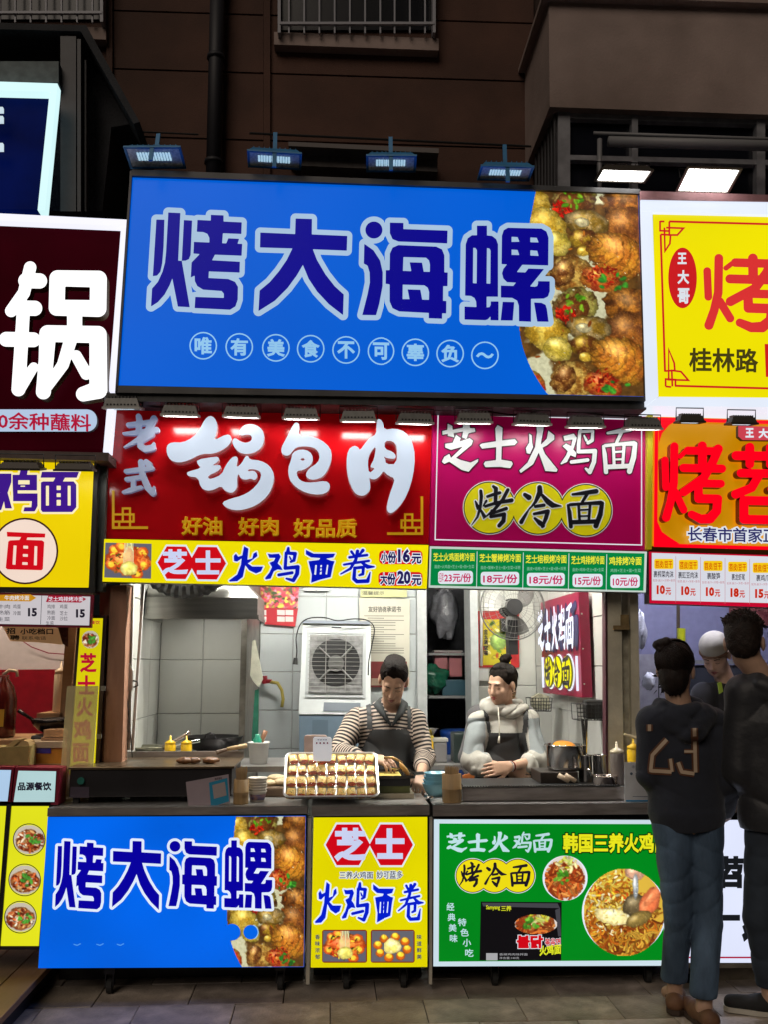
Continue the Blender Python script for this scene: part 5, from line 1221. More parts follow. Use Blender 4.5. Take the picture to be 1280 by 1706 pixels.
# --- behind the left counter
hood = thing('extractor_hood', 'brushed steel extractor hood with black corrugated duct over the tiled recess', 'hood', tuple(P(335, 1030, 5.55)))
hz0 = P(330, 1024, 5.42).z; hx0, hx1 = XW(241, 5.42, hz0), XW(428, 5.42, hz0)
V = [(hx0, 5.42, hz0), (hx1, 5.42, hz0), (hx1, 5.98, hz0), (hx0, 5.98, hz0), (hx0, 5.42, hz0+.10), (hx1, 5.42, hz0+.10), (hx1, 5.98, hz0+.12), (hx0, 5.98, hz0+.12), (hx0+.02, 5.62, hz0+.34), (hx1-.22, 5.62, hz0+.34), (hx1-.22, 5.98, hz0+.34), (hx0+.02, 5.98, hz0+.34)]
F = [(0, 1, 5, 4), (1, 2, 6, 5), (3, 0, 4, 7), (4, 5, 9, 8), (5, 6, 10, 9), (7, 4, 8, 11), (8, 9, 10, 11)]
obj('canopy', (V, F), M['steel'], hood)
obj('rim', join(box(hx0, 5.405, hz0-.025, hx1, 5.42, hz0+.004), box(hx1-.004, 5.42, hz0-.025, hx1+.008, 5.98, hz0), box(hx0-.006, 5.42, hz0-.025, hx0, 5.98, hz0)), M['steel'], hood)
obj('filter', box(hx0+.03, 5.46, hz0+.0, hx1-.03, 5.94, hz0+.006), M['black'], hood)
obj('added_hood_light', box(hx0+.15, 5.6, hz0-.012, hx1-.15, 5.66, hz0-.004), mat('lit hood lamp', (.8, .8, .8), .4, emit=(1, .97, .88), es=22), hood)  # unseen light strip added under the hood to brighten the tiled recess
dc = [Vector((XW(308, 5.3, 2.1)+.20*math.cos(a)-.0, 5.36, 2.09-.14*math.sin(a))) for a in np.linspace(.15, 3.0, 30)]
obj('duct', tube(dc, [.062+.008*(i % 2) for i in range(30)], 16), mat('black foil duct', (.05, .05, .052), .35, .6), hood)
# bag + hose + apron hooks
obj('cloth_bag', prism([(420, 1068), (424, 1066), (433, 1110), (437, 1132), (430, 1145), (421, 1135), (416, 1125)], 5.68, .05), mat('cream cloth', (.52, .52, .42), .8, noise=.15, bump=.4), label='cream cloth bag hanging on the steel partition edge', cat='cloth bag')
obj('green_apron', prism([(424, 1150), (430, 1148), (429, 1240), (418, 1240)], 5.70, .04), mat('green cloth', (.01, .13, .08), .7, noise=.3), label='folded green apron hanging beside the cream cloth bag', cat='apron')
tp = thing('wall_tap', 'red handled tap with a bent yellow hose on the tiled back wall', 'tap', tuple(P(445, 1135, 6.7)))
obj('tap', join(tube([P(438, 1135, 6.78), P(438, 1135, 6.7), P(452, 1135, 6.68)], .014, 8), tube([P(440, 1126, 6.7), P(441, 1139, 6.7)], .02, 8)), mat('red tap', (.25, .01, .02), .4), tp)
obj('hose', tube([P(450, 1136, 6.68), P(462, 1138, 6.66), P(469, 1150, 6.66), P(471, 1165, 6.66), P(469, 1178, 6.66)], .012, 8), mat('mustard hose', (.36, .29, .05), .5), tp, smooth=True)
# wall calendar with dragons
cal = thing('wall_calendar', 'red and gold dragon calendar at the left of the back wall', 'calendar', tuple(P(465, 1040, 6.76)))
cw = Canvas(72, 44, 1.2, (.75, .3, .35)); rs9 = np.random.RandomState(5)
cw.bits(36, 22, 50, 260, [(.75, .65, .2), (.2, .3, .1), (.85, .2, .3), (.85, .75, .3), (.5, .1, .1), (.9, .5, .6)], 5, rs9, 1.8)
o_ = cw.build('print', [(424, 971), (498, 973), (495, 1014), (428, 1012)], 6.765, cal)
o_.data.materials[0] = mat('matt print', (.5, .5, .5), .6, attr='Col')
obj('red_sheet', prism([(428, 1011), (496, 1013), (491, 1044), (440, 1040)], 6.77, .01), mat('calendar red', (.42, .01, .02), .6), cal)
obj('date_cell', join(*[sheet([(x, y), (x+13, y+.4), (x+13, y+9), (x, y+8.6)], 6.768) for x in (430, 461, 475) for y in (1016, 1027)]), mat('calendar white', (.6, .56, .55), .6), cal)
# notices
nt = thing('wall_notice', 'tall cream printed notice with small black text beside the doorway', 'notice', tuple(P(645, 1140, 6.77)))
obj('sheet', prism([(598, 996), (684, 998), (683, 1145), (600, 1145)], 6.77, .004), mat('aged paper', (.50, .48, .40), .6, noise=.06, nscale=6), nt)
rows = [text('友好协商承诺书', (613, 1010, 669, 1020), 6.768, .02)]
for i in range(17):
    y = 1026+i*3.7+(i//4)*.6; rows.append(pline([(612 if i % 4 else 606, y), (random.choice((674, 674, 640, 660)), y+.3)], .9, 6.7675))
obj('lettering', join(*rows), mat('faded ink', (.08, .08, .07), .7), nt)
nt2 = thing('wall_notice', 'yellow green slip above the cream notice near the sign band', 'notice', tuple(P(640, 1000, 6.75)))
obj('sheet', pxb(600, 975, 679, 995, 6.76, .004), mat('greenish slip', (.42, .42, .22), .6), nt2)
obj('lettering', text('温馨提示', (603, 985, 640, 991), 6.758, 0), DKV, nt2)
crt = thing('wall_certificate', 'dark red certificate on the back wall behind the striped cook', 'certificate', tuple(P(652, 1145, 6.75)))
obj('sheet', pxb(614, 1102, 679, 1145, 6.76, .006), mat('oxblood card', (.16, .015, .015), .5, noise=.2), crt)
obj('inner', join(pxb(618, 1130, 644, 1142, 6.757, .002), pxb(664, 1134, 676, 1142, 6.757, .002)), mat('cert cream', (.35, .25, .18), .6), crt)
obj('socket_box', join(pxb(505, 970, 526, 984, 6.76, .02), pxb(527, 970, 548, 984, 6.76, .02)), M['whitepaint'], label='white double socket plate high on the tiled back wall', cat='socket')
# air cooler
ac = thing('air_cooler', 'white evaporative air cooler with black round grille on a blue grey base', 'air cooler', tuple(P(560, 1300, 6.3)))
ACW = mat('cooler white', (.68, .72, .72), .4, noise=.05)
obj('body', prism([(504, 1038), (617, 1040), (617, 1190), (497, 1190)], 6.32, .35), ACW, ac)
obj('top', prism([(505, 1033), (615, 1035), (617, 1040), (503, 1038)], 6.30, .38), mat('cooler grey', (.22, .25, .29), .4), ac)
obj('bezel', join(pline([(513, 1052), (607, 1054), (606, 1161), (510, 1160)], 5, 6.312, closed=True)), mat('cooler bezel', (.48, .51, .52), .4), ac)
obj('grille_back', prism([(516, 1057), (604, 1059), (603, 1156), (513, 1155)], 6.310, .006), mat('grille grey', (.22, .22, .22), .5, noise=.4, nscale=30), ac)
obj('fan_opening', sheet(arc(559, 1104, 40, 0, 360, 36)[:-1], 6.308), M['black'], ac)
obj('fan_hub', join(tube([P(559, 1105, 6.306), P(559, 1105, 6.29)], .055, 18), tube([P(559, 1105, 6.29), P(559, 1105, 6.28)], .03, 18)), mat('hub grey', (.14, .14, .135), .4, .3), ac)
obj('fan_spoke', join(*[tube([P(559+14*math.cos(a), 1105+14*math.sin(a), 6.3), P(559+39*math.cos(a), 1105+39*math.sin(a), 6.3)], .008, 6) for a in (.8, 2.35, 3.9, 5.5)]), mat('hub grey', (.14, .14, .135), .4, .3), ac, kind='stuff')
bars = [tube([P(513.5-(y-1057)*.02, y, 6.275), P(603.5, y+1, 6.275)], .0015, 5, False) for y in range(1060, 1156, 7)]+[tube([P(x, 1058, 6.273), P(x-2, 1156, 6.273)], .003, 5, False) for x in (543, 576)]
obj('grille_wire', join(*bars), mat('wire chrome', (.30, .30, .29), .4, .5), ac, kind='stuff')
obj('brand_mark', pline([(552, 1045), (568, 1045.3)], 2, 6.318), DKV, ac)
obj('control_panel', prism([(539, 1170), (600, 1171), (600, 1186), (538, 1185)], 6.315, .01), mat('cooler grey', (.22, .25, .29), .4), ac)
obj('base_tank', prism([(498, 1191), (617, 1191), (617, 1300), (498, 1300)], 6.33, .33), mat('cooler blue grey', (.12, .17, .22), .4, noise=.05), ac)
obj('base_recess', prism([(520, 1199), (546, 1199), (546, 1290), (518, 1290)], 6.325, .01), mat('cooler blue dark', (.09, .13, .17), .4), ac)
cab([P(x, y, 6.24) for x, y in ((492, 1103), (494, 1085), (493, 1062), (500, 1040), (515, 1030), (540, 1029), (562, 1034), (590, 1031), (612, 1034), (623, 1047), (619, 1075), (614, 1100), (613, 1125))], .0045, 'black mains lead looped over the top of the air cooler')
obj('plug', tube([P(492, 1096, 6.24), P(491, 1107, 6.24)], [.012, .018], 8), M['black'], label='black plug dangling at the left of the air cooler', cat='plug')
# items on a ledge behind the left counter
bt = P(300, 1262, 5.45).z
bt_l = obj('back_worktop', box(XL+.01, 5.25, bt-.03, XRec-.02, 5.98, bt-.0015), M['steelh'], label='steel worktop in the tiled recess carrying pans', cat='worktop')
def thing_on(name, label, cat, px, Y, z, **k): return thing(name, label, cat, (XW(px, Y, z), Y, z), **k)
pn = thing_on('strainer_pan', 'shallow wire strainer pan with two chrome handles behind the griddle', 'strainer', 243, 5.45, bt)
obj('pan', lathe([(.07, .03), (.105, .055), (.11, .065), (.10, .062), (.06, .036), (0, .034)], 22), mat('aged pan', (.28, .27, .20), .35, .8, noise=.3, nscale=30), pn, local=True, smooth=True)
obj('bowl_below', lathe([(.06, 0), (.10, .02), (.112, .03), (.108, .032), (.05, .01), (0, .008)], 22), M['chrome'], pn, local=True, smooth=True)
obj('handle', join(tube([(.09, 0, .06), (.20, -.02, .115), (.245, -.03, .14)], [.008, .012, .013], 8), ), mat('pink chrome', (.62, .5, .45), .2, .9), pn, local=True, smooth=True)
obj('handle', tube([(.10, -.05, .055), (.24, -.07, .085), (.31, -.08, .10)], [.007, .010, .011], 8), M['chrome'], pn, local=True, smooth=True)
wk2 = thing_on('wok', 'black iron wok with two loop ears at the back of the recess', 'wok', 355, 5.7, bt)
obj('bowl', lathe([(.06, 0), (.13, .03), (.17, .09), (.175, .10), (.165, .098), (.12, .04), (0, .015)], 24), mat('black iron', (.02, .018, .02), .35, .5), wk2, local=True, smooth=True)
obj('ear', tube([(-.03, -.168, .095), (-.025, -.18, .12), (.0, -.185, .13), (.025, -.18, .12), (.03, -.168, .095)], .006, 8), mat('black iron', (.02, .018, .02), .35, .5), wk2, local=True, smooth=True)
spt = thing('spatula', 'wooden handled steel spatula lying across the griddle back', 'spatula', tuple(P(385, 1248, 5.15)))
obj('handle', tube([P(378, 1248, 5.12), P(411, 1242, 5.12)], [.010, .013], 8), M['palewood'], spt, smooth=True)
obj('blade', join(tube([P(360, 1254, 5.1), P(379, 1248, 5.12)], [.012, .008], 8)), mat('stained blade', (.18, .13, .10), .4, .6), spt)
ylw = mat('yellow squeeze plastic', (.80, .50, .01), .35)
for i, x in enumerate((282, 309)):
    bottle('squeeze_bottle', XW(x, 5.2, bt), 5.2, GZ1-.06, .03, .17, ylw, ylw, ('left one of two yellow squeeze bottles behind the griddle', 'right one of two yellow squeeze bottles behind the griddle')[i], 'yellow squeeze bottles behind the griddle', shoulder=.7)
random.seed(5)
def chunk(n, rx, ry, rz, seed, amp=.25, nu=14, nv=9):
    rr = np.random.RandomState(seed); ph = rr.rand(6)*6.28; V, F = [], []
    for j in range(nv+1):
        for i in range(nu):
            th, a = math.pi*j/nv, 2*math.pi*i/nu
            k = 1+amp*(math.sin(3*a+ph[0])*math.sin(2*th+ph[1])*.6+math.sin(5*a+ph[2]+3*th)*.35+math.sin(7*th+ph[3])*.25)
            V.append((rx*k*math.sin(th)*math.cos(a), ry*k*math.sin(th)*math.sin(a), rz*k*math.cos(th)+rz))
    for j in range(nv):
        for i in range(nu): F.append((j*nu+i, (j+1)*nu+i, (j+1)*nu+(i+1) % nu, j*nu+(i+1) % nu))
    return V, F
FR = mat('fried crust', (.20, .09, .035), .4, noise=.5, nscale=45, bump=.5)
for i, (x, w) in enumerate(((308, .03), (323, .022), (350, .032))):
    t_ = thing('fried_whelk', ('left', 'middle', 'right')[i]+' dark fried morsel on the griddle top', 'fried food', tuple(on(x, 4.80, GZ1)), group='fried morsels on the griddle')
    obj('meat', chunk(1, w*1.4, w, .016, i+3), FR, t_, local=True, smooth=True)
# skewers in bamboo cups
def skewer_cup(x, Y, w, h, label, n, sk):
    t = thing('bamboo_cup', label[0], 'cup', (x, Y, ZC))
    obj('cup', lathe([(w/2*.96, 0), (w/2, .004), (w/2, h*.45), (w/2*1.02, h*.46), (w/2*1.02, h*.49), (w/2, h*.5), (w/2, h), (w/2*.88, h), (w/2*.88, .02), (0, .02)], 20), mat('bamboo cup', (.42, .27, .12), .5, noise=.3, nscale=30, stretch=(1, 1, .1)), t, local=True, smooth=True)
    V, F = [], []
    rr = random.Random(3)
    for i in range(n):
        a, q = rr.random()*6.28, w*.36*math.sqrt(rr.random()); x_, y_ = q*math.cos(a), q*math.sin(a)
        l = rr.uniform(*sk); V, F = join((V, F), tube([(x_*.6, y_*.6, .022), (x_*1.12, y_*1.12, l)], .0016, 4))
    obj('skewers', (V, F), M['palewood'], None, kind='stuff').location = (x, Y, ZC+.0)
    o = bpy.data.objects['skewers'] if 'skewers' in bpy.data.objects else None
    return t
def skewers_at(x, Y, w, n, sk, label):
    V, F = [], []; rr = random.Random(int(x*1000) % 97)
    for i in range(n):
        a, q = rr.random()*6.28, w*.36*math.sqrt(rr.random()); x_, y_ = q*math.cos(a), q*math.sin(a)
        l = rr.uniform(*sk); V, F = join((V, F), tube([(x+x_*.6, Y+y_*.6, ZC+.022), (x+x_*1.1, Y+y_*1.1, ZC+l)], .0017, 4))
    obj('skewers', (V, F), M['palewood'], label=label, cat='skewers', kind='stuff')
def cup(x, Y, w, h, label):
    t = thing('bamboo_cup', label, 'cup', (x, Y, ZC))
    obj('cup', lathe([(w/2*.96, 0), (w/2, .004), (w/2, h*.45), (w/2*1.03, h*.46), (w/2*1.03, h*.49), (w/2, h*.5), (w/2, h), (w/2*.88, h), (w/2*.88, .02), (0, .02)], 20), mat('bamboo cup', (.42, .27, .12), .5, noise=.3, nscale=30, stretch=(1, 1, .1)), t, local=True, smooth=True)
x_ = XW(400.5, 4.64, ZC); cup(x_, 4.64, .073, .115, 'bamboo cup of skewers at the right end of the griddle'); skewers_at(x_, 4.64, .073, 60, (.145, .175), 'bundle of thin bamboo skewers in the left cup')
x_ = XW(754, 4.63, ZC); cup(x_, 4.63, .095, .135, 'wide bamboo cup of toothpicks beside the blue bowls'); skewers_at(x_, 4.63, .095, 90, (.15, .172), 'dense bundle of toothpicks in the wide right cup')
# paper bowls
PBW = mat('paper bowl white', (.66, .62, .56), .5); bx = on(428, 4.72)
for i in range(6):
    t = thing('paper_bowl', ('bottom printed paper bowl of the stack by the skewer cup', 'second paper bowl from the bottom of the stack', 'third paper bowl from the bottom of the stack', 'fourth paper bowl from the bottom of the stack', 'fifth paper bowl from the bottom of the stack', 'topmost paper bowl of the stack by the skewer cup')[i], 'paper bowl', (bx.x, bx.y, ZC+i*.0125), group='stack of paper bowls on the left counter')
    obj('bowl', lathe([(.030, 0), (.034, .003), (.044, .045), (.0475, .047), (.0475, .051), (.042, .05), (.031, .006), (0, .005)], 22), PBW, t, local=True, smooth=True)
    if i == 0: obj('print_band', lathe([(.0355, .008), (.0425, .036)], 22), mat('bowl print', (.03, .05, .16), .5, noise=.8, nscale=40, col2=(.4, .2, .1)), t, local=True, smooth=True)
db = thing('dough_tray', 'brown tray heaped with pale dough rounds behind the paper bowls', 'tray', tuple(on(462, 4.95)))
obj('tray', box(-.10, -.10, 0, .10, .10, .05, .01), mat('brown tray', (.2, .13, .08), .5), db, local=True)
for i, (dx, dy, dz, s_) in enumerate(((-.05, -.04, .045, .05), (.03, -.03, .05, .055), (.06, .03, .06, .05), (-.01, .04, .062, .05))):
    t_ = thing('dough_round', ('front left', 'front right', 'rear right, topmost', 'rear left')[i]+' pale dough round on the brown tray', 'dough', (db.location.x+dx, db.location.y+dy, ZC+dz), group='dough rounds on the brown tray')
    obj('dough', chunk(1, s_, s_*.9, .018, 20+i, .08), mat('pale dough', (.62, .48, .28), .5, noise=.25, nscale=25, bump=.2), t_, local=True, smooth=True)
bk = thing('white_bucket', 'white plastic tub holding a green bottle and a brush', 'bucket', tuple(on(430, 5.35, P(430, 1272, 5.35).z)))
obj('tub', lathe([(.048, 0), (.058, .11), (.062, .112), (.062, .118), (.054, .117), (.045, .005), (0, .004)], 22), M['whitepaint'], bk, local=True, smooth=True)
obj('green_bottle', lathe([(.024, 0), (.024, .06), (.014, .075), (.014, .09), (0, .09)], 14, 0, 0, 0), mat('green plastic', (.02, .25, .16), .35), label='small green detergent bottle standing in the white tub', cat='bottle', smooth=True).location = (bk.location.x-.008, 5.35, bk.location.z+.07)
obj('brush', tube([(0, 0, 0), (.035, 0, .10)], [.010, .014], 8), mat('brush wood', (.22, .10, .05), .6), label='wooden brush handle leaning out of the white tub', cat='brush', smooth=True).location = (bk.location.x+.02, 5.36, bk.location.z+.075)
obj('ledge_mid', box(XRec+.03, 5.2, P(430, 1272, 5.35).z-.03, XW(520, 5.35, 1.1), 5.7, P(430, 1272, 5.35).z-.001), M['steelh'], label='steel ledge under the white tub beside the partition', cat='ledge')
# --- tray of cheese rolls
ty = thing('serving_tray', 'steel tray of cheese rolls tilted towards the street on the middle counter', 'tray', tuple(on(550, 4.62)))
A_, B_, C_, D_ = P(470, 1337, 4.585), P(631, 1336, 4.585), P(622, 1262, 4.86), P(484, 1262, 4.86)
A_ = Vector((XW(471, 4.585, ZC+.012), 4.585, ZC+.012)); B_ = Vector((XW(631, 4.585, ZC+.012), 4.585, ZC+.012))
D_ = Vector((A_.x+.015, 4.84, P(550, 1262, 4.84).z)); C_ = Vector((B_.x-.0, 4.84, D_.z))
U_ = (B_-A_); TW = U_.length; U_.normalize(); Wv = ((D_-A_)-U_*(D_-A_).dot(U_)); TH = Wv.length; Wv.normalize(); Nn = U_.cross(Wv).normalized()
MT = Matrix((( U_.x, Wv.x, Nn.x, A_.x), (U_.y, Wv.y, Nn.y, A_.y), (U_.z, Wv.z, Nn.z, A_.z), (0, 0, 0, 1)))
def tpt(vf): return xf(vf, MT)
def ring_strip(rects):
    V, F = [], []; n = None
    for (x0, y0, x1, y1, r, z) in rects:
        pts = rrect(x0, y0, x1, y1, r, 5); n = len(pts); V += [(x, y, z) for x, y in pts]
    for k in range(len(rects)-1):
        for i in range(n): F.append((k*n+i, k*n+(i+1) % n, (k+1)*n+(i+1) % n, (k+1)*n+i))
    F.append(tuple((len(rects)-1)*n+i for i in range(n)))
    return V, F
obj('pan', tpt(ring_strip([(0, 0, TW, TH, .03, .028), (-.002, -.002, TW+.002, TH+.002, .03, .034), (.004, .004, TW-.004, TH-.004, .028, .036), (.009, .009, TW-.009, TH-.009, .026, .034), (.018, .018, TW-.018, TH-.018, .022, .004)])), mat('tray steel', (.68, .67, .66), .32, .85, noise=.15, nscale=12), ty)
obj('prop', box(A_.x+.08, 4.80, ZC, B_.x-.08, 4.83, D_.z-.02), M['black'], ty)
rollm = [mat('roll omelette %d' % i, (.85*k, .50*k, .09*k), .35, noise=.35, nscale=70, col2=(.80, .62, .25), bump=.3) for i, k in enumerate((1, .88, 1.1))]
sauce = mat('red sauce drip', (.45, .07, .02), .25, noise=.4, nscale=60)
herb = mat('green herb fleck', (.12, .2, .03), .6)
rr = random.Random(9); rown = ('front', 'second', 'third', 'back')
coln = ('first', 'second', 'third', 'fourth', 'fifth', 'sixth', 'seventh', 'eighth', 'ninth')
for r_ in range(4):
    for q in range(9):
        cx = .036+(TW-.072)*q/8+rr.uniform(-.003, .003); cy = .038+(TH-.076)*r_/3+rr.uniform(-.003, .003)
        wv = MT @ Vector((cx, cy, .005))
        t = thing('cheese_roll', 'small cheese roll, %s from the left in the %s row of the tray' % (coln[q], rown[r_]), 'snack roll', tuple(wv), group='cheese rolls laid out in rows on the tray')
        rot = MT.to_3x3().to_4x4() @ Matrix.Rotation(rr.uniform(-.2, .2), 4, 'Z')
        L_ = .0208+rr.uniform(-.002, .002)
        def bxm(vf): return xf(vf, rot)
        obj('roll', bxm(box(-L_, -L_*1.15, 0, L_, L_*1.15, .03, .007)), rollm[rr.randrange(3)], t, local=True, smooth=True)
        obj('sauce', bxm(join(chunk(1, L_*1.05, .008, .011, q+r_*9, .35, 10, 6))), sauce, t, local=True, smooth=True).location = tuple(rot @ Vector((0, -L_*1.1, .008)))
        V, F = [], []
        for _ in range(4):
            x, y = rr.uniform(-.011, .011), rr.uniform(-.013, .013); V, F = join((V, F), box(x-.0022, y-.0012, .0295, x+.0022, y+.0012, .0308))
        obj('herb_fleck', bxm((V, F)), herb, t, local=True, kind='stuff')
# crinkled film patches
def film(seed):
    rr2 = np.random.RandomState(seed); n = 26; V, F = [], []
    for j in range(n+1):
        for i in range(n+1):
            x, y = .02+(TW-.04)*i/n, .02+(TH-.04)*j/n
            z = .040+.004*math.sin(x*70+y*30)+.003*math.sin(y*140-x*50)+.002*rr2.rand(); V.append((x, y, z))
    for j in range(n):
        for i in range(n): F.append((j*(n+1)+i, j*(n+1)+i+1, (j+1)*(n+1)+i+1, (j+1)*(n+1)+i))
    return V, F
FILM = mat('cling film', (1, 1, 1), .06, alpha=.035, spec=1., coat=1.)
obj('cling_film', tpt(film(3)), FILM, label='crinkled cling film stretched over the tray of cheese rolls', cat='cling film', smooth=True)
# little price stand + payment speaker
ps = thing('payment_speaker', 'small pink and white payment speaker behind the tray', 'speaker', tuple(P(526, 1262, 4.82)))
obj('body', prism(rrect(506, 1225, 545, 1275, 5), 4.87, .03), mat('blush plastic', (.55, .42, .38), .4), ps)
obj('face', prism(rrect(521, 1228, 552, 1268, 4), 4.745, .01), mat('lit card white', (.85, .85, .87), .3, emit=c(190, 195, 205), es=.55), ps)
obj('icon_row', join(*[sheet(arc(527+i*6, 1238, 1.8, 0, 360, 8)[:-1], 4.743) for i in range(4)]), mat('icon colours', (.45, .2, .25), .4), ps)
obj('header', text('收款到账', (528, 1231, 545, 1234), 4.743, 0), DKV, ps)
# --- small griddle for the striped cook
sg = thing('small_griddle', 'small griddle with green front and a pan of hot film in front of striped cook', 'griddle', tuple(on(655, 4.9)))
gx0, gx1 = XW(618, 4.78, ZC+.1), XW(684, 4.78, ZC+.1)
obj('base', box(gx0, 4.76, ZC, gx1+.02, 5.06, ZC+.025, .003), mat('cream base', (.50, .45, .34), .5, stain=.5, noise=.2), sg)
obj('body', box(gx0, 4.78, ZC+.0255, gx1, 5.05, ZC+.085), mat('olive enamel', (.09, .10, .03), .35, noise=.3, nscale=10), sg)
obj('black_band', box(gx0-.002, 4.776, ZC+.06, gx1+.002, 5.05, ZC+.095), M['black'], sg)
obj('pan', ring_strip([(gx0-.01, 4.765, gx1+.025, 5.08, .02, ZC+.096), (gx0-.016, 4.76, gx1+.03, 5.085, .02, ZC+.112), (gx0-.008, 4.772, gx1+.02, 5.075, .02, ZC+.110), (gx0, 4.78, gx1+.014, 5.07, .02, ZC+.10)]), mat('pan iron', (.05, .045, .04), .25, .8), sg)
obj('egg_sheet', box(gx0+.02, 4.785, ZC+.1005, gx1-.04, 5.0, ZC+.106, .002), mat('egg batter', (.62, .48, .12), .4, noise=.3, nscale=20), label='thin yellow egg sheet frying on the small griddle', cat='egg sheet')
# blue bowls
for i in range(4):
    p = on(728, 4.86); t = thing('plastic_bowl', ('lowest', 'second', 'third', 'topmost')[i]+' pale blue plastic bowl of the nest left of the toothpicks', 'bowl', (p.x+i*.004, 4.86, ZC+i*.018), group='pale blue bowls nested on the counter')
    obj('bowl', lathe([(.04, 0), (.055, .02), (.072, .06), (.075, .062), (.070, .060), (.05, .02), (0, .006)], 22), mat('pale blue plastic', (.20, .42, .52), .25), t, local=True, smooth=True)
ld = thing('ladle', 'steel ladle lying beside the blue bowls at the counter edge', 'ladle', tuple(on(716, 4.70)))
obj('scoop', lathe([(0, 0), (.02, .006), (.03, .02), (.028, .02), (.018, .009), (0, .004)], 16), M['chrome'], ld, local=True, smooth=True)
# --- right counter griddle
hz = P(900, 1311, 4.64).z; hx0, hx1 = XW(772, 4.64, hz), XW(1040, 4.64, hz)
lg_ = thing('griddle', 'low steel griddle with perforated rim on the right counter', 'griddle', ((hx0+hx1)/2, 4.9, ZC))
obj('front', box(hx0, 4.64, ZC+.004, hx1, 4.66, hz), M['edgesteel'], lg_)
obj('body', box(hx0, 4.661, ZC+.004, hx1, 5.10, hz-.01), M['darkmetal'], lg_)
obj('rim', join(box(hx0-.004, 4.634, hz, hx1+.004, 4.668, hz+.004), box(hx0-.004, 4.668, hz, hx0+.01, 5.10, hz+.004), box(hx1-.01, 4.668, hz, hx1+.004, 5.1, hz+.004)), M['chrome'], lg_)
V, F = [], []
for i in range(60):
    x = hx0+.012+(hx1-hx0-.024)*i/59; V, F = join((V, F), box(x-.0028, 4.642, hz+.0042, x+.0028, 4.662, hz+.006))
obj('perforation', (V, F), M['black'], lg_, kind='stuff')
# pot etc.
bz = hz-.01
br = thing('burner', 'black gas burner box under the steel pot', 'burner', tuple(on(935, 4.92, bz)))
br_h = P(935, 1284, 4.92).z
obj('box', box(XW(902, 4.85, bz), 4.85, bz, XW(965, 4.85, bz), 5.08, br_h, .004), mat('burner black', (.03, .022, .018), .4, noise=.4), br)
pot = thing('cooking_pot', 'shiny steel pot with orange lid edge on the right counter', 'pot', (XW(944, 4.97, br_h), 4.97, br_h))
obj('pot', lathe([(.088, 0), (.098, .008), (.10, .02), (.10, .125), (.112, .127), (.112, .131), (.096, .13), (.09, .01), (0, .009)], 30), M['chrome'], pot, local=True, smooth=True)
obj('broth', lathe([(.094, .112), (0, .113)], 20), mat('broth', (.45, .2, .04), .2), pot, local=True)
obj('lid', xf(lathe([(.058, 0), (.06, .006), (.03, .012), (0, .013)], 20), Matrix.Translation((0, .02, .118)) @ Matrix.Rotation(.35, 4, 'X')), mat('orange plastic', (.72, .26, .02), .35), pot, local=True, smooth=True)
for i, (x, w, h_) in enumerate(((977, .024, .13), (1001, .024, .13))):
    t = thing('steel_canister', ('left', 'right')[i]+' tall steel utensil canister behind the saucepan', 'canister', tuple(on(x, 4.93, bz)), group='steel canisters on the right griddle')
    obj('can', lathe([(w*1.45, 0), (w*1.5, .003), (w*1.5, h_), (w*1.6, h_+.002), (w*1.6, h_+.006), (w*1.42, h_+.005), (w*1.4, .01), (0, .01)], 22), M['chrome'], t, local=True, smooth=True)
lt = thing('long_tongs', 'long steel tongs standing in the left steel canister', 'tongs', tuple(on(977, 4.93, bz+.02)))
obj('arm', join(tube([(.0, 0, 0), (.012, .0, .30)], [.006, .009], 6), tube([(.012, .01, 0), (-.006, .01, .30)], [.006, .009], 6)), M['chrome'], lt, local=True)
sp2 = thing('saucepan', 'small steel saucepan with slanting handle at the front of the griddle', 'saucepan', tuple(on(1009, 4.76, bz)))
obj('pan', lathe([(.055, 0), (.062, .004), (.064, .045), (.068, .047), (.068, .05), (.058, .048), (.056, .006), (0, .005)], 26), mat('copper tinted steel', (.66, .56, .50), .16, 1.), sp2, local=True, smooth=True)
obj('handle', tube([(-.06, -.01, .045), (-.095, -.02, .085)], [.006, .008], 8), M['chrome'], sp2, local=True, smooth=True)
for i, dx in enumerate((0, .035)):
    obj('tool_handle', tube([(0, 0, 0), (-.05, .02, .03)], [.011, .014], 8), mat('light handle', (.52, .40, .28), .5), label=('left', 'right')[i]+' wooden tool handle lying on the steel griddle rim', cat='tool handle', smooth=True, group='wooden tool handles on the griddle').location = tuple(on(940, 4.76, bz)+Vector((dx, 0, .012)))
greyb = mat('grey sauce bottle', (.13, .11, .10), .35); crm = mat('cream bottle', (.60, .52, .36), .35)
bottle('squeeze_bottle', XW(1031, 4.78, bz), 4.78, bz, .036, .215, greyb, crm, 'brown sauce squeeze bottle with cream nozzle before the cream post', shoulder=.70)
bottle('squeeze_bottle', XW(1059, 4.86, ZC+.05), 4.86, ZC+.05, .034, .235, ylw, ylw, 'bright yellow squeeze bottle behind the payment stand', shoulder=.72)
bottle('squeeze_bottle', XW(1075, 4.84, ZC+.05), 4.84, ZC+.05, .034, .20, crm, crm, 'cream squeeze bottle touching the yellow one on the right', shoulder=.8)
obj('bottle_step', box(XW(1046, 4.8, ZC), 4.79, ZC, XW(1090, 4.8, ZC), 4.91, ZC+.0495), M['steelh'], label='steel step under the yellow and cream bottles', cat='step')
ob_ = obj('wooden_clip', tube([P(1041, 1223, 4.84), P(1068, 1232, 4.84)], [.007, .012], 6), mat('clip cream', (.62, .52, .30), .5), label='cream plastic clip sticking out above the yellow bottle', cat='clip')
st = thing('payment_stand', 'grey white payment stand with a blue foot at the right counter end', 'stand', tuple(P(1066, 1344, 4.60)))
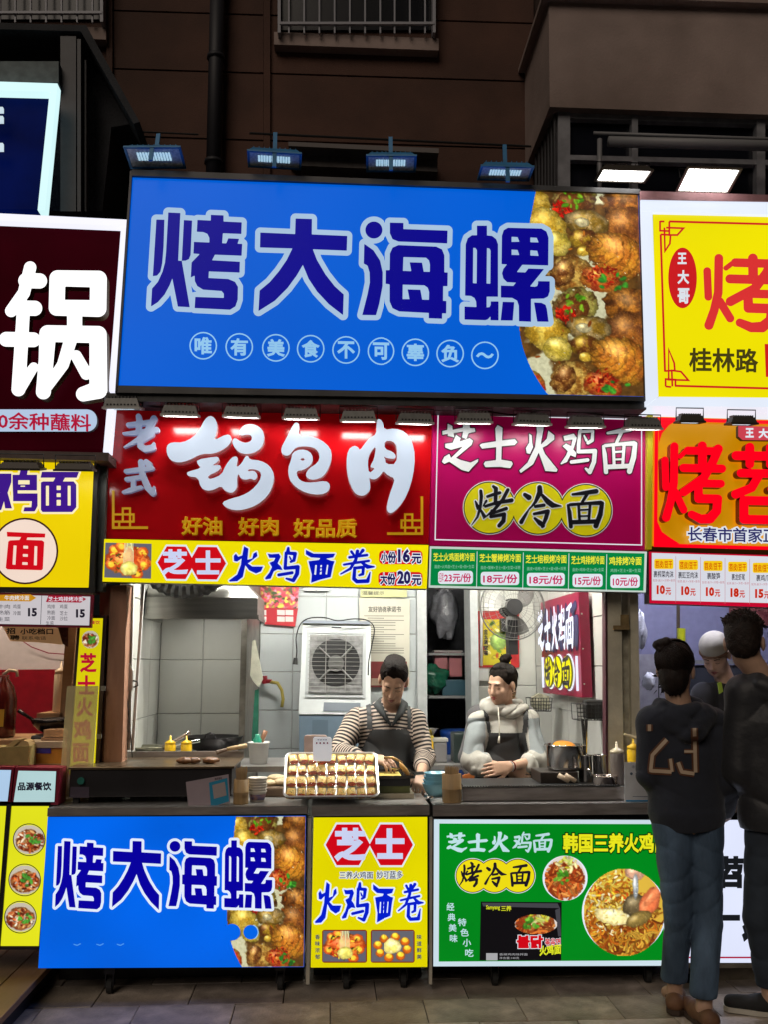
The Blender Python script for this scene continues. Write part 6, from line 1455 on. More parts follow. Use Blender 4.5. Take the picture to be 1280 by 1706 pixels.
obj('card', pxb(1042, 1270, 1090, 1344, 4.60, .008), mat('stand grey', (.62, .64, .67), .35, noise=.1), st)
obj('foot_strip', pxb(1044, 1333, 1090, 1344, 4.598, .0015), mat('stand blue', (.02, .26, .55), .35), st)
obj('icon_row', join(*[sheet(arc(1053+i*9, 1289, 2.4, 0, 360, 8)[:-1], 4.598) for i in range(4)], text('收钱码', (1054, 1275, 1070, 1280), 4.598, 0), pline([(1055, 1327), (1085, 1327)], .9, 4.598)), mat('icon grey blue', (.08, .12, .18), .4), st)
# wire baskets on the right wall
def basket(px0, py0, px1, py1, Y, label, fill=None):
    t = thing('wire_basket', label, 'basket', tuple(P((px0+px1)/2, py1, Y)))
    V, F = [], []
    q = [P(px0, py0, Y), P(px1, py0, Y), P(px1-2, py1, Y), P(px0+2, py1, Y)]; dy = Vector((0, .12, 0))
    segs = [(q[i], q[(i+1) % 4]) for i in range(4)]+[(p, p+dy) for p in q]+[(q[i]+dy, q[(i+1) % 4]+dy) for i in range(4)]
    n = 8
    for i in range(1, n): segs += [(q[0].lerp(q[1], i/n), q[3].lerp(q[2], i/n))]
    for i in range(1, 4): segs += [(q[0].lerp(q[3], i/4), q[1].lerp(q[2], i/4))]
    for a, b in segs: V, F = join((V, F), tube([a, b], .0022, 4))
    obj('wire_frame', (V, F), M['black'], t)
    return t
basket(884, 1163, 921, 1185, 6.0, 'small black wire basket of bags hung below the sign end')
obj('bag_contents', prism([(888, 1162), (900, 1155), (916, 1160), (918, 1182), (888, 1182)], 6.03, .05), mat('clear bags', (.40, .38, .28), .35, noise=.6, nscale=30, bump=.5), label='crumpled bags inside the small wire basket', cat='bags')
basket(962, 1173, 1010, 1200, 5.12, 'black wire basket hung on the cream post inside')
obj('black_box', box(XW(976, 5.14, 1.3), 5.13, P(990, 1198, 5.13).z, XW(1008, 5.14, 1.3), 5.21, P(990, 1166, 5.13).z, .01), M['black'], label='black box sitting in the wire basket beside the post', cat='box')
# side sign on the right wall, facing left
sx = XR-.02
wsn = thing('wall_sign', 'crimson side wall sign with raised white characters and yellow discs', 'sign', (sx, 5.8, 1.5))
def SP(y, z, off=0.): return (sx-off, y, z)
sy0, sy1 = 5.28, 6.25
zt, zb_ = 1.96, 1.36
def slab3(y0, y1, z0, z1, x0, x1): return box(x0, y0, z0, x1, y1, z1)
zT0, zT1 = P(985, 995, sy0).z, P(918, 1010, sy1).z; zB0, zB1 = P(985, 1186, sy0).z, P(918, 1180, sy1).z
obj('board', box(sx-.06, sy0, 1.325, sx, sy1, 1.93), mat('crimson board', (.26, .003, .04), .35, noise=.1), wsn)
def side_glyphs(name, items, m, off, level=0., depth=.0, sm=None):
    # items laid out in (u right->toward the street, v down) with 1 px = 1 mm, then turned on to the wall
    X_, Y2, D, ce = glyph_field(items, 3., 10+level)
    D = D-level; ny, nx = D.shape; V, F = [], []
    ins = D < 0; idx = {}
    def vt(i, j):
        if (i, j) not in idx:
            idx[(i, j)] = len(V); V.append((sx-.06-off, sy1-X_[0, i]/1000., 1.93-Y2[j, 0]/1000.))
        return idx[(i, j)]
    for j in range(ny-1):
        for i in range(nx-1):
            if D[j:j+2, i:i+2].mean() < 0: F.append((vt(i, j), vt(i, j+1), vt(i+1, j+1), vt(i+1, j)))
    return obj(name, (V, F), m, wsn)
W5 = ['zhi', 'shi', 'huo', 'ji', 'mian']
it = [(g, (30+i*186, 60, 200+i*186, 330), 0) for i, g in enumerate(W5)]
side_glyphs('lettering_outline', it, mat('dark side', (.03, .02, .08), .5), .004, 14)
side_glyphs('letter', it, lit('side white', (235, 240, 255), 1.05), .03, 3)
dv = []
for k, (rr_, off, m_) in enumerate(((.132, .005, lit('side white', (235, 240, 255), 1.05)), (.122, .012, DKV), (.114, .02, lit('side yellow', (244, 236, 20), .95)))):
    V, F = [], []
    for i in range(3):
        cy_, cz_ = sy1-(.25+i*.235), 1.93-.465; n = len(V)
        for a in range(28): V.append((sx-.06-off-.0005*i, cy_+rr_*math.cos(a*math.pi/14)*1.0, cz_+rr_*.84*math.sin(a*math.pi/14)))
        F.append(tuple(range(n, n+28)))
    obj(('disc_ring', 'disc_edge', 'disc')[k], (V, F), m_, wsn)
side_glyphs('disc_lettering', [('kaob', (155, 370, 345, 560), 0), ('leng', (390, 370, 580, 560), 0), ('mian', (625, 370, 815, 560), 0)], DKV, .026, 3)
V, F = [], []
for y in (sy0+.06, sy1-.05):
    V, F = join((V, F), box(sx-.075, y-.004, 1.36, sx-.062, y+.004, 1.56))
obj('side_bar', (V, F), lit('side white', (235, 240, 255), 1.05), wsn)
obj('screw', join(*[box(sx-.05+.0*i, sy0-.004, z-.004, sx-.042, sy0, z+.004) for i, z in enumerate((1.4, 1.6, 1.8))]), M['chrome'], wsn)
# fan
fy = 5.9; fc_ = P(855, 1012, fy); FRd = pxw(53, fy)
fan = thing('wall_fan', 'grey three bladed fan in a wire cage above the cook in the hoodie', 'fan', tuple(fc_))
RC = Matrix.Rotation(R(0), 4, 'X')
rings = []
for r_, yy in ((1, 0), (.93, -.03), (.8, -.045), (.6, -.055), (.4, -.06)):
    rings.append(tube([(FRd*r_*math.cos(a), yy, FRd*r_*math.sin(a)) for a in np.linspace(0, 2*math.pi, 41)[:-1]], .0016 if r_ < 1 else .005, 5, False, True))
for i in range(36):
    a = i*math.pi/18; rings.append(tube([(FRd*k*math.cos(a+.12*(1-k)), yy, FRd*k*math.sin(a+.12*(1-k))) for k, yy in ((1, 0), (.93, -.03), (.6, -.055), (.22, -.062))], .0011, 4, False))
obj('cage_wire', join(*rings), mat('cage wire', (.22, .22, .21), .4, .6), fan, local=True, kind='stuff')
for b_ in range(3):
    V, F = [], []; n = 8
    for i in range(n+1):
        for j in range(6):
            r_ = FRd*(.2+.68*i/n); wd = .55+.55*math.sin(math.pi*(i/n)**.7); a = b_*2*math.pi/3+.5+(j/5-.5)*wd+i/n*.35
            V.append((r_*math.cos(a), .02+(j/5-.5)*-.05, r_*math.sin(a)))
    for i in range(n):
        for j in range(5): F.append((i*6+j, i*6+j+1, (i+1)*6+j+1, (i+1)*6+j))
    obj('blade', (V, F), mat('fan blade', (.20, .20, .19), .4), fan, local=True, smooth=True)
obj('hub', tube([(0, -.075, 0), (0, .05, 0)], FRd*.25, 20), M['black'], fan, local=True)
obj('motor', join(tube([(0, .05, 0), (0, .16, 0)], FRd*.3, 16), box(-.03, -.0, -.30, .03, .1, -.08)), M['black'], fan, local=True)
# red poster behind fan
pst = thing('wall_poster', 'red and yellow festival poster under the fan on the right back wall', 'poster', tuple(P(830, 1112, 6.78)))
obj('sheet', pxb(794, 1018, 866, 1112, 6.78, .004), mat('poster red', (.42, .015, .015), .5, noise=.2), pst)
cw = Canvas(44, 76, 1.2, (.78, .72, .12)); cw.bits(22, 36, 40, 90, [(.8, .75, .2), (.3, .5, .15), (.8, .3, .1), (.95, .9, .6)], 4.5, rs9, 2)
cw.blob(24, 36, 14, 16, 0, (.5, .62, .3), seed=4)
o_ = cw.build('print', [(806, 1032), (852, 1032), (852, 1108), (806, 1108)], 6.778, pst); o_.data.materials[0] = mat('matt print', (.5, .5, .5), .6, attr='Col')
obj('lettering', join(*[text(ch, (807, 1048+i*9, 814, 1056+i*9), 6.775, .03) for i, ch in enumerate('金玉满堂福')]), DKV, pst)
obj('switch_box', join(pxb(795, 1114, 815, 1134, 6.76, .03)), M['whitepaint'], label='white switch box on the wall below the red poster', cat='switch')
obj('conduit_pipe', join(tube([P(803, 985, 6.74), P(803, 1110, 6.74)], .011, 8), tube([P(903, 990, 6.74), P(903, 1190, 6.74)], .012, 8)), M['whitepaint'], label='white conduit pipes running down the right back wall', cat='pipes', smooth=True)
obj('black_box', pxb(836, 1030, 860, 1052, 6.70, .06), M['black'], label='small black control box under the fan', cat='box')
# store room contents
sr = thing('storage_rack', 'dark steel rack with two shelves inside the doorway', 'rack', (XW(745, 7.3, 1), 7.3, 0))
sxa, sxb = XW(712, 7.3, 1.3), XW(785, 7.3, 1.3)
for z in (P(745, 1158, 7.3).z, P(745, 1088, 7.3).z): obj('shelf', box(sxa, 7.15, z-.02, sxb, 7.6, z), mat('grey shelf', (.2, .2, .2), .5), sr)
z1_ = P(745, 1158, 7.3).z; z2_ = P(745, 1088, 7.3).z
for i, (x, w, m_, lb_) in enumerate(((735, .085, (.30, .10, .11), 'left pale red tub on the storage shelf'), (759, .085, (.30, .11, .12), 'right pale red tub on the storage shelf'))):
    t = thing('storage_tub', lb_, 'tub', (XW(x, 7.25, z1_), 7.25, P(x, 1128, 7.25).z), group='pale red tubs in the store room')
    obj('tub', box(-w*.62, -.06, 0, w*.62, .06, .19, .01), mat('pale red tub', m_, .4), t, local=True)
    obj('lid', box(-w*.66, -.065, .191, w*.66, .065, .205, .004), mat('tub lid', (.32, .28, .28), .4), t, local=True)
obj('blue_crate', box(XW(737, 7.2, z1_), 7.16, z1_, XW(779, 7.2, z1_), 7.4, z1_+.12, .006), mat('teal crate', (.02, .07, .10), .45), label='dark teal crate on the lower storage shelf', cat='crate')
obj('green_bag', chunk(1, .11, .09, .10, 31, .35, 20, 14), mat('green plastic bag', (.01, .10, .055), .25, noise=.4, bump=.6), label='shiny dark green plastic bag on the lower storage shelf', cat='plastic bag', smooth=True).location = (XW(723, 7.2, z1_), 7.2, z1_)
obj('white_bag', chunk(1, .10, .07, .18, 35, .3, 20, 14), mat('translucent bag', (.16, .16, .18), .3, noise=.4, bump=.6), label='pale bunch of plastic bags hanging high in the store room', cat='plastic bags', smooth=True).location = (XW(742, 7.2, 1.8), 7.2, P(742, 1066, 7.2).z)
bb = thing('blue_barrel', 'deep blue plastic barrel standing in the doorway', 'barrel', (XW(764, 6.95, .6), 6.95, 0))
obj('barrel', lathe([(.11, 0), (.12, .02), (.12, .5), (.128, .51), (.12, .53), (.12, .98), (.13, 1.0), (.13, 1.03), (.11, 1.04), (0, 1.04)], 22), mat('deep blue plastic', (.005, .03, .16), .35), bb, local=True, smooth=True)
hb = thing('table_behind', 'steel prep table in front of the doorway', 'table', (XW(730, 6.3, .8), 6.3, 0))
tz = P(725, 1272, 6.1).z
obj('top', box(XW(700, 6.1, tz), 6.0, tz-.03, XW(792, 6.1, tz), 6.7, tz-.001), M['steelh'], hb)
obj('leg', box(XW(704, 6.1, tz), 6.02, 0, XW(704, 6.1, tz)+.03, 6.05, tz-.031), M['steelh'], hb); obj('leg', box(XW(786, 6.1, tz), 6.02, 0, XW(786, 6.1, tz)+.03, 6.05, tz-.031), M['steelh'], hb)
yb = thing('yellow_basket', 'yellow perforated plastic basket on the prep table by the doorway', 'basket', (XW(711, 6.15, tz), 6.15, tz))
w_ = pxw(11, 6.15)
V, F = [], []
for i in range(7):
    x = -w_+2*w_*i/6; V, F = join((V, F), box(x-.003, -.003, .01, x+.003, .003, .155))
for j in range(7): V, F = join((V, F), box(-w_, -.0025, .01+j*.024, w_, .0025, .016+j*.024))
obj('lattice', (V, F), ylw, yb, local=True, kind='stuff')
obj('shell', join(box(-w_, .004, 0, w_, .13, .15), box(-w_-.006, -.006, .155, w_+.006, .14, .17)), mat('yellow shade plastic', (.55, .44, .06), .4), yb, local=True)
pb2 = thing('steel_basin', 'steel basin with food on top of the yellow basket', 'basin', (XW(712, 6.2, tz+.17), 6.22, tz+.171))
obj('basin', lathe([(.05, 0), (.075, .04), (.085, .043), (.07, .038), (0, .02)], 20), M['chrome'], pb2, local=True, smooth=True)
gbx = thing('storage_tub', 'grey lidded tub beside the yellow basket', 'tub', (XW(735, 6.15, tz), 6.2, tz))
obj('tub', box(-.045, -.05, 0, .045, .05, .13, .008), mat('grey tub', (.16, .15, .15), .4), gbx, local=True); obj('lid', box(-.052, -.055, .131, .052, .055, .155, .005), mat('tub lid grey', (.34, .33, .30), .4), gbx, local=True)
obj('dark_crate', box(XW(755, 6.2, tz), 6.12, tz, XW(782, 6.2, tz), 6.3, tz+.19, .008), mat('dark green crate', (.02, .03, .028), .4), label='dark green stacked crate under the blue barrel', cat='crate')
# right neighbour interior
eq = thing('steel_cabinet', 'grey steel cabinet inside the right neighbour stall', 'cabinet', (XW(1100, 6.0, 1), 6.0, 0))
obj('cabinet_body', box(XW(1062, 6.0, 1), 5.9, 0, XW(1140, 6.0, 1), 6.4, P(1100, 1090, 5.9).z), mat('cabinet steel', (.36, .35, .38), .35, .3, noise=.2), eq)
obj('door_line', pxb(1098, 1095, 1099.5, 1340, 5.895, .003), M['black'], eq)
fr_ = thing('fridge', 'tall dark fridge behind the capped vendor', 'fridge', (XW(1180, 6.2, 1), 6.2, 0))
obj('body', box(XW(1145, 6.2, 1), 6.1, 0, XW(1240, 6.2, 1), 6.5, P(1180, 1108, 6.1).z), mat('dark steel door', (.07, .075, .09), .3, .5), fr_)
obj('top', box(XW(1143, 6.2, 1), 6.08, P(1180, 1106, 6.1).z, XW(1242, 6.2, 1), 6.5, P(1180, 1100, 6.1).z), M['greyhousing'], fr_)
pl2 = thing('hanging_bag_rack', 'white carrier bags hanging inside behind the cream post', 'bags', tuple(P(1070, 1080, 5.6)))
obj('bag', join(chunk(1, .03, .05, .11, 44, .25, 16, 12)), mat('white plastic bag', (.55, .56, .60), .3, bump=.7, bscale=40), pl2, smooth=True, local=True)
obj('bag', xf(chunk(1, .035, .05, .05, 45, .25, 16, 12), Matrix.Translation((.02, -.05, -.25))), mat('white plastic bag', (.55, .56, .60), .3, bump=.7, bscale=40), pl2, smooth=True, local=True)
pole = thing('stall_pole', 'dark vertical pole with a yellow sleeve inside the right stall', 'pole', tuple(P(1132, 1005, 5.9)))
obj('shaft', tube([P(1131, 980, 5.9), P(1131, 1145, 5.9)], .012, 8), mat('bronze pole', (.08, .06, .04), .4, .4), pole)
obj('sleeve', tube([P(1136, 1047, 5.85), P(1136, 1080, 5.85)], .026, 10), mat('yellow green sleeve', (.40, .42, .01), .4), pole)
pm2 = thing('wall_poster', 'maroon food poster at the top right of the lilac wall', 'poster', tuple(P(1250, 1012, 6.55)))
obj('sheet', pxb(1216, 1000, 1400, 1042, 6.57, .004), mat('maroon poster', (.10, .012, .02), .5, noise=.5, nscale=25, col2=(.3, .12, .1)), pm2)
for i, (x, y) in enumerate(((1085, 1248),)):
    pass
# things hanging on the brown post
wl = thing('white_dispenser', 'white wall dispenser with dark cord by the brown post', 'dispenser', tuple(P(212, 1130, 5.0)))
obj('body', prism([(208, 1108), (214, 1104), (220, 1118), (220, 1150), (205, 1150)], 5.0, .05), M['whitepaint'], wl)
obj('cord', join(tube([P(209, 1152, 4.99), P(203, 1200, 4.99), P(198, 1240, 4.99)], .003, 5), tube([P(210, 1152, 4.99), P(216, 1210, 4.99), P(220, 1262, 4.99)], .003, 5), tube([P(221, 1134, 4.99), P(228, 1136, 4.99), P(229, 1142, 4.99), P(222, 1145, 4.99)], .004, 6)), M['cable'], wl)
# ------------------------------------------------------------------ figures: smooth unions of tapered limbs, meshed as one surface
from mathutils.bvhtree import BVHTree
class Field:
    def __init__(s, lo, hi, h):
        s.h = h; s.lo = np.array(lo, float)-h*3
        n = np.ceil((np.array(hi)+h*3-s.lo)/h).astype(int)+1; s.n = n
        s.F = np.full(n, .08, np.float32)
        s.ax = [s.lo[i]+np.arange(n[i])*h for i in range(3)]
    def sub(s, lo, hi, m):
        a = [max(0, int((lo[i]-m-s.lo[i])/s.h)) for i in range(3)]; b = [min(s.n[i], int((hi[i]+m-s.lo[i])/s.h)+2) for i in range(3)]
        if any(b[i] <= a[i] for i in range(3)): return None
        sl = tuple(slice(a[i], b[i]) for i in range(3))
        X, Y, Z = np.meshgrid(*[s.ax[i][sl[i]] for i in range(3)], indexing='ij', sparse=True)
        return sl, X, Y, Z
    def mix(s, sl, d, k, cut=False):
        f = s.F[sl]; d = d.astype(np.float32)
        if cut:
            d = -d; h = np.clip(.5-.5*(f-d)/k, 0, 1); s.F[sl] = f*(1-h)+d*h+k*h*(1-h)
        else:
            h = np.clip(.5+.5*(f-d)/k, 0, 1); s.F[sl] = f*(1-h)+d*h-k*h*(1-h)
    def cap(s, a, b, r0, r1, k=.015, flat=None, cut=False):
        a = np.array(a, float); b = np.array(b, float); r = max(r0, r1)
        g = s.sub(np.minimum(a, b)-r, np.maximum(a, b)+r, k+.01)
        if g is None: return
        sl, X, Y, Z = g; d = b-a; L = d@d+1e-12
        x, y, z = X-a[0], Y-a[1], Z-a[2]
        t = np.clip((x*d[0]+y*d[1]+z*d[2])/L, 0, 1)
        qx, qy, qz = x-t*d[0], y-t*d[1], z-t*d[2]
        q2 = qx*qx+qy*qy+qz*qz
        if flat is not None:
            n, f = np.array(flat[0], float), flat[1]; n = n/np.linalg.norm(n)
            e = qx*n[0]+qy*n[1]+qz*n[2]; q2 = q2+(f*f-1)*e*e
        s.mix(sl, (np.sqrt(q2)-(r0+(r1-r0)*t))/(1 if flat is None else 1.15), k, cut)
    def ell(s, cpt, rad, M=None, k=.012, cut=False):
        M = M or Matrix.Identity(4); w = M @ Vector(cpt); r = max(rad)
        g = s.sub(np.array(w)-r, np.array(w)+r, k+.01)
        if g is None: return
        sl, X, Y, Z = g; I = np.array(M.inverted().to_3x3()); x, y, z = X-w[0], Y-w[1], Z-w[2]
        u = [(I[i, 0]*x+I[i, 1]*y+I[i, 2]*z)/rad[i] for i in range(3)]
        q = np.sqrt(u[0]**2+u[1]**2+u[2]**2); s.mix(sl, (q-1)*min(rad)*(1 if min(rad)/r > .5 else 1.2), k, cut)
    def folds(s, amp, fx=9, fz=14, seed=0):
        X, Y, Z = np.meshgrid(*s.ax, indexing='ij', sparse=True); p = seed*1.7
        w = np.sin(X*fx*2+p+2*np.sin(Z*7+p))*.4+np.sin(Z*fz*2.3-X*fx*1.7+np.sin(Y*15+Z*9))*.3
        for a_, b_, q_ in ((1., 1., 0), (-1.3, 1.4, 2)):
            u = Z*fz*b_+X*fx*a_+1.7*np.sin(X*9+Y*6+p+q_)+1.1*np.sin(Z*13+p*2+q_)+p*2+q_; w = w+(1-np.abs(np.sin(u)))**2*2.0*np.clip(np.sin(X*7+Z*5+q_+p)+.6, 0, 1.2)-.55
        s.F += (amp*w).astype(np.float32)
    def mesh(s):
        F = s.F; ins = F < 0; nx, ny, nz = F.shape
        cnt = np.zeros((nx-1, ny-1, nz-1), np.uint8)
        for dx in (0, 1):
            for dy in (0, 1):
                for dz in (0, 1): cnt += ins[dx:nx-1+dx, dy:ny-1+dy, dz:nz-1+dz]
        act = (cnt > 0) & (cnt < 8); I = np.argwhere(act); n = len(I)
        idx = np.full(act.shape, -1, np.int32); idx[act] = np.arange(n)
        acc = np.zeros((n, 3)); c_ = np.zeros(n)
        C = [(0, 0, 0), (1, 0, 0), (0, 1, 0), (1, 1, 0), (0, 0, 1), (1, 0, 1), (0, 1, 1), (1, 1, 1)]
        v = [F[I[:, 0]+a, I[:, 1]+b, I[:, 2]+d] for a, b, d in C]
        for i in range(8):
            for j in range(i+1, 8):
                if sum(abs(C[i][k]-C[j][k]) for k in range(3)) != 1: continue
                x = (v[i] < 0) != (v[j] < 0); t = np.where(x, v[i]/np.where(x, v[i]-v[j], 1), 0)
                for k in range(3): acc[:, k] += np.where(x, C[i][k]+t*(C[j][k]-C[i][k]), 0)
                c_ += x
        V = (I+acc/c_[:, None])*s.h+s.lo
        Q = []
        for ax in range(3):
            o1, o2 = (ax+1) % 3, (ax+2) % 3
            sl0 = [slice(None)]*3; sl1 = [slice(None)]*3; sl0[ax] = slice(0, -1); sl1[ax] = slice(1, None)
            a, b = ins[tuple(sl0)], ins[tuple(sl1)]
            E = np.argwhere(a != b); fl = a[tuple(E.T)]
            ok = (E[:, o1] > 0) & (E[:, o2] > 0) & (E[:, o1] < F.shape[o1]-1) & (E[:, o2] < F.shape[o2]-1); E, fl = E[ok], fl[ok]
            q = []
            for d1, d2 in ((-1, -1), (0, -1), (0, 0), (-1, 0)):
                e = E.copy(); e[:, o1] += d1; e[:, o2] += d2; q.append(idx[tuple(e.T)])
            q = np.stack(q, 1); q[~fl] = q[~fl][:, ::-1]; Q.append(q)
        Q = np.vstack(Q); Q = Q[(Q >= 0).all(1)]
        return V, Q
def fobj(name, fld, m, parent, **k):
    V, Q = fld.mesh(); off = np.array(WL.get(parent, Vector((0, 0, 0))))
    me = bpy.data.meshes.new(name); n = len(V)
    me.vertices.add(n); me.vertices.foreach_set('co', (V-off).ravel())
    me.loops.add(len(Q)*4); me.loops.foreach_set('vertex_index', Q.ravel().astype(np.int32))
    me.polygons.add(len(Q)); me.polygons.foreach_set('loop_start', np.arange(len(Q), dtype=np.int32)*4); me.polygons.foreach_set('loop_total', np.full(len(Q), 4, np.int32))
    me.update(calc_edges=True); me.polygons.foreach_set('use_smooth', [True]*len(Q))
    for x in (m if isinstance(m, (list, tuple)) else [m]): me.materials.append(x)
    o = link(bpy.data.objects.new(name, me)); o.parent = parent; WL[o] = WL.get(parent, Vector((0, 0, 0)))
    o['_V'] = 0; del o['_V']
    return o, V, Q
def headM(center, yaw, pitch, roll=0, s=1.):
    """yaw>0 turns the face to image right; pitch>0 bows down"""
    return Matrix.Translation(center) @ Matrix.Rotation(R(yaw), 4, 'Z') @ Matrix.Rotation(R(roll), 4, 'Y') @ Matrix.Rotation(R(pitch), 4, 'X') @ Matrix.Scale(s, 4)
def head_prims(f, M, k=.012):
    w = lambda p: np.array(M @ Vector(p)); s = M.to_scale()[0]
    e = lambda c_, r_, kk=k, cut=False: f.ell(c_, tuple(x*s for x in r_), Mr, kk, cut) if False else f.ell(c_, tuple(x for x in r_), M, kk, cut)
    e((0, .012, .035), (.074, .092, .082)); e((0, -.030, -.030), (.060, .062, .078), .02); e((0, -.036, -.074), (.046, .046, .034), .02)
    f.cap(w((0, -.070, -.092)), w((0, -.068, -.090)), .015*s, .015*s, .015)
    f.cap(w((-.032, -.078, .024)), w((.032, -.078, .024)), .010*s, .010*s, .012)
    for x in (-1, 1):
        f.cap(w((x*.036, -.062, -.026)), w((x*.03, -.066, -.034)), .020*s, .018*s, .014)
        f.cap(w((x*.030, -.096, .004)), w((x*.034, -.093, .004)), .010*s, .009*s, .008, cut=True)
        f.cap(w((x*.030, -.0765, .004)), w((x*.031, -.0765, .003)), .0115*s, .0115*s, .003)
        f.cap(w((x*.010, -.096, -.036)), w((x*.012, -.094, -.034)), .0075*s, .0065*s, .006)
        e((x*.076, .010, -.006), (.010, .020, .032), .006)
    f.cap(w((0, -.088, .012)), w((0, -.104, -.030)), .0075*s, .0115*s, .008)
    f.cap(w((-.016, -.0875, -.0565)), w((.016, -.0875, -.0565)), .0065*s, .0065*s, .006); f.cap(w((-.013, -.086, -.067)), w((.013, -.086, -.067)), .0075*s, .0075*s, .006)
def hand_prims(f, wr, kn, nrm, side, curl=.5, s=1., spread=1.0):
    """wr wrist, kn knuckle point, nrm = back-of-hand normal, side=+1 thumb on +cross side"""
    wr, kn, nrm = Vector(wr), Vector(kn), Vector(nrm).normalized(); d = (kn-wr).normalized(); b = d.cross(nrm).normalized()*side; nrm = b.cross(d).normalized()*side
    pl = (kn-wr).length
    for o_, r_ in ((-.027, .0125), (-.009, .014), (.009, .014), (.027, .0125)):
        f.cap(wr+b*o_*.55+d*.01, kn+b*o_, .017*s, r_*s, .010)
    for i, (o_, L_) in enumerate(((.030, .070), (.010, .080), (-.011, .074), (-.031, .058))):
        p = kn+b*o_*spread; dd = d.copy(); r_ = .0088
        for k, fr_ in enumerate((.45, .32, .23)):
            dd = (Matrix.Rotation(-curl*(.75+.25*k), 3, b*side) @ dd)
            q = p+dd*L_*fr_*s*1.05; f.cap(p, q, r_*s, (r_-.0009)*s, .0025); p = q; r_ -= .0009
    tb = wr+d*pl*.35+b*.030; t1 = tb+(d*.7+b*.6-nrm*.35).normalized()*.035; t2 = t1+(d*.9+b*.1-nrm*.4).normalized()*.03
    f.cap(wr+d*.02+b*.012, tb, .014*s, .013*s, .008); f.cap(tb, t1, .0125*s, .010*s, .005); f.cap(t1, t2, .010*s, .008*s, .003)
SK = lambda n, k=1.: mat(n, (.48*k, .30*k, .21*k), .5, noise=.10, nscale=30, bump=.08, bscale=160, spec=.4)
HAIR = mat('black hair', (.011, .0075, .0065), .6, noise=.5, nscale=60, spec=.18)
def strands(t, M, roots, target, n, mtl, seed=0, rad=(.0865, .103, .088), c0=(0, .018, .045), w=.0016, lift=.004, reach=1.0):
    """fine locks lying on the skull from random root directions to a target direction"""
    rr_ = random.Random(seed); V, F = [], []
    for _ in range(n):
        az, el = rr_.uniform(*roots[0]), rr_.uniform(*roots[1])   # az 0 = front, el from horizon
        d0 = Vector((math.sin(R(az))*math.cos(R(el)), -math.cos(R(az))*math.cos(R(el)), math.sin(R(el))))
        d1 = Vector(target).normalized()+Vector((rr_.uniform(-.12, .12), rr_.uniform(-.12, .12), rr_.uniform(-.12, .12))); d1.normalize(); e = reach*rr_.uniform(.75, 1.0)
        if d0.angle(d1) > 3.0: continue
        q = []
        for k in range(8):
            d = d0.slerp(d1, k/7*e); l_ = 1+lift/.09*math.sin(math.pi*k/7)*rr_.uniform(.3, 1.3); q.append(M @ Vector((c0[0]+d.x*rad[0]*l_, c0[1]+d.y*rad[1]*l_, c0[2]+d.z*rad[2]*l_)))
        V, F = join((V, F), tube(q, [w*.5, w, w*1.1, w*1.1, w*1.1, w, w*.8, w*.3], 4, False))
    obj('hair_locks', (V, F), mtl, t, smooth=True, kind='stuff')
HAIRB = mat('black hair mass', (.011, .0075, .006), .75, noise=.4, nscale=60, bump=.2, bscale=170, spec=.08)
def facebits(t, M, down=True, brow_m=None, lipm=None):
    w = lambda p: M @ Vector(p)
    for x in (-1, 1):
        obj('eyebrow', tube([w((x*.014, -.091, .020)), w((x*.028, -.0905, .0255)), w((x*.046, -.080, .022))], [.0022, .0030, .0012], 6), HAIR, t, smooth=True)
        obj('eyelid_line', tube([w((x*.018, -.0885, .000)), w((x*.030, -.0895, -.0025)), w((x*.044, -.083, .000))], [.0010, .0016, .0010], 6), HAIR, t, smooth=True)
    obj('lips', join(tube([w((-.023, -.088, -.0610)), w((-.008, -.0945, -.0570)), w((.008, -.0945, -.0570)), w((.023, -.088, -.0610))], [.001, .0042, .0042, .001], 8), tube([w((-.020, -.088, -.0630)), w((0, -.0945, -.0675)), w((.020, -.088, -.0630))], [.001, .0055, .001], 8)), lipm or mat('lips', (.33, .10, .085), .4), t, smooth=True)
def bbox_of(pts, m): a = np.array([tuple(p) for p in pts]); return a.min(0)-m, a.max(0)+m
def stripe_mat():
    m = bpy.data.materials.new('striped jersey'); m.use_nodes = True; nt = m.node_tree; b = nt.nodes['Principled BSDF']; b.inputs['Roughness'].default_value = .8
    a = nt.nodes.new('ShaderNodeAttribute'); a.attribute_name = 'stripe'
    w = nt.nodes.new('ShaderNodeMath'); w.operation = 'FRACT'; nt.links.new(a.outputs['Fac'], w.inputs[0])
    g = nt.nodes.new('ShaderNodeMath'); g.operation = 'GREATER_THAN'; g.inputs[1].default_value = .52; nt.links.new(w.outputs[0], g.inputs[0])
    x = nt.nodes.new('ShaderNodeMix'); x.data_type = 'RGBA'; x.inputs[6].default_value = (.014, .011, .012, 1); x.inputs[7].default_value = (.52, .43, .36, 1)
    nt.links.new(g.outputs[0], x.inputs[0]); nt.links.new(x.outputs[2], b.inputs['Base Color']); return m
def apron_mesh(V, Q, inside, push):
    """front faces of a garment surface picked by a test, lifted off the cloth and closed as a thin skin"""
    C = V[Q].mean(1); N = np.cross(V[Q[:, 1]]-V[Q[:, 0]], V[Q[:, 2]]-V[Q[:, 0]]); L = np.linalg.norm(N, axis=1)+1e-12; N = N/L[:, None]
    m = np.array([inside(c_, n_) for c_, n_ in zip(C, N)]); q = Q[m]
    vn = np.zeros_like(V)
    for k in range(4): np.add.at(vn, Q[:, k], N)
    vn /= (np.linalg.norm(vn, axis=1)+1e-9)[:, None]
    u, inv = np.unique(q, return_inverse=True); q2 = inv.reshape(q.shape)
    return (V[u]+vn[u]*push), [tuple(r) for r in q2.tolist()]
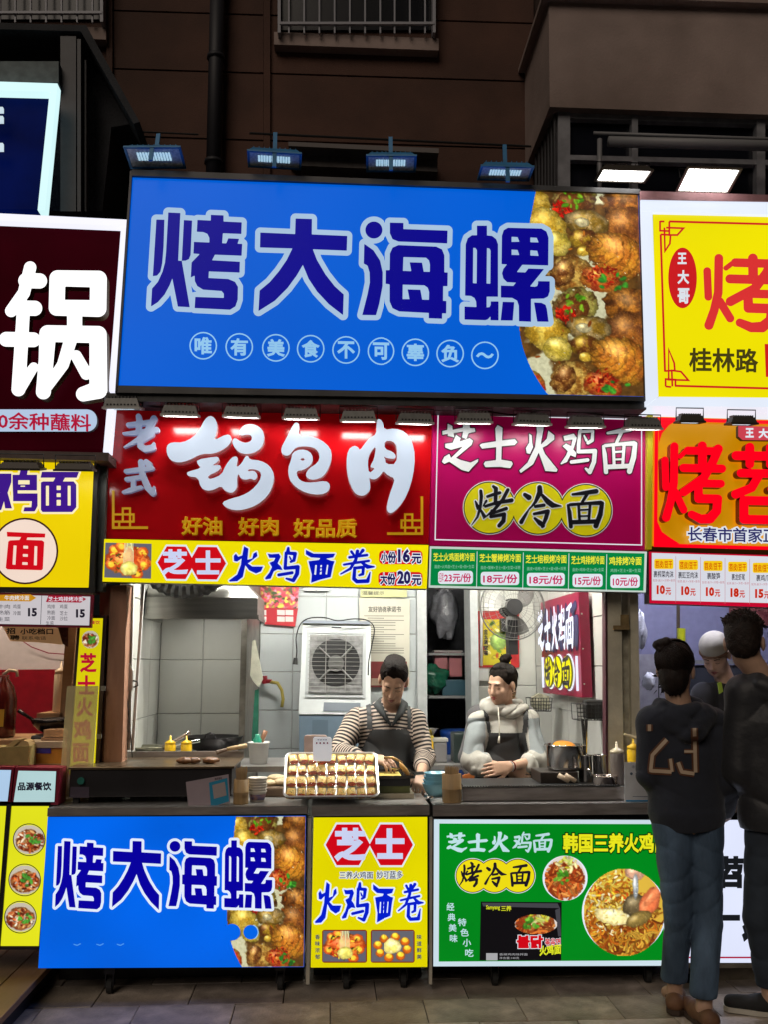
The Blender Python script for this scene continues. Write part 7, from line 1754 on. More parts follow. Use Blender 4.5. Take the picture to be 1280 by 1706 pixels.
# ============================ cook in the striped jersey
def mk_striped():
    Y0 = 5.42; hc = P(656, 1134, 5.30); t = thing('person', 'woman in a black and white striped jersey and black apron, head bowed over tongs', 'person', (hc.x, Y0, 0))
    nk = P(651, 1178, Y0); s1 = P(594, 1201, Y0+.01); s2 = P(690, 1203, Y0+.01)
    e1 = P(562, 1256, 5.30); e2 = P(708, 1262, 5.34); w1 = P(622, 1263, 5.02); w2 = P(702, 1294, 5.03)
    k1 = P(643, 1268, 4.95); k2 = P(700, 1308, 4.975)
    ch = P(646, 1222, Y0); wa = P(640, 1290, Y0); hp_ = Vector((wa.x, Y0, .90))
    M = headM(hc, -4, 37, 5, 1.06)
    pts = [hc+Vector((0, 0, .12)), nk, s1, s2, e1, e2, w1, w2, k1, k2, Vector((hp_.x, Y0+.1, .0)), Vector((hp_.x, 4.95, .5))]
    lo, hi = bbox_of(pts, .12); lo[2] = 0; f = Field(lo, hi, .005)
    head_prims(f, M); f.cap(M @ Vector((0, .015, -.05)), nk+Vector((0, .02, -.03)), .052, .060, .02)
    fl = ((0, 1, 0), 1.45)
    f.cap(nk+Vector((0, .03, -.04)), ch, .10, .125, .03, fl); f.cap(ch, wa, .13, .13, .03, fl); f.cap(wa, hp_, .135, .16, .03, fl)
    for s_, e_, w_ in ((s1, e1, w1), (s2, e2, w2)):
        f.cap(s_, e_, .045, .038, .02); f.cap(e_, w_, .036, .024, .01)
    for x in (-1, 1):
        hj = hp_+Vector((x*.08, 0, -.03)); kn = Vector((hj.x, Y0-.02, .46)); an = Vector((hj.x, Y0, .08)); f.cap(hj, kn, .08, .055, .02); f.cap(kn, an, .052, .036, .01); f.cap(an+Vector((0, .02, -.04)), an+Vector((0, -.14, -.05)), .035, .028, .01)
    hand_prims(f, w1, k1, (0, -.35, 1), -1, .55); hand_prims(f, w2, k2, (.2, -.5, .9), 1, .9)
    fobj('body', f, SK('skin tanned', 1.28), t); facebits(t, M)
    # hair
    f = Field(*bbox_of([hc], .15), .0042)
    f.ell((0, .018, .043), (.079, .096, .079), M, .01); f.ell((0, .06, .0), (.07, .05, .07), M, .02); [f.ell((x_, -.102, -.020), (.050, .080, .098+.006*(x_ < 0)), M, .006, True) for x_ in (-.026, .024)]; f.ell((.0, -.02, -.10), (.08, .08, .07), M, .01, True)
    f.folds(.0003, 60, 40, 2); fobj('hair', f, HAIRB, t)
    strands(t, M, ((-85, 85), (46, 84)), (.25, .9, .35), 520, HAIR, 1, lift=.004, w=.0012, rad=(.084, .101, .084)); strands(t, M, ((-5, 5), (58, 70)), (-.75, -.55, -.05), 26, HAIR, 4, lift=.006, reach=.95); strands(t, M, ((0, 12), (58, 70)), (.85, -.45, .1), 22, HAIR, 5, lift=.006, reach=.9)
    # jersey
    pts = [nk, s1, s2, e1, e2, w1, w2, wa, hp_]
    lo, hi = bbox_of(pts, .17); f = Field(lo, hi, .005)
    f.cap(nk+Vector((0, .02, -.05)), ch, .115, .150, .03, fl); f.cap(ch, wa, .155, .165, .03, fl); f.cap(wa, hp_, .165, .18, .03, fl)
    f.cap(s1, s2, .068, .068, .04)
    c1_, c2_ = e1.lerp(w1, .45), e2.lerp(w2, .42)
    for s_, e_, c__ in ((s1, e1, c1_), (s2, e2, c2_)): f.cap(s_, e_, .068, .060, .03); f.cap(e_, c__, .056, .046, .02)
    f.cap(nk+Vector((0, .0, .06)), nk+Vector((0, -.015, -.02)), .062, .060, .01, cut=True); f.cap(nk+Vector((0, -.16, .03)), nk+Vector((.004, -.14, -.085)), .050, .006, .008, cut=True)
    f.folds(.0045, 9, 12, 1)
    o, V, Q = fobj('jersey', f, stripe_mat(), t)
    st = V[:, 2]*1.0+.012*np.sin(V[:, 0]*14)
    for s_, e_, c__ in ((s1, e1, c1_), (s2, e2, c2_)):
        s_, e_, c__ = np.array(s_), np.array(e_), np.array(c__)
        d1 = e_-s_; l1 = np.linalg.norm(d1); t1 = (V-s_)@d1/l1; q1 = np.linalg.norm(V-s_-np.outer(np.clip(t1, 0, l1)/l1, d1), axis=1)
        d2 = c__-e_; l2 = np.linalg.norm(d2); t2 = (V-e_)@d2/l2; q2 = np.linalg.norm(V-e_-np.outer(np.clip(t2, 0, l2)/l2, d2), axis=1)
        side = np.sign(s_[0]-nk.x); out = (V[:, 0]-s_[0])*side > -.012
        a = out & (q1 < .09) & (q1 <= q2+.005); st = np.where(a, s_[2]-t1*.9+.02, st); a2 = (q2 < .08) & (q2 < q1-.005) & (V[:, 1] < 5.40); st = np.where(a2, s_[2]-l1*.9-t2+.02, st)
    at = o.data.attributes.new('stripe', 'FLOAT', 'POINT'); at.data.foreach_set('value', (st/.0205).astype(np.float32))
    # collar
    DC = mat('charcoal collar', (.035, .04, .042), .8, noise=.2)
    col = join(tube([nk+Vector((-.005, -.135, -.095)), nk+Vector((-.05, -.105, -.03)), nk+Vector((-.078, -.03, .012)), nk+Vector((-.05, .04, .04))], [.006, .020, .026, .02], 8), tube([nk+Vector((.005, -.135, -.095)), nk+Vector((.05, -.105, -.03)), nk+Vector((.078, -.03, .012)), nk+Vector((.05, .04, .04))], [.006, .020, .026, .02], 8))
    obj('collar', col, DC, t, smooth=True)
    # apron skin
    ztop = P(650, 1216, 5.3).z; xc = ch.x+.006
    def ins(c_, n_):
        if n_[1] > .1: return False
        z, x = c_[2], c_[0]-xc
        if z > ztop:
            if n_[1] > -.05 and z < ztop+.1: return False
            return abs(abs(x)-(.112+(z-ztop)*.05)) < .014 and z < nk.z+.03
        w_ = .10 if z > ztop-.01 else min(.175, .105+(ztop-z)*.42)
        return abs(x) < w_ and c_[1] < Y0+.02 and c_[1] > Y0-.142
    v, q = apron_mesh(V, Q, ins, .010)
    obj('apron', (v, q), mat('charcoal apron', (.03, .032, .034), .6, noise=.25, nscale=5, bump=.2, bscale=9), t, smooth=True)
    fb = mat('dark trousers', (.03, .03, .035), .8)
    f = Field((hp_.x-.25, Y0-.2, 0), (hp_.x+.25, Y0+.2, 1.0), .009)
    for x in (-1, 1):
        hj = hp_+Vector((x*.08, 0, -.03)); kn = Vector((hj.x, Y0-.02, .46)); an = Vector((hj.x, Y0, .1)); f.cap(hj, kn, .105, .075, .02); f.cap(kn, an, .075, .06, .01)
    fobj('trousers', f, fb, t)
    obj('bracelet', tube([w1+Vector((0, .035*math.cos(a)*.4-.0, .03*math.sin(a)))+Vector((.0, .032*math.cos(a), 0)) for a in np.linspace(0, 6.28, 17)[:-1]], .0035, 6, False, True), mat('red cord', (.2, .02, .015), .6), t, smooth=True)
    return t, k1, k2
t_, k1, k2 = mk_striped()
tg_ = thing('tongs', 'steel cooking tongs held over the small griddle by the striped cook', 'tongs', tuple(P(655, 1270, 4.93)))
obj('arm', join(tube([P(640, 1262, 4.95), P(655, 1262, 4.93), P(671, 1270, 4.90)], [.006, .008, .005], 6)), mat('brass tong', (.45, .28, .12), .35, .6), tg_, smooth=True)
obj('arm', join(tube([P(634, 1268, 4.95), P(646, 1277, 4.93), P(668, 1282, 4.90)], [.006, .008, .005], 6)), M['chrome'], tg_, smooth=True)
obj('rolled_egg', xf(chunk(1, .045, .016, .012, 52, .2), Matrix.Translation(P(672, 1284, 4.9)) @ Matrix.Rotation(.9, 4, 'Y')), mat('browned egg', (.60, .33, .10), .4, noise=.4, nscale=50), label='browned egg roll gripped by the tongs over the griddle', cat='egg roll', smooth=True)
obj('scraper', join(prism([(672, 1287), (705, 1285), (712, 1290), (678, 1293)], 4.95, .004)), M['steel'], label='flat steel scraper under the hand of the striped cook', cat='scraper')
# ============================ cook in the hoodie
def mk_hoodie():
    Y0 = 5.56; hc = P(837, 1141, 5.52); t = thing('person', 'woman in a pale hoodie and black apron, arms folded, looking to the left', 'person', (hc.x, Y0, 0))
    nk = P(841, 1183, Y0); s1 = P(800, 1203, Y0); s2 = P(880, 1202, Y0); e1 = P(786, 1268, 5.45); e2 = P(898, 1266, 5.45)
    w2 = P(851, 1277, 5.30); k2 = P(826, 1281, 5.27); w1 = P(845, 1280, 5.37); k1 = P(872, 1289, 5.37)
    ch = P(841, 1230, Y0); wa = P(841, 1300, Y0); hp_ = Vector((wa.x, Y0, .88))
    M = headM(hc, -46, 12, 4, .97)
    pts = [hc+Vector((0, 0, .12)), nk, s1, s2, e1, e2, w1, w2, k1, k2, Vector((hp_.x, Y0+.1, .0)), Vector((hp_.x, 5.2, .5))]
    lo, hi = bbox_of(pts, .11); lo[2] = 0; f = Field(lo, hi, .005); head_prims(f, M)
    f.cap(M @ Vector((0, .02, -.05)), nk+Vector((0, .02, -.03)), .046, .055, .02); fl = ((0, 1, 0), 1.45)
    f.cap(nk+Vector((0, .03, -.04)), ch, .085, .11, .03, fl); f.cap(ch, wa, .11, .11, .03, fl); f.cap(wa, hp_, .12, .145, .03, fl)
    for s_, e_, w_ in ((s1, e1, w1), (s2, e2, w2)): f.cap(s_, e_, .042, .035, .02); f.cap(e_, w_, .036, .0235, .006)
    for x in (-1, 1):
        hj = hp_+Vector((x*.075, 0, -.03)); kn = Vector((hj.x, Y0-.02, .45)); an = Vector((hj.x, Y0, .08)); f.cap(hj, kn, .075, .05, .02); f.cap(kn, an, .05, .034, .01); f.cap(an+Vector((0, .02, -.04)), an+Vector((0, -.13, -.05)), .033, .026, .01)
    hand_prims(f, w2, k2, (0, -1, .25), -1, .35); hand_prims(f, w1, k1, (0, -.9, -.2), 1, .5)
    fobj('body', f, SK('skin fair', 1.38), t); facebits(t, M, lipm=mat('rose lips', (.42, .09, .08), .4))
    f = Field(*bbox_of([hc], .17), .0042)
    f.ell((0, .020, .043), (.080, .098, .083), M, .01); f.ell((0, .075, -.01), (.055, .04, .055), M, .025); [f.ell((x_, -.092, -.026), (.050, .084, .098), M, .006, True) for x_ in (-.024, .024)]; f.ell((.0, -.03, -.10), (.09, .075, .06), M, .01, True)
    for x in (-1, 1): f.ell((x*.080, .002, -.012), (.014, .026, .034), M, .006, True)
    b = M @ Vector((0.0, .055, .145)); f.cap(b, b+Vector((.014, 0, .014)), .032, .027, .012); f.cap(b+Vector((.0, 0, -.035)), b, .02, .02, .01)
    for a in range(6): f.cap(b, b+Vector((.045*math.cos(a*1.1), .03*math.sin(a*2), .030*math.sin(a*1.1)+.01)), .009, .003, .006)
    f.folds(.0003, 70, 40, 3); fobj('hair', f, HAIRB, t)
    strands(t, M, ((-60, 60), (47, 72)), (0, .5, .86), 260, HAIR, 12, rad=(.084, .103, .087), lift=.002, w=.0012); strands(t, M, ((65, 110), (15, 55)), (0, .5, .86), 130, HAIR, 13, rad=(.084, .103, .087), lift=.002, w=.0012); strands(t, M, ((-110, -65), (15, 55)), (0, .5, .86), 130, HAIR, 2, w=.0012, rad=(.085, .103, .087), lift=.003); strands(t, M, ((130, 230), (-35, 10)), (0, .5, .86), 150, HAIR, 3, rad=(.085, .104, .087), lift=.003)
    HD = mat('pale hoodie cloth', (.47, .455, .41), .85, noise=.08, nscale=14, bump=.35, bscale=24, cloth=True); HG = mat('grey blue shoulder cloth', (.27, .30, .31), .85, noise=.08, nscale=14, bump=.3, bscale=24)
    lo, hi = bbox_of([nk, s1, s2, e1, e2, w1, w2, wa, hp_], .17); f = Field(lo, hi, .005)
    f.cap(nk+Vector((0, .02, -.05)), ch, .10, .135, .03, fl); f.cap(ch, wa, .138, .14, .03, fl); f.cap(wa, hp_, .145, .16, .03, fl); f.cap(s1, s2, .062, .062, .04)
    c1_, c2_ = e1.lerp(w1, .34), e2.lerp(w2, .30)
    for s_, e_, c__ in ((s1, e1, c1_), (s2, e2, c2_)):
        f.cap(s_, e_, .060, .058, .03); f.cap(e_, c__, .056, .050, .015)
        for k in (.0, .4, .8, 1.0): q = e_.lerp(c__, k); d_ = Vector((.02, 0, .045)) if k % .8 else Vector((-.015, 0, .05)); f.cap(q+d_*.8, q-d_*.9+Vector((0, -.012, 0)), .020, .026, .005); f.cap(q+d_*.5+Vector((0, -.03, 0)), q-d_*.7+Vector((0, -.035, 0)), .018, .022, .005)
    f.cap(nk+Vector((0, 0, .08)), nk+Vector((0, -.01, -.0)), .056, .053, .01, cut=True)
    f.folds(.0062, 12, 13, 4); o, V, Q = fobj('hoodie', f, [HD, HG], t)
    zc = V[Q].mean(1); zmid = P(840, 1228, Y0).z; zlow = P(840, 1252, 5.45).z
    mi = ((np.abs(zc[:, 0]-ch.x) > .125) & (zc[:, 2] > zlow+.01*np.sin(zc[:, 0]*60)) & (zc[:, 2] < nk.z-.045)).astype(np.int32); o.data.polygons.foreach_set('material_index', mi)
    f = Field(nk-Vector((.16, .16, .12)), nk+Vector((.16, .16, .12)), .0045)   # hood bunched round the neck
    ringp = [nk+Vector((.105*math.sin(a), .03-.095*math.cos(a), .012+.018*math.cos(a+2.6))) for a in np.linspace(-2.9, 2.9, 15)]
    for i in range(14):
        r0 = .026+.012*math.sin(i*.9+.5)**2+(.008 if i > 8 else 0); f.cap(ringp[i], ringp[i+1], r0, .026+.012*math.sin((i+1)*.9+.5)**2+(.008 if i > 7 else 0), .012)
    f.cap(nk+Vector((0, 0, .1)), nk+Vector((0, 0, -.1)), .052, .05, .01, cut=True); f.folds(.0055, 22, 30, 2); fobj('hood', f, HD, t)
    ztop = P(840, 1222, 5.42).z; xc = ch.x+.002
    def ins(c_, n_):
        if n_[1] > .1: return False
        z, x = c_[2], c_[0]-xc
        if z > ztop: return abs(abs(x)-(.105+(z-ztop)*.12)) < .013 and z < nk.z+.0 and n_[1] < .1
        return abs(x) < min(.135, .108+(ztop-z)*.12) and c_[1] < Y0+.02 and c_[1] > Y0-.128
    v, q = apron_mesh(V, Q, ins, .008)
    obj('apron', (v, q), mat('black apron', (.008, .008, .009), .6, noise=.3, nscale=5, bump=.2, bscale=9), t, smooth=True)
    d0 = P(831, 1178, 5.44); obj('drawstring', join(tube([d0, P(833, 1205, 5.40), P(833, 1226, 5.385)], .0032, 6), tube([P(833, 1226, 5.385), P(832, 1238, 5.38)], [.004, .008], 8)), mat('cream cord', (.60, .56, .48), .7), t, smooth=True)
    for (a, b, rr_) in ((w2, e2, .028),):
        d = (b-a).normalized(); u = d.cross(Vector((0, 0, 1))).normalized(); v_ = d.cross(u)
        for k, (m_, of) in enumerate(((mat('white band', (.6, .58, .55), .5), .0), (mat('red cord', (.2, .02, .015), .6), .014))):
            obj('bracelet', tube([a+d*of+u*rr_*math.cos(x)+v_*rr_*math.sin(x) for x in np.linspace(0, 6.28, 21)[:-1]], .003, 6, False, True), m_, t, smooth=True)
    obj('earring', tube([M @ Vector((-.083, -.0, -.036)), M @ Vector((-.083, -.0, -.048))], .003, 6), mat('polished steel', (.7, .7, .7)), t)
    f = Field((hp_.x-.22, Y0-.2, 0), (hp_.x+.22, Y0+.2, 1.0), .009)
    for x in (-1, 1):
        hj = hp_+Vector((x*.075, 0, -.03)); kn = Vector((hj.x, Y0-.02, .45)); an = Vector((hj.x, Y0, .1)); f.cap(hj, kn, .10, .07, .02); f.cap(kn, an, .07, .055, .01)
    fobj('trousers', f, mat('dark trousers', (.03, .03, .035), .8), t)
mk_hoodie()
# ============================ plain standing figure helper for partly hidden people
def stand(label, Y0, hp, hs, yaw, pitch, shirt, shoulders, elbows, hands, hipw, legs=None, hair='short', skin=1., trousers=None, hem=None, roll=0., voxel=.006, extra=None, k=.02, thick=.13, arms_r=.062):
    hc = P(hp[0], hp[1], Y0-.0 if len(hp) < 3 else hp[2]); t = thing('person', label, 'person', (hc.x, Y0, 0))
    M = headM(hc, yaw, pitch, roll, hs); s1, s2 = [P(*q) if len(q) == 3 else P(q[0], q[1], Y0) for q in shoulders]
    nk = (s1+s2)/2+Vector((0, .0, .045)); e1, e2 = [P(*q) for q in elbows]; w1, w2 = [P(*q) for q in hands]
    zsh = (s1.z+s2.z)/2; hz_ = .52*(hc.z+.11); wz_ = zsh-.36; cx = (s1.x+s2.x)/2
    ch = Vector((cx, Y0, zsh-.12)); wa = Vector((cx, Y0, wz_)); hip = Vector((cx, Y0, hz_))
    if legs is None: legs = [((cx-.08, Y0, hz_*.52), (cx-.08, Y0+.0, .08), -1), ((cx+.08, Y0, hz_*.52), (cx+.08, Y0, .08), -1)]
    pts = [hc+Vector((0, 0, .13)), hc, s1, s2, e1, e2, w1, w2, hip]+[Vector(l[0]) for l in legs]+[Vector(l[1]) for l in legs]
    lo, hi = bbox_of(pts, .2); lo[2] = 0; f = Field(lo, hi, voxel); head_prims(f, M); fl = ((0, 1, 0), 1.4)
    f.cap(M @ Vector((0, .02, -.05)), nk-Vector((0, 0, .05)), .052*hs, .058, .02); f.cap(nk-Vector((0, 0, .05)), ch, .09, thick-.02, .03, fl); f.cap(ch, wa, thick-.02, thick-.02, .03, fl); f.cap(wa, hip, thick-.02, thick, .03, fl)
    for s_, e_, w_ in ((s1, e1, w1), (s2, e2, w2)):
        f.cap(s_, e_, .045, .038, .02); f.cap(e_, w_, .036, .024, .008); d = (w_-e_).normalized(); hand_prims(f, w_, w_+d*.075, (0, -1, .2), 1 if w_.x < cx else -1, .5)
    for i, (kn, an, fd) in enumerate(legs):
        kn, an = Vector(kn), Vector(an); hj = hip+Vector(((-.065, .065)[i], 0, -.02)); f.cap(hj, kn, .060, .045, .02); f.cap(kn, an, .044, .034, .01)
        f.cap(an+Vector((0, 0, -.02)), an+Vector((.0, .10, -.05)), .034, .026, .01)
    fobj('body', f, SK('skin %g' % skin, skin*1.15), t)
    if abs(((yaw+180) % 360)-180) < 100: facebits(t, M)
    lo, hi = bbox_of([nk, s1, s2, e1, e2, w1, w2, hip-Vector((0, 0, .1 if hem is None else .2))], .2); f = Field(lo, hi, voxel)
    hb_ = hip if hem is None else Vector((hip.x, hip.y, hem))
    f.cap(nk-Vector((0, 0, .06)), ch, .11, thick+.03, .03, fl); f.cap(ch, wa, thick+.035, thick+.035, .03, fl); f.cap(wa, hb_, thick+.035, thick+.045, .03, fl); f.cap(s1, s2, .07, .07, .04)
    for s_, e_, w_ in ((s1, e1, w1), (s2, e2, w2)): f.cap(s_, e_, arms_r+.008, arms_r, .03); f.cap(e_, w_, arms_r-.002, arms_r-.018, .02)
    if extra: extra(f, nk, s1, s2, M)
    f.cap(nk+Vector((0, 0, .1)), nk+Vector((0, -.0, .0)), .05, .05, .008, cut=True)
    zc_ = hb_.z-.075+.012*np.sin(f.ax[0][:, None, None]*11)
    f.folds(.0042, 8, 9, int(hp[0]) % 7); f.F = np.maximum(f.F, zc_-f.ax[2][None, None, :]).astype(np.float32); o, V, Q = fobj('jacket', f, shirt, t)
    if trousers:
        f = Field(*bbox_of([hip+Vector((0, 0, .05)), Vector(legs[0][1]), Vector(legs[1][1])], .19), voxel)
        for i, (kn, an, fd) in enumerate(legs):
            kn, an = Vector(kn), Vector(an); hj = hip+Vector(((-.065, .065)[i], 0, -.03)); a2 = an+Vector((0, 0, .05)); f.cap(hj, kn, .094, .062, .02); f.cap(kn, a2, .060, .056, .01)
        f.folds(.0022, 7, 15, 3); f.F = np.maximum(f.F, -(f.ax[2][None, None, :]-(min(legs[0][1][2], legs[1][1][2])+.03))).astype(np.float32)
        fobj('trousers', f, trousers, t)
    return t, M, V, Q, nk, legs
def hair_short(t, M, col, top=.0, seed=1, spiky=.0):
    hc = M.to_translation(); f = Field(*bbox_of([hc], .17), .0045)
    f.ell((0, .016, .048+top), (.080, .096, .084), M, .01); f.ell((0, .055, .0), (.070, .052, .075), M, .02); f.ell((0, -.095, -.035), (.070, .075, .08), M, .012, True); f.ell((0, -.01, -.115), (.09, .09, .06), M, .01, True)
    rr_ = random.Random(seed)
    for _ in range(int(70 if spiky else 0)):
        a, b = rr_.uniform(-1.2, 1.2), rr_.uniform(-1.3, 1.0); d = Vector((math.sin(a), math.sin(b)*math.cos(a), math.cos(a)*math.cos(b))); p = Vector((0, .016, .05))+Vector((d.x*.074, d.y*.088, d.z*.080))
        f.cap(M @ p, M @ (p+d*spiky+Vector((rr_.uniform(-.01, .012), rr_.uniform(-.012, .01), .004))), .009, .003, .006)
    f.folds(.0006, 70, 50, seed); fobj('hair', f, col, t)
    if spiky:
        for i in range(4): strands(t, M, ((0, 360), (15, 85)), (.35*math.sin(i*2), -.3+.4*math.cos(i*1.7), .9), 130, col, 20+i, rad=(.083, .100, .090), lift=.010, reach=.35, w=.0015)
# person behind the hoodie cook
GS = mat('grey work shirt', (.09, .085, .09), .85, noise=.15, nscale=10, cloth=True)
ta, Ma, V, Q, nk, lg2 = stand('person in a grey shirt mostly hidden behind the woman in the pale hoodie', 5.98, (842, 1152, 5.98), .95, 10, 20, GS, ((800, 1195), (872, 1192)), ((782, 1262, 5.95), (880, 1262, 6.0)), ((790, 1300, 5.9), (872, 1300, 5.92)), .14, voxel=.008)
hair_short(ta, Ma, HAIR)
obj('orange_apron', prism([(772, 1292), (800, 1284), (800, 1330), (772, 1330)], 5.80, .02), mat('orange cloth', (.42, .12, .02), .7), ta)
# vendor with the cap
BJ = mat('black work jacket', (.012, .012, .015), .8, noise=.3, nscale=8, cloth=True)
tv, Mv, V, Q, nk, lg2 = stand('vendor in a cream cap worn low, head bent, behind the right counter', 5.32, (1193, 1092, 5.28), .98, -38, 32, BJ, ((1176, 1160), (1262, 1160)), ((1164, 1230, 5.25), (1270, 1230, 5.25)), ((1185, 1290, 5.0), (1245, 1290, 5.0)), .15, voxel=.008, skin=1.05)
hair_short(tv, Mv, HAIR)
f = Field(*bbox_of([Mv.to_translation()], .17), .0045)
f.ell((0, .016, .062), (.086, .102, .078), Mv, .008); f.ell((0, 0, -.045), (.2, .2, .075), Mv, .006, True)
CAPM = mat('cream cap cloth', (.46, .43, .35), .8, noise=.1, bump=.2); fobj('cap', f, CAPM, tv)
obj('cap_band', tube([Mv @ Vector((.085*math.cos(a), .016+.101*math.sin(a), .033)) for a in np.linspace(0, 6.28, 33)[:-1]], .007, 6, False, True), mat('brown band', (.16, .08, .04), .7), tv, smooth=True)
obj('lime_tag', prism([(1197, 1138), (1203, 1136), (1206, 1152), (1200, 1156)], 5.12, .01), mat('lime cloth', (.35, .5, .05), .6), tv)
# customer: woman from behind
DK = mat('black hoodie cloth', (.020, .024, .038), .9, noise=.25, nscale=9, bump=.35, bscale=30, cloth=True)
JN = mat('dark blue jeans', (.085, .14, .22), .8, noise=.35, nscale=8, bump=.35, bscale=120, stretch=(1, 1, .3), col2=(.028, .052, .09))
YW = 4.24
def hoodx(f, nk, s1, s2, M):
    n = nk+Vector((0, .0, .022)); A = np.linspace(-2.5, 2.5, 13)
    q = [n+Vector((.098*math.sin(a), -.012-.078*math.cos(a), -.022*math.cos(a)+.010*math.sin(a*3))) for a in A]
    for i in range(12): f.cap(q[i], q[i+1], .034+.006*math.cos(A[i]), .034+.006*math.cos(A[i+1]), .014)
    for s_ in (-1, 1):
        f.cap(n+Vector((s_*.115, -.045, -.035)), n+Vector((s_*.03, -.112, -.105)), .034, .036, .022); f.cap(n+Vector((s_*.10, -.075, -.02)), n+Vector((0, -.128, -.075)), .026, .030, .012)
    f.cap(n+Vector((-.07, -.145, -.035)), n+Vector((0, -.165, -.068)), .007, .009, .012, cut=True); f.cap(n+Vector((.07, -.145, -.035)), n+Vector((0, -.165, -.068)), .007, .009, .012, cut=True)
cxw = P(1140, 1200, YW).x
lA = (tuple(P(1132, 1530, YW-.02)), (XW(1125, 4.30, .09), 4.30, .09), 1); lB = (tuple(P(1180, 1535, YW-.05)), (XW(1174, 4.10, .09), 4.10, .09), 1)
tw, Mw, V, Q, nk, lg2 = stand('woman seen from behind in a black hoodie with number 23, hair in a bun', YW, (1127, 1117, YW), 1.02, 150, 4, DK, ((1090, 1204), (1186, 1206)), ((1083, 1288, YW), (1212, 1300, YW-.02)), ((1110, 1335, YW+.17), (1208, 1350, YW+.14)), .16, legs=[lA, lB], trousers=JN, hem=.86, roll=-3, voxel=.0058, extra=hoodx, thick=.122, arms_r=.058)
hcw = Mw.to_translation(); f = Field(*bbox_of([hcw], .2), .0042)
f.ell((0, .018, .043), (.083, .100, .086), Mw, .01); f.ell((0, .055, -.03), (.066, .058, .085), Mw, .02); f.ell((0, -.088, -.030), (.070, .085, .088), Mw, .012, True); f.ell((0, -.04, -.12), (.09, .075, .06), Mw, .01, True)
b = P(1104, 1076, YW-.03); f.cap(b, b+Vector((.03, .01, -.04)), .034, .034, .008); f.cap(b+Vector((-.028, -.01, .004)), b+Vector((.012, -.024, .016)), .020, .024, .006); f.cap(b+Vector((-.02, -.02, -.016)), b+Vector((.02, -.026, -.01)), .016, .02, .005); rq = random.Random(4)
for a in range(9): f.cap(b, b+Vector((rq.uniform(-.05, .03), rq.uniform(-.03, .03), rq.uniform(-.01, .045))), .006, .0016, .005)
for a in range(8):
    p = Mw @ Vector((rq.uniform(.03, .075), rq.uniform(.03, .07), rq.uniform(-.10, .02))); f.cap(p, p+Vector((rq.uniform(-.05, -.015), 0, rq.uniform(-.04, .01))), .0035, .0012, .004)
for a in range(8):
    p = Mw @ Vector((rq.uniform(-.05, .05), .07, -.09)); f.cap(p, p+Vector((rq.uniform(-.01, .01), 0, -.03)), .006, .002, .005)
f.folds(.0008, 60, 45, 5); fobj('hair', f, mat('dark brown hair', (.016, .009, .007), .55, noise=.5, nscale=60, bump=.5, bscale=170, stretch=(1, 1, .25), spec=.3), tw)
HB = MATS['dark brown hair']; bd = Mw.inverted() @ b-Vector((0, .018, .045)); strands(tw, Mw, ((100, 260), (-60, 20)), tuple(bd), 420, HB, 6, rad=(.088, .106, .094), lift=.004); strands(tw, Mw, ((-60, 60), (20, 60)), tuple(bd), 160, HB, 7, rad=(.088, .105, .092), lift=.004)
# number 23 in striped outline lettering, laid on the back of the hoodie
bv = BVHTree.FromPolygons([Vector(v) for v in V], [tuple(q) for q in Q.tolist()])
def drape(name, strokes, m, par, off):
    VV, FF = [], []
    for pts_, w_ in strokes:
        q = []
        for i in range(len(pts_)-1):
            n = max(2, int(math.dist(pts_[i], pts_[i+1])/2)); q += [(pts_[i][0]+(pts_[i+1][0]-pts_[i][0])*k_/n, pts_[i][1]+(pts_[i+1][1]-pts_[i][1])*k_/n) for k_ in range(n)]
        q.append(pts_[-1]); base = len(VV); ok = []
        for i, p in enumerate(q):
            a = np.array(q[min(i+1, len(q)-1)])-np.array(q[max(i-1, 0)]); a = a/np.linalg.norm(a); nn_ = np.array([-a[1], a[0]])*w_/2; row = []
            for s_ in (1, -1):
                d = P(p[0]+nn_[0]*s_, p[1]+nn_[1]*s_, YW)-Vector((0, 0, CAM_H)); d.normalize()
                h_ = bv.ray_cast(Vector((0, 0, CAM_H)), d); row.append(h_[0]-d*off if h_[0] is not None else None)
            ok.append(all(r is not None for r in row)); VV += [tuple(r) if r is not None else (0, 0, 0) for r in row]
        for i in range(len(q)-1):
            if ok[i] and ok[i+1] : FF.append((base+2*i, base+2*i+1, base+2*i+3, base+2*i+2))
    obj(name, (VV, FF), m, par)
S23 = [([(1083, 1218), (1083, 1207)], 11), ([(1112, 1232), (1088, 1258), (1085, 1284), (1120, 1286)], 12), ([(1118, 1264), (1121, 1286)], 10), ([(1140, 1238), (1160, 1242)], 0.1), ([(1158, 1213), (1160, 1287)], 12), ([(1141, 1252), (1158, 1252)], 8), ([(1131, 1270), (1137, 1286), (1158, 1289)], 12)]
drape('number_edge', S23, mat('brown print', (.12, .045, .02), .6), tw, .003)
drape('number', [(a, b_*.5) for a, b_ in S23], mat('cream print on cloth', (.55, .42, .30), .6), tw, .005)
LO = mat('brown suede', (.16, .075, .035), .7, noise=.3); SOLE = mat('dark sole', (.05, .03, .02), .7)
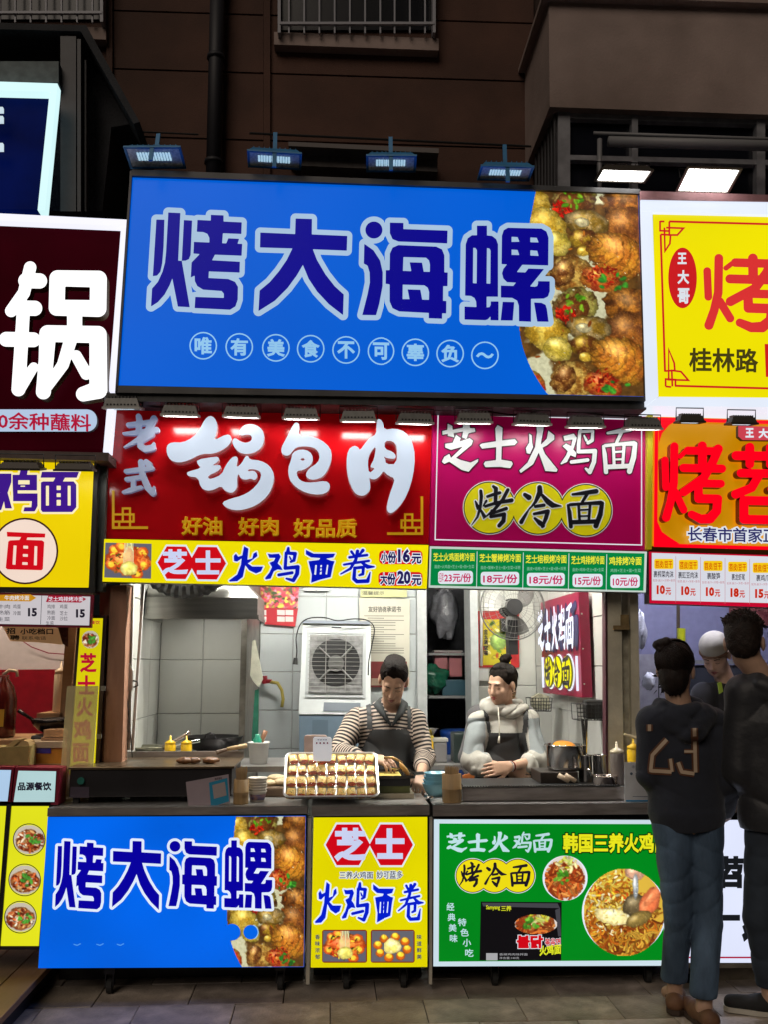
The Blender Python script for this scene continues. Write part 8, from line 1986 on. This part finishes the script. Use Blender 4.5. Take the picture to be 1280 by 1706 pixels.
def shoe(par, an, yaw, m, sole, L=.25, low=.0):
    f = Field(Vector(an)-Vector((.3, .3, .15)), Vector(an)+Vector((.3, .3, .12)), .005); d = Vector((math.sin(R(yaw)), math.cos(R(yaw)), 0)); a = Vector((an[0], an[1], .0))
    h0 = a-d*.05+Vector((0, 0, .045)); h1 = a+d*(L-.09)+Vector((0, 0, .038)); f.cap(h0, a+d*.06+Vector((0, 0, .045)), .040, .040, .02); f.cap(a+d*.05+Vector((0, 0, .04)), h1, .040, .032, .02)
    f.cap(a+Vector((0, 0, .16)), a+Vector((0, 0, .075)), .036, .034, .01, cut=True)
    f.F = np.maximum(f.F, (.012-f.ax[2][None, None, :])).astype(np.float32); fobj('shoe', f, m, par)
    u = Vector((d.y, -d.x, 0)); pr = [a+d*t_+u*s_*w_ for s_ in (1, -1) for t_, w_ in (((-.088, .018), (-.06, .037), (0, .039), (.08, .043), (L-.075, .034), (L-.056, .014)) if s_ > 0 else ((L-.056, .014), (L-.075, .034), (.08, .043), (0, .039), (-.06, .037), (-.088, .018)))]
    n = len(pr); obj('sole', ([(p.x, p.y, .004) for p in pr]+[(p.x, p.y, .024) for p in pr], [tuple(range(n)), tuple(range(2*n-1, n-1, -1))]+[(i, (i+1) % n, n+(i+1) % n, n+i) for i in range(n)]), sole, par)
shoe(tw, lA[1], 22, LO, SOLE); shoe(tw, lB[1], -4, LO, SOLE)
# customer: man from behind at the right edge
JK = mat('black jacket cloth', (.022, .023, .028), .55, noise=.3, nscale=8, bump=.5, bscale=18, cloth=True)
YM = 4.16
mA = (tuple(P(1264, 1530, YM)), (XW(1284, 4.20, .09), 4.20, .09), 1); mB = (tuple(P(1330, 1530, YM)), (XW(1340, 4.1, .09), 4.1, .09), 1)
tm, Mm, V, Q, nk, lg2 = stand('man with short spiky hair seen from behind in a black hooded jacket, right edge', YM, (1241, 1071, YM), 1.06, 150, 4, JK, ((1240, 1156), (1342, 1158)), ((1230, 1284, YM), (1365, 1280, YM)), ((1262, 1340, YM+.2), (1356, 1340, YM+.2)), .17, legs=[mA, mB], trousers=mat('black jeans', (.03, .042, .062), .85, noise=.3, nscale=10), hem=.85, voxel=.0062, extra=hoodx, thick=.15, arms_r=.07, skin=1.)
hair_short(tm, Mm, mat('spiky brown black hair', (.022, .013, .010), .55, noise=.5, nscale=60, bump=.5, bscale=150, spec=.3), .006, 3, .02)
shoe(tm, (mA[1][0]+.02, mA[1][1], 0), -68, mat('black canvas', (.012, .012, .013), .8), mat('white sole', (.5, .47, .4), .6), .27); shoe(tm, mB[1], -20, mat('black canvas', (.012, .012, .013), .8), mat('white sole', (.5, .47, .4), .6), .27)
for m_ in bpy.data.materials:
    pass
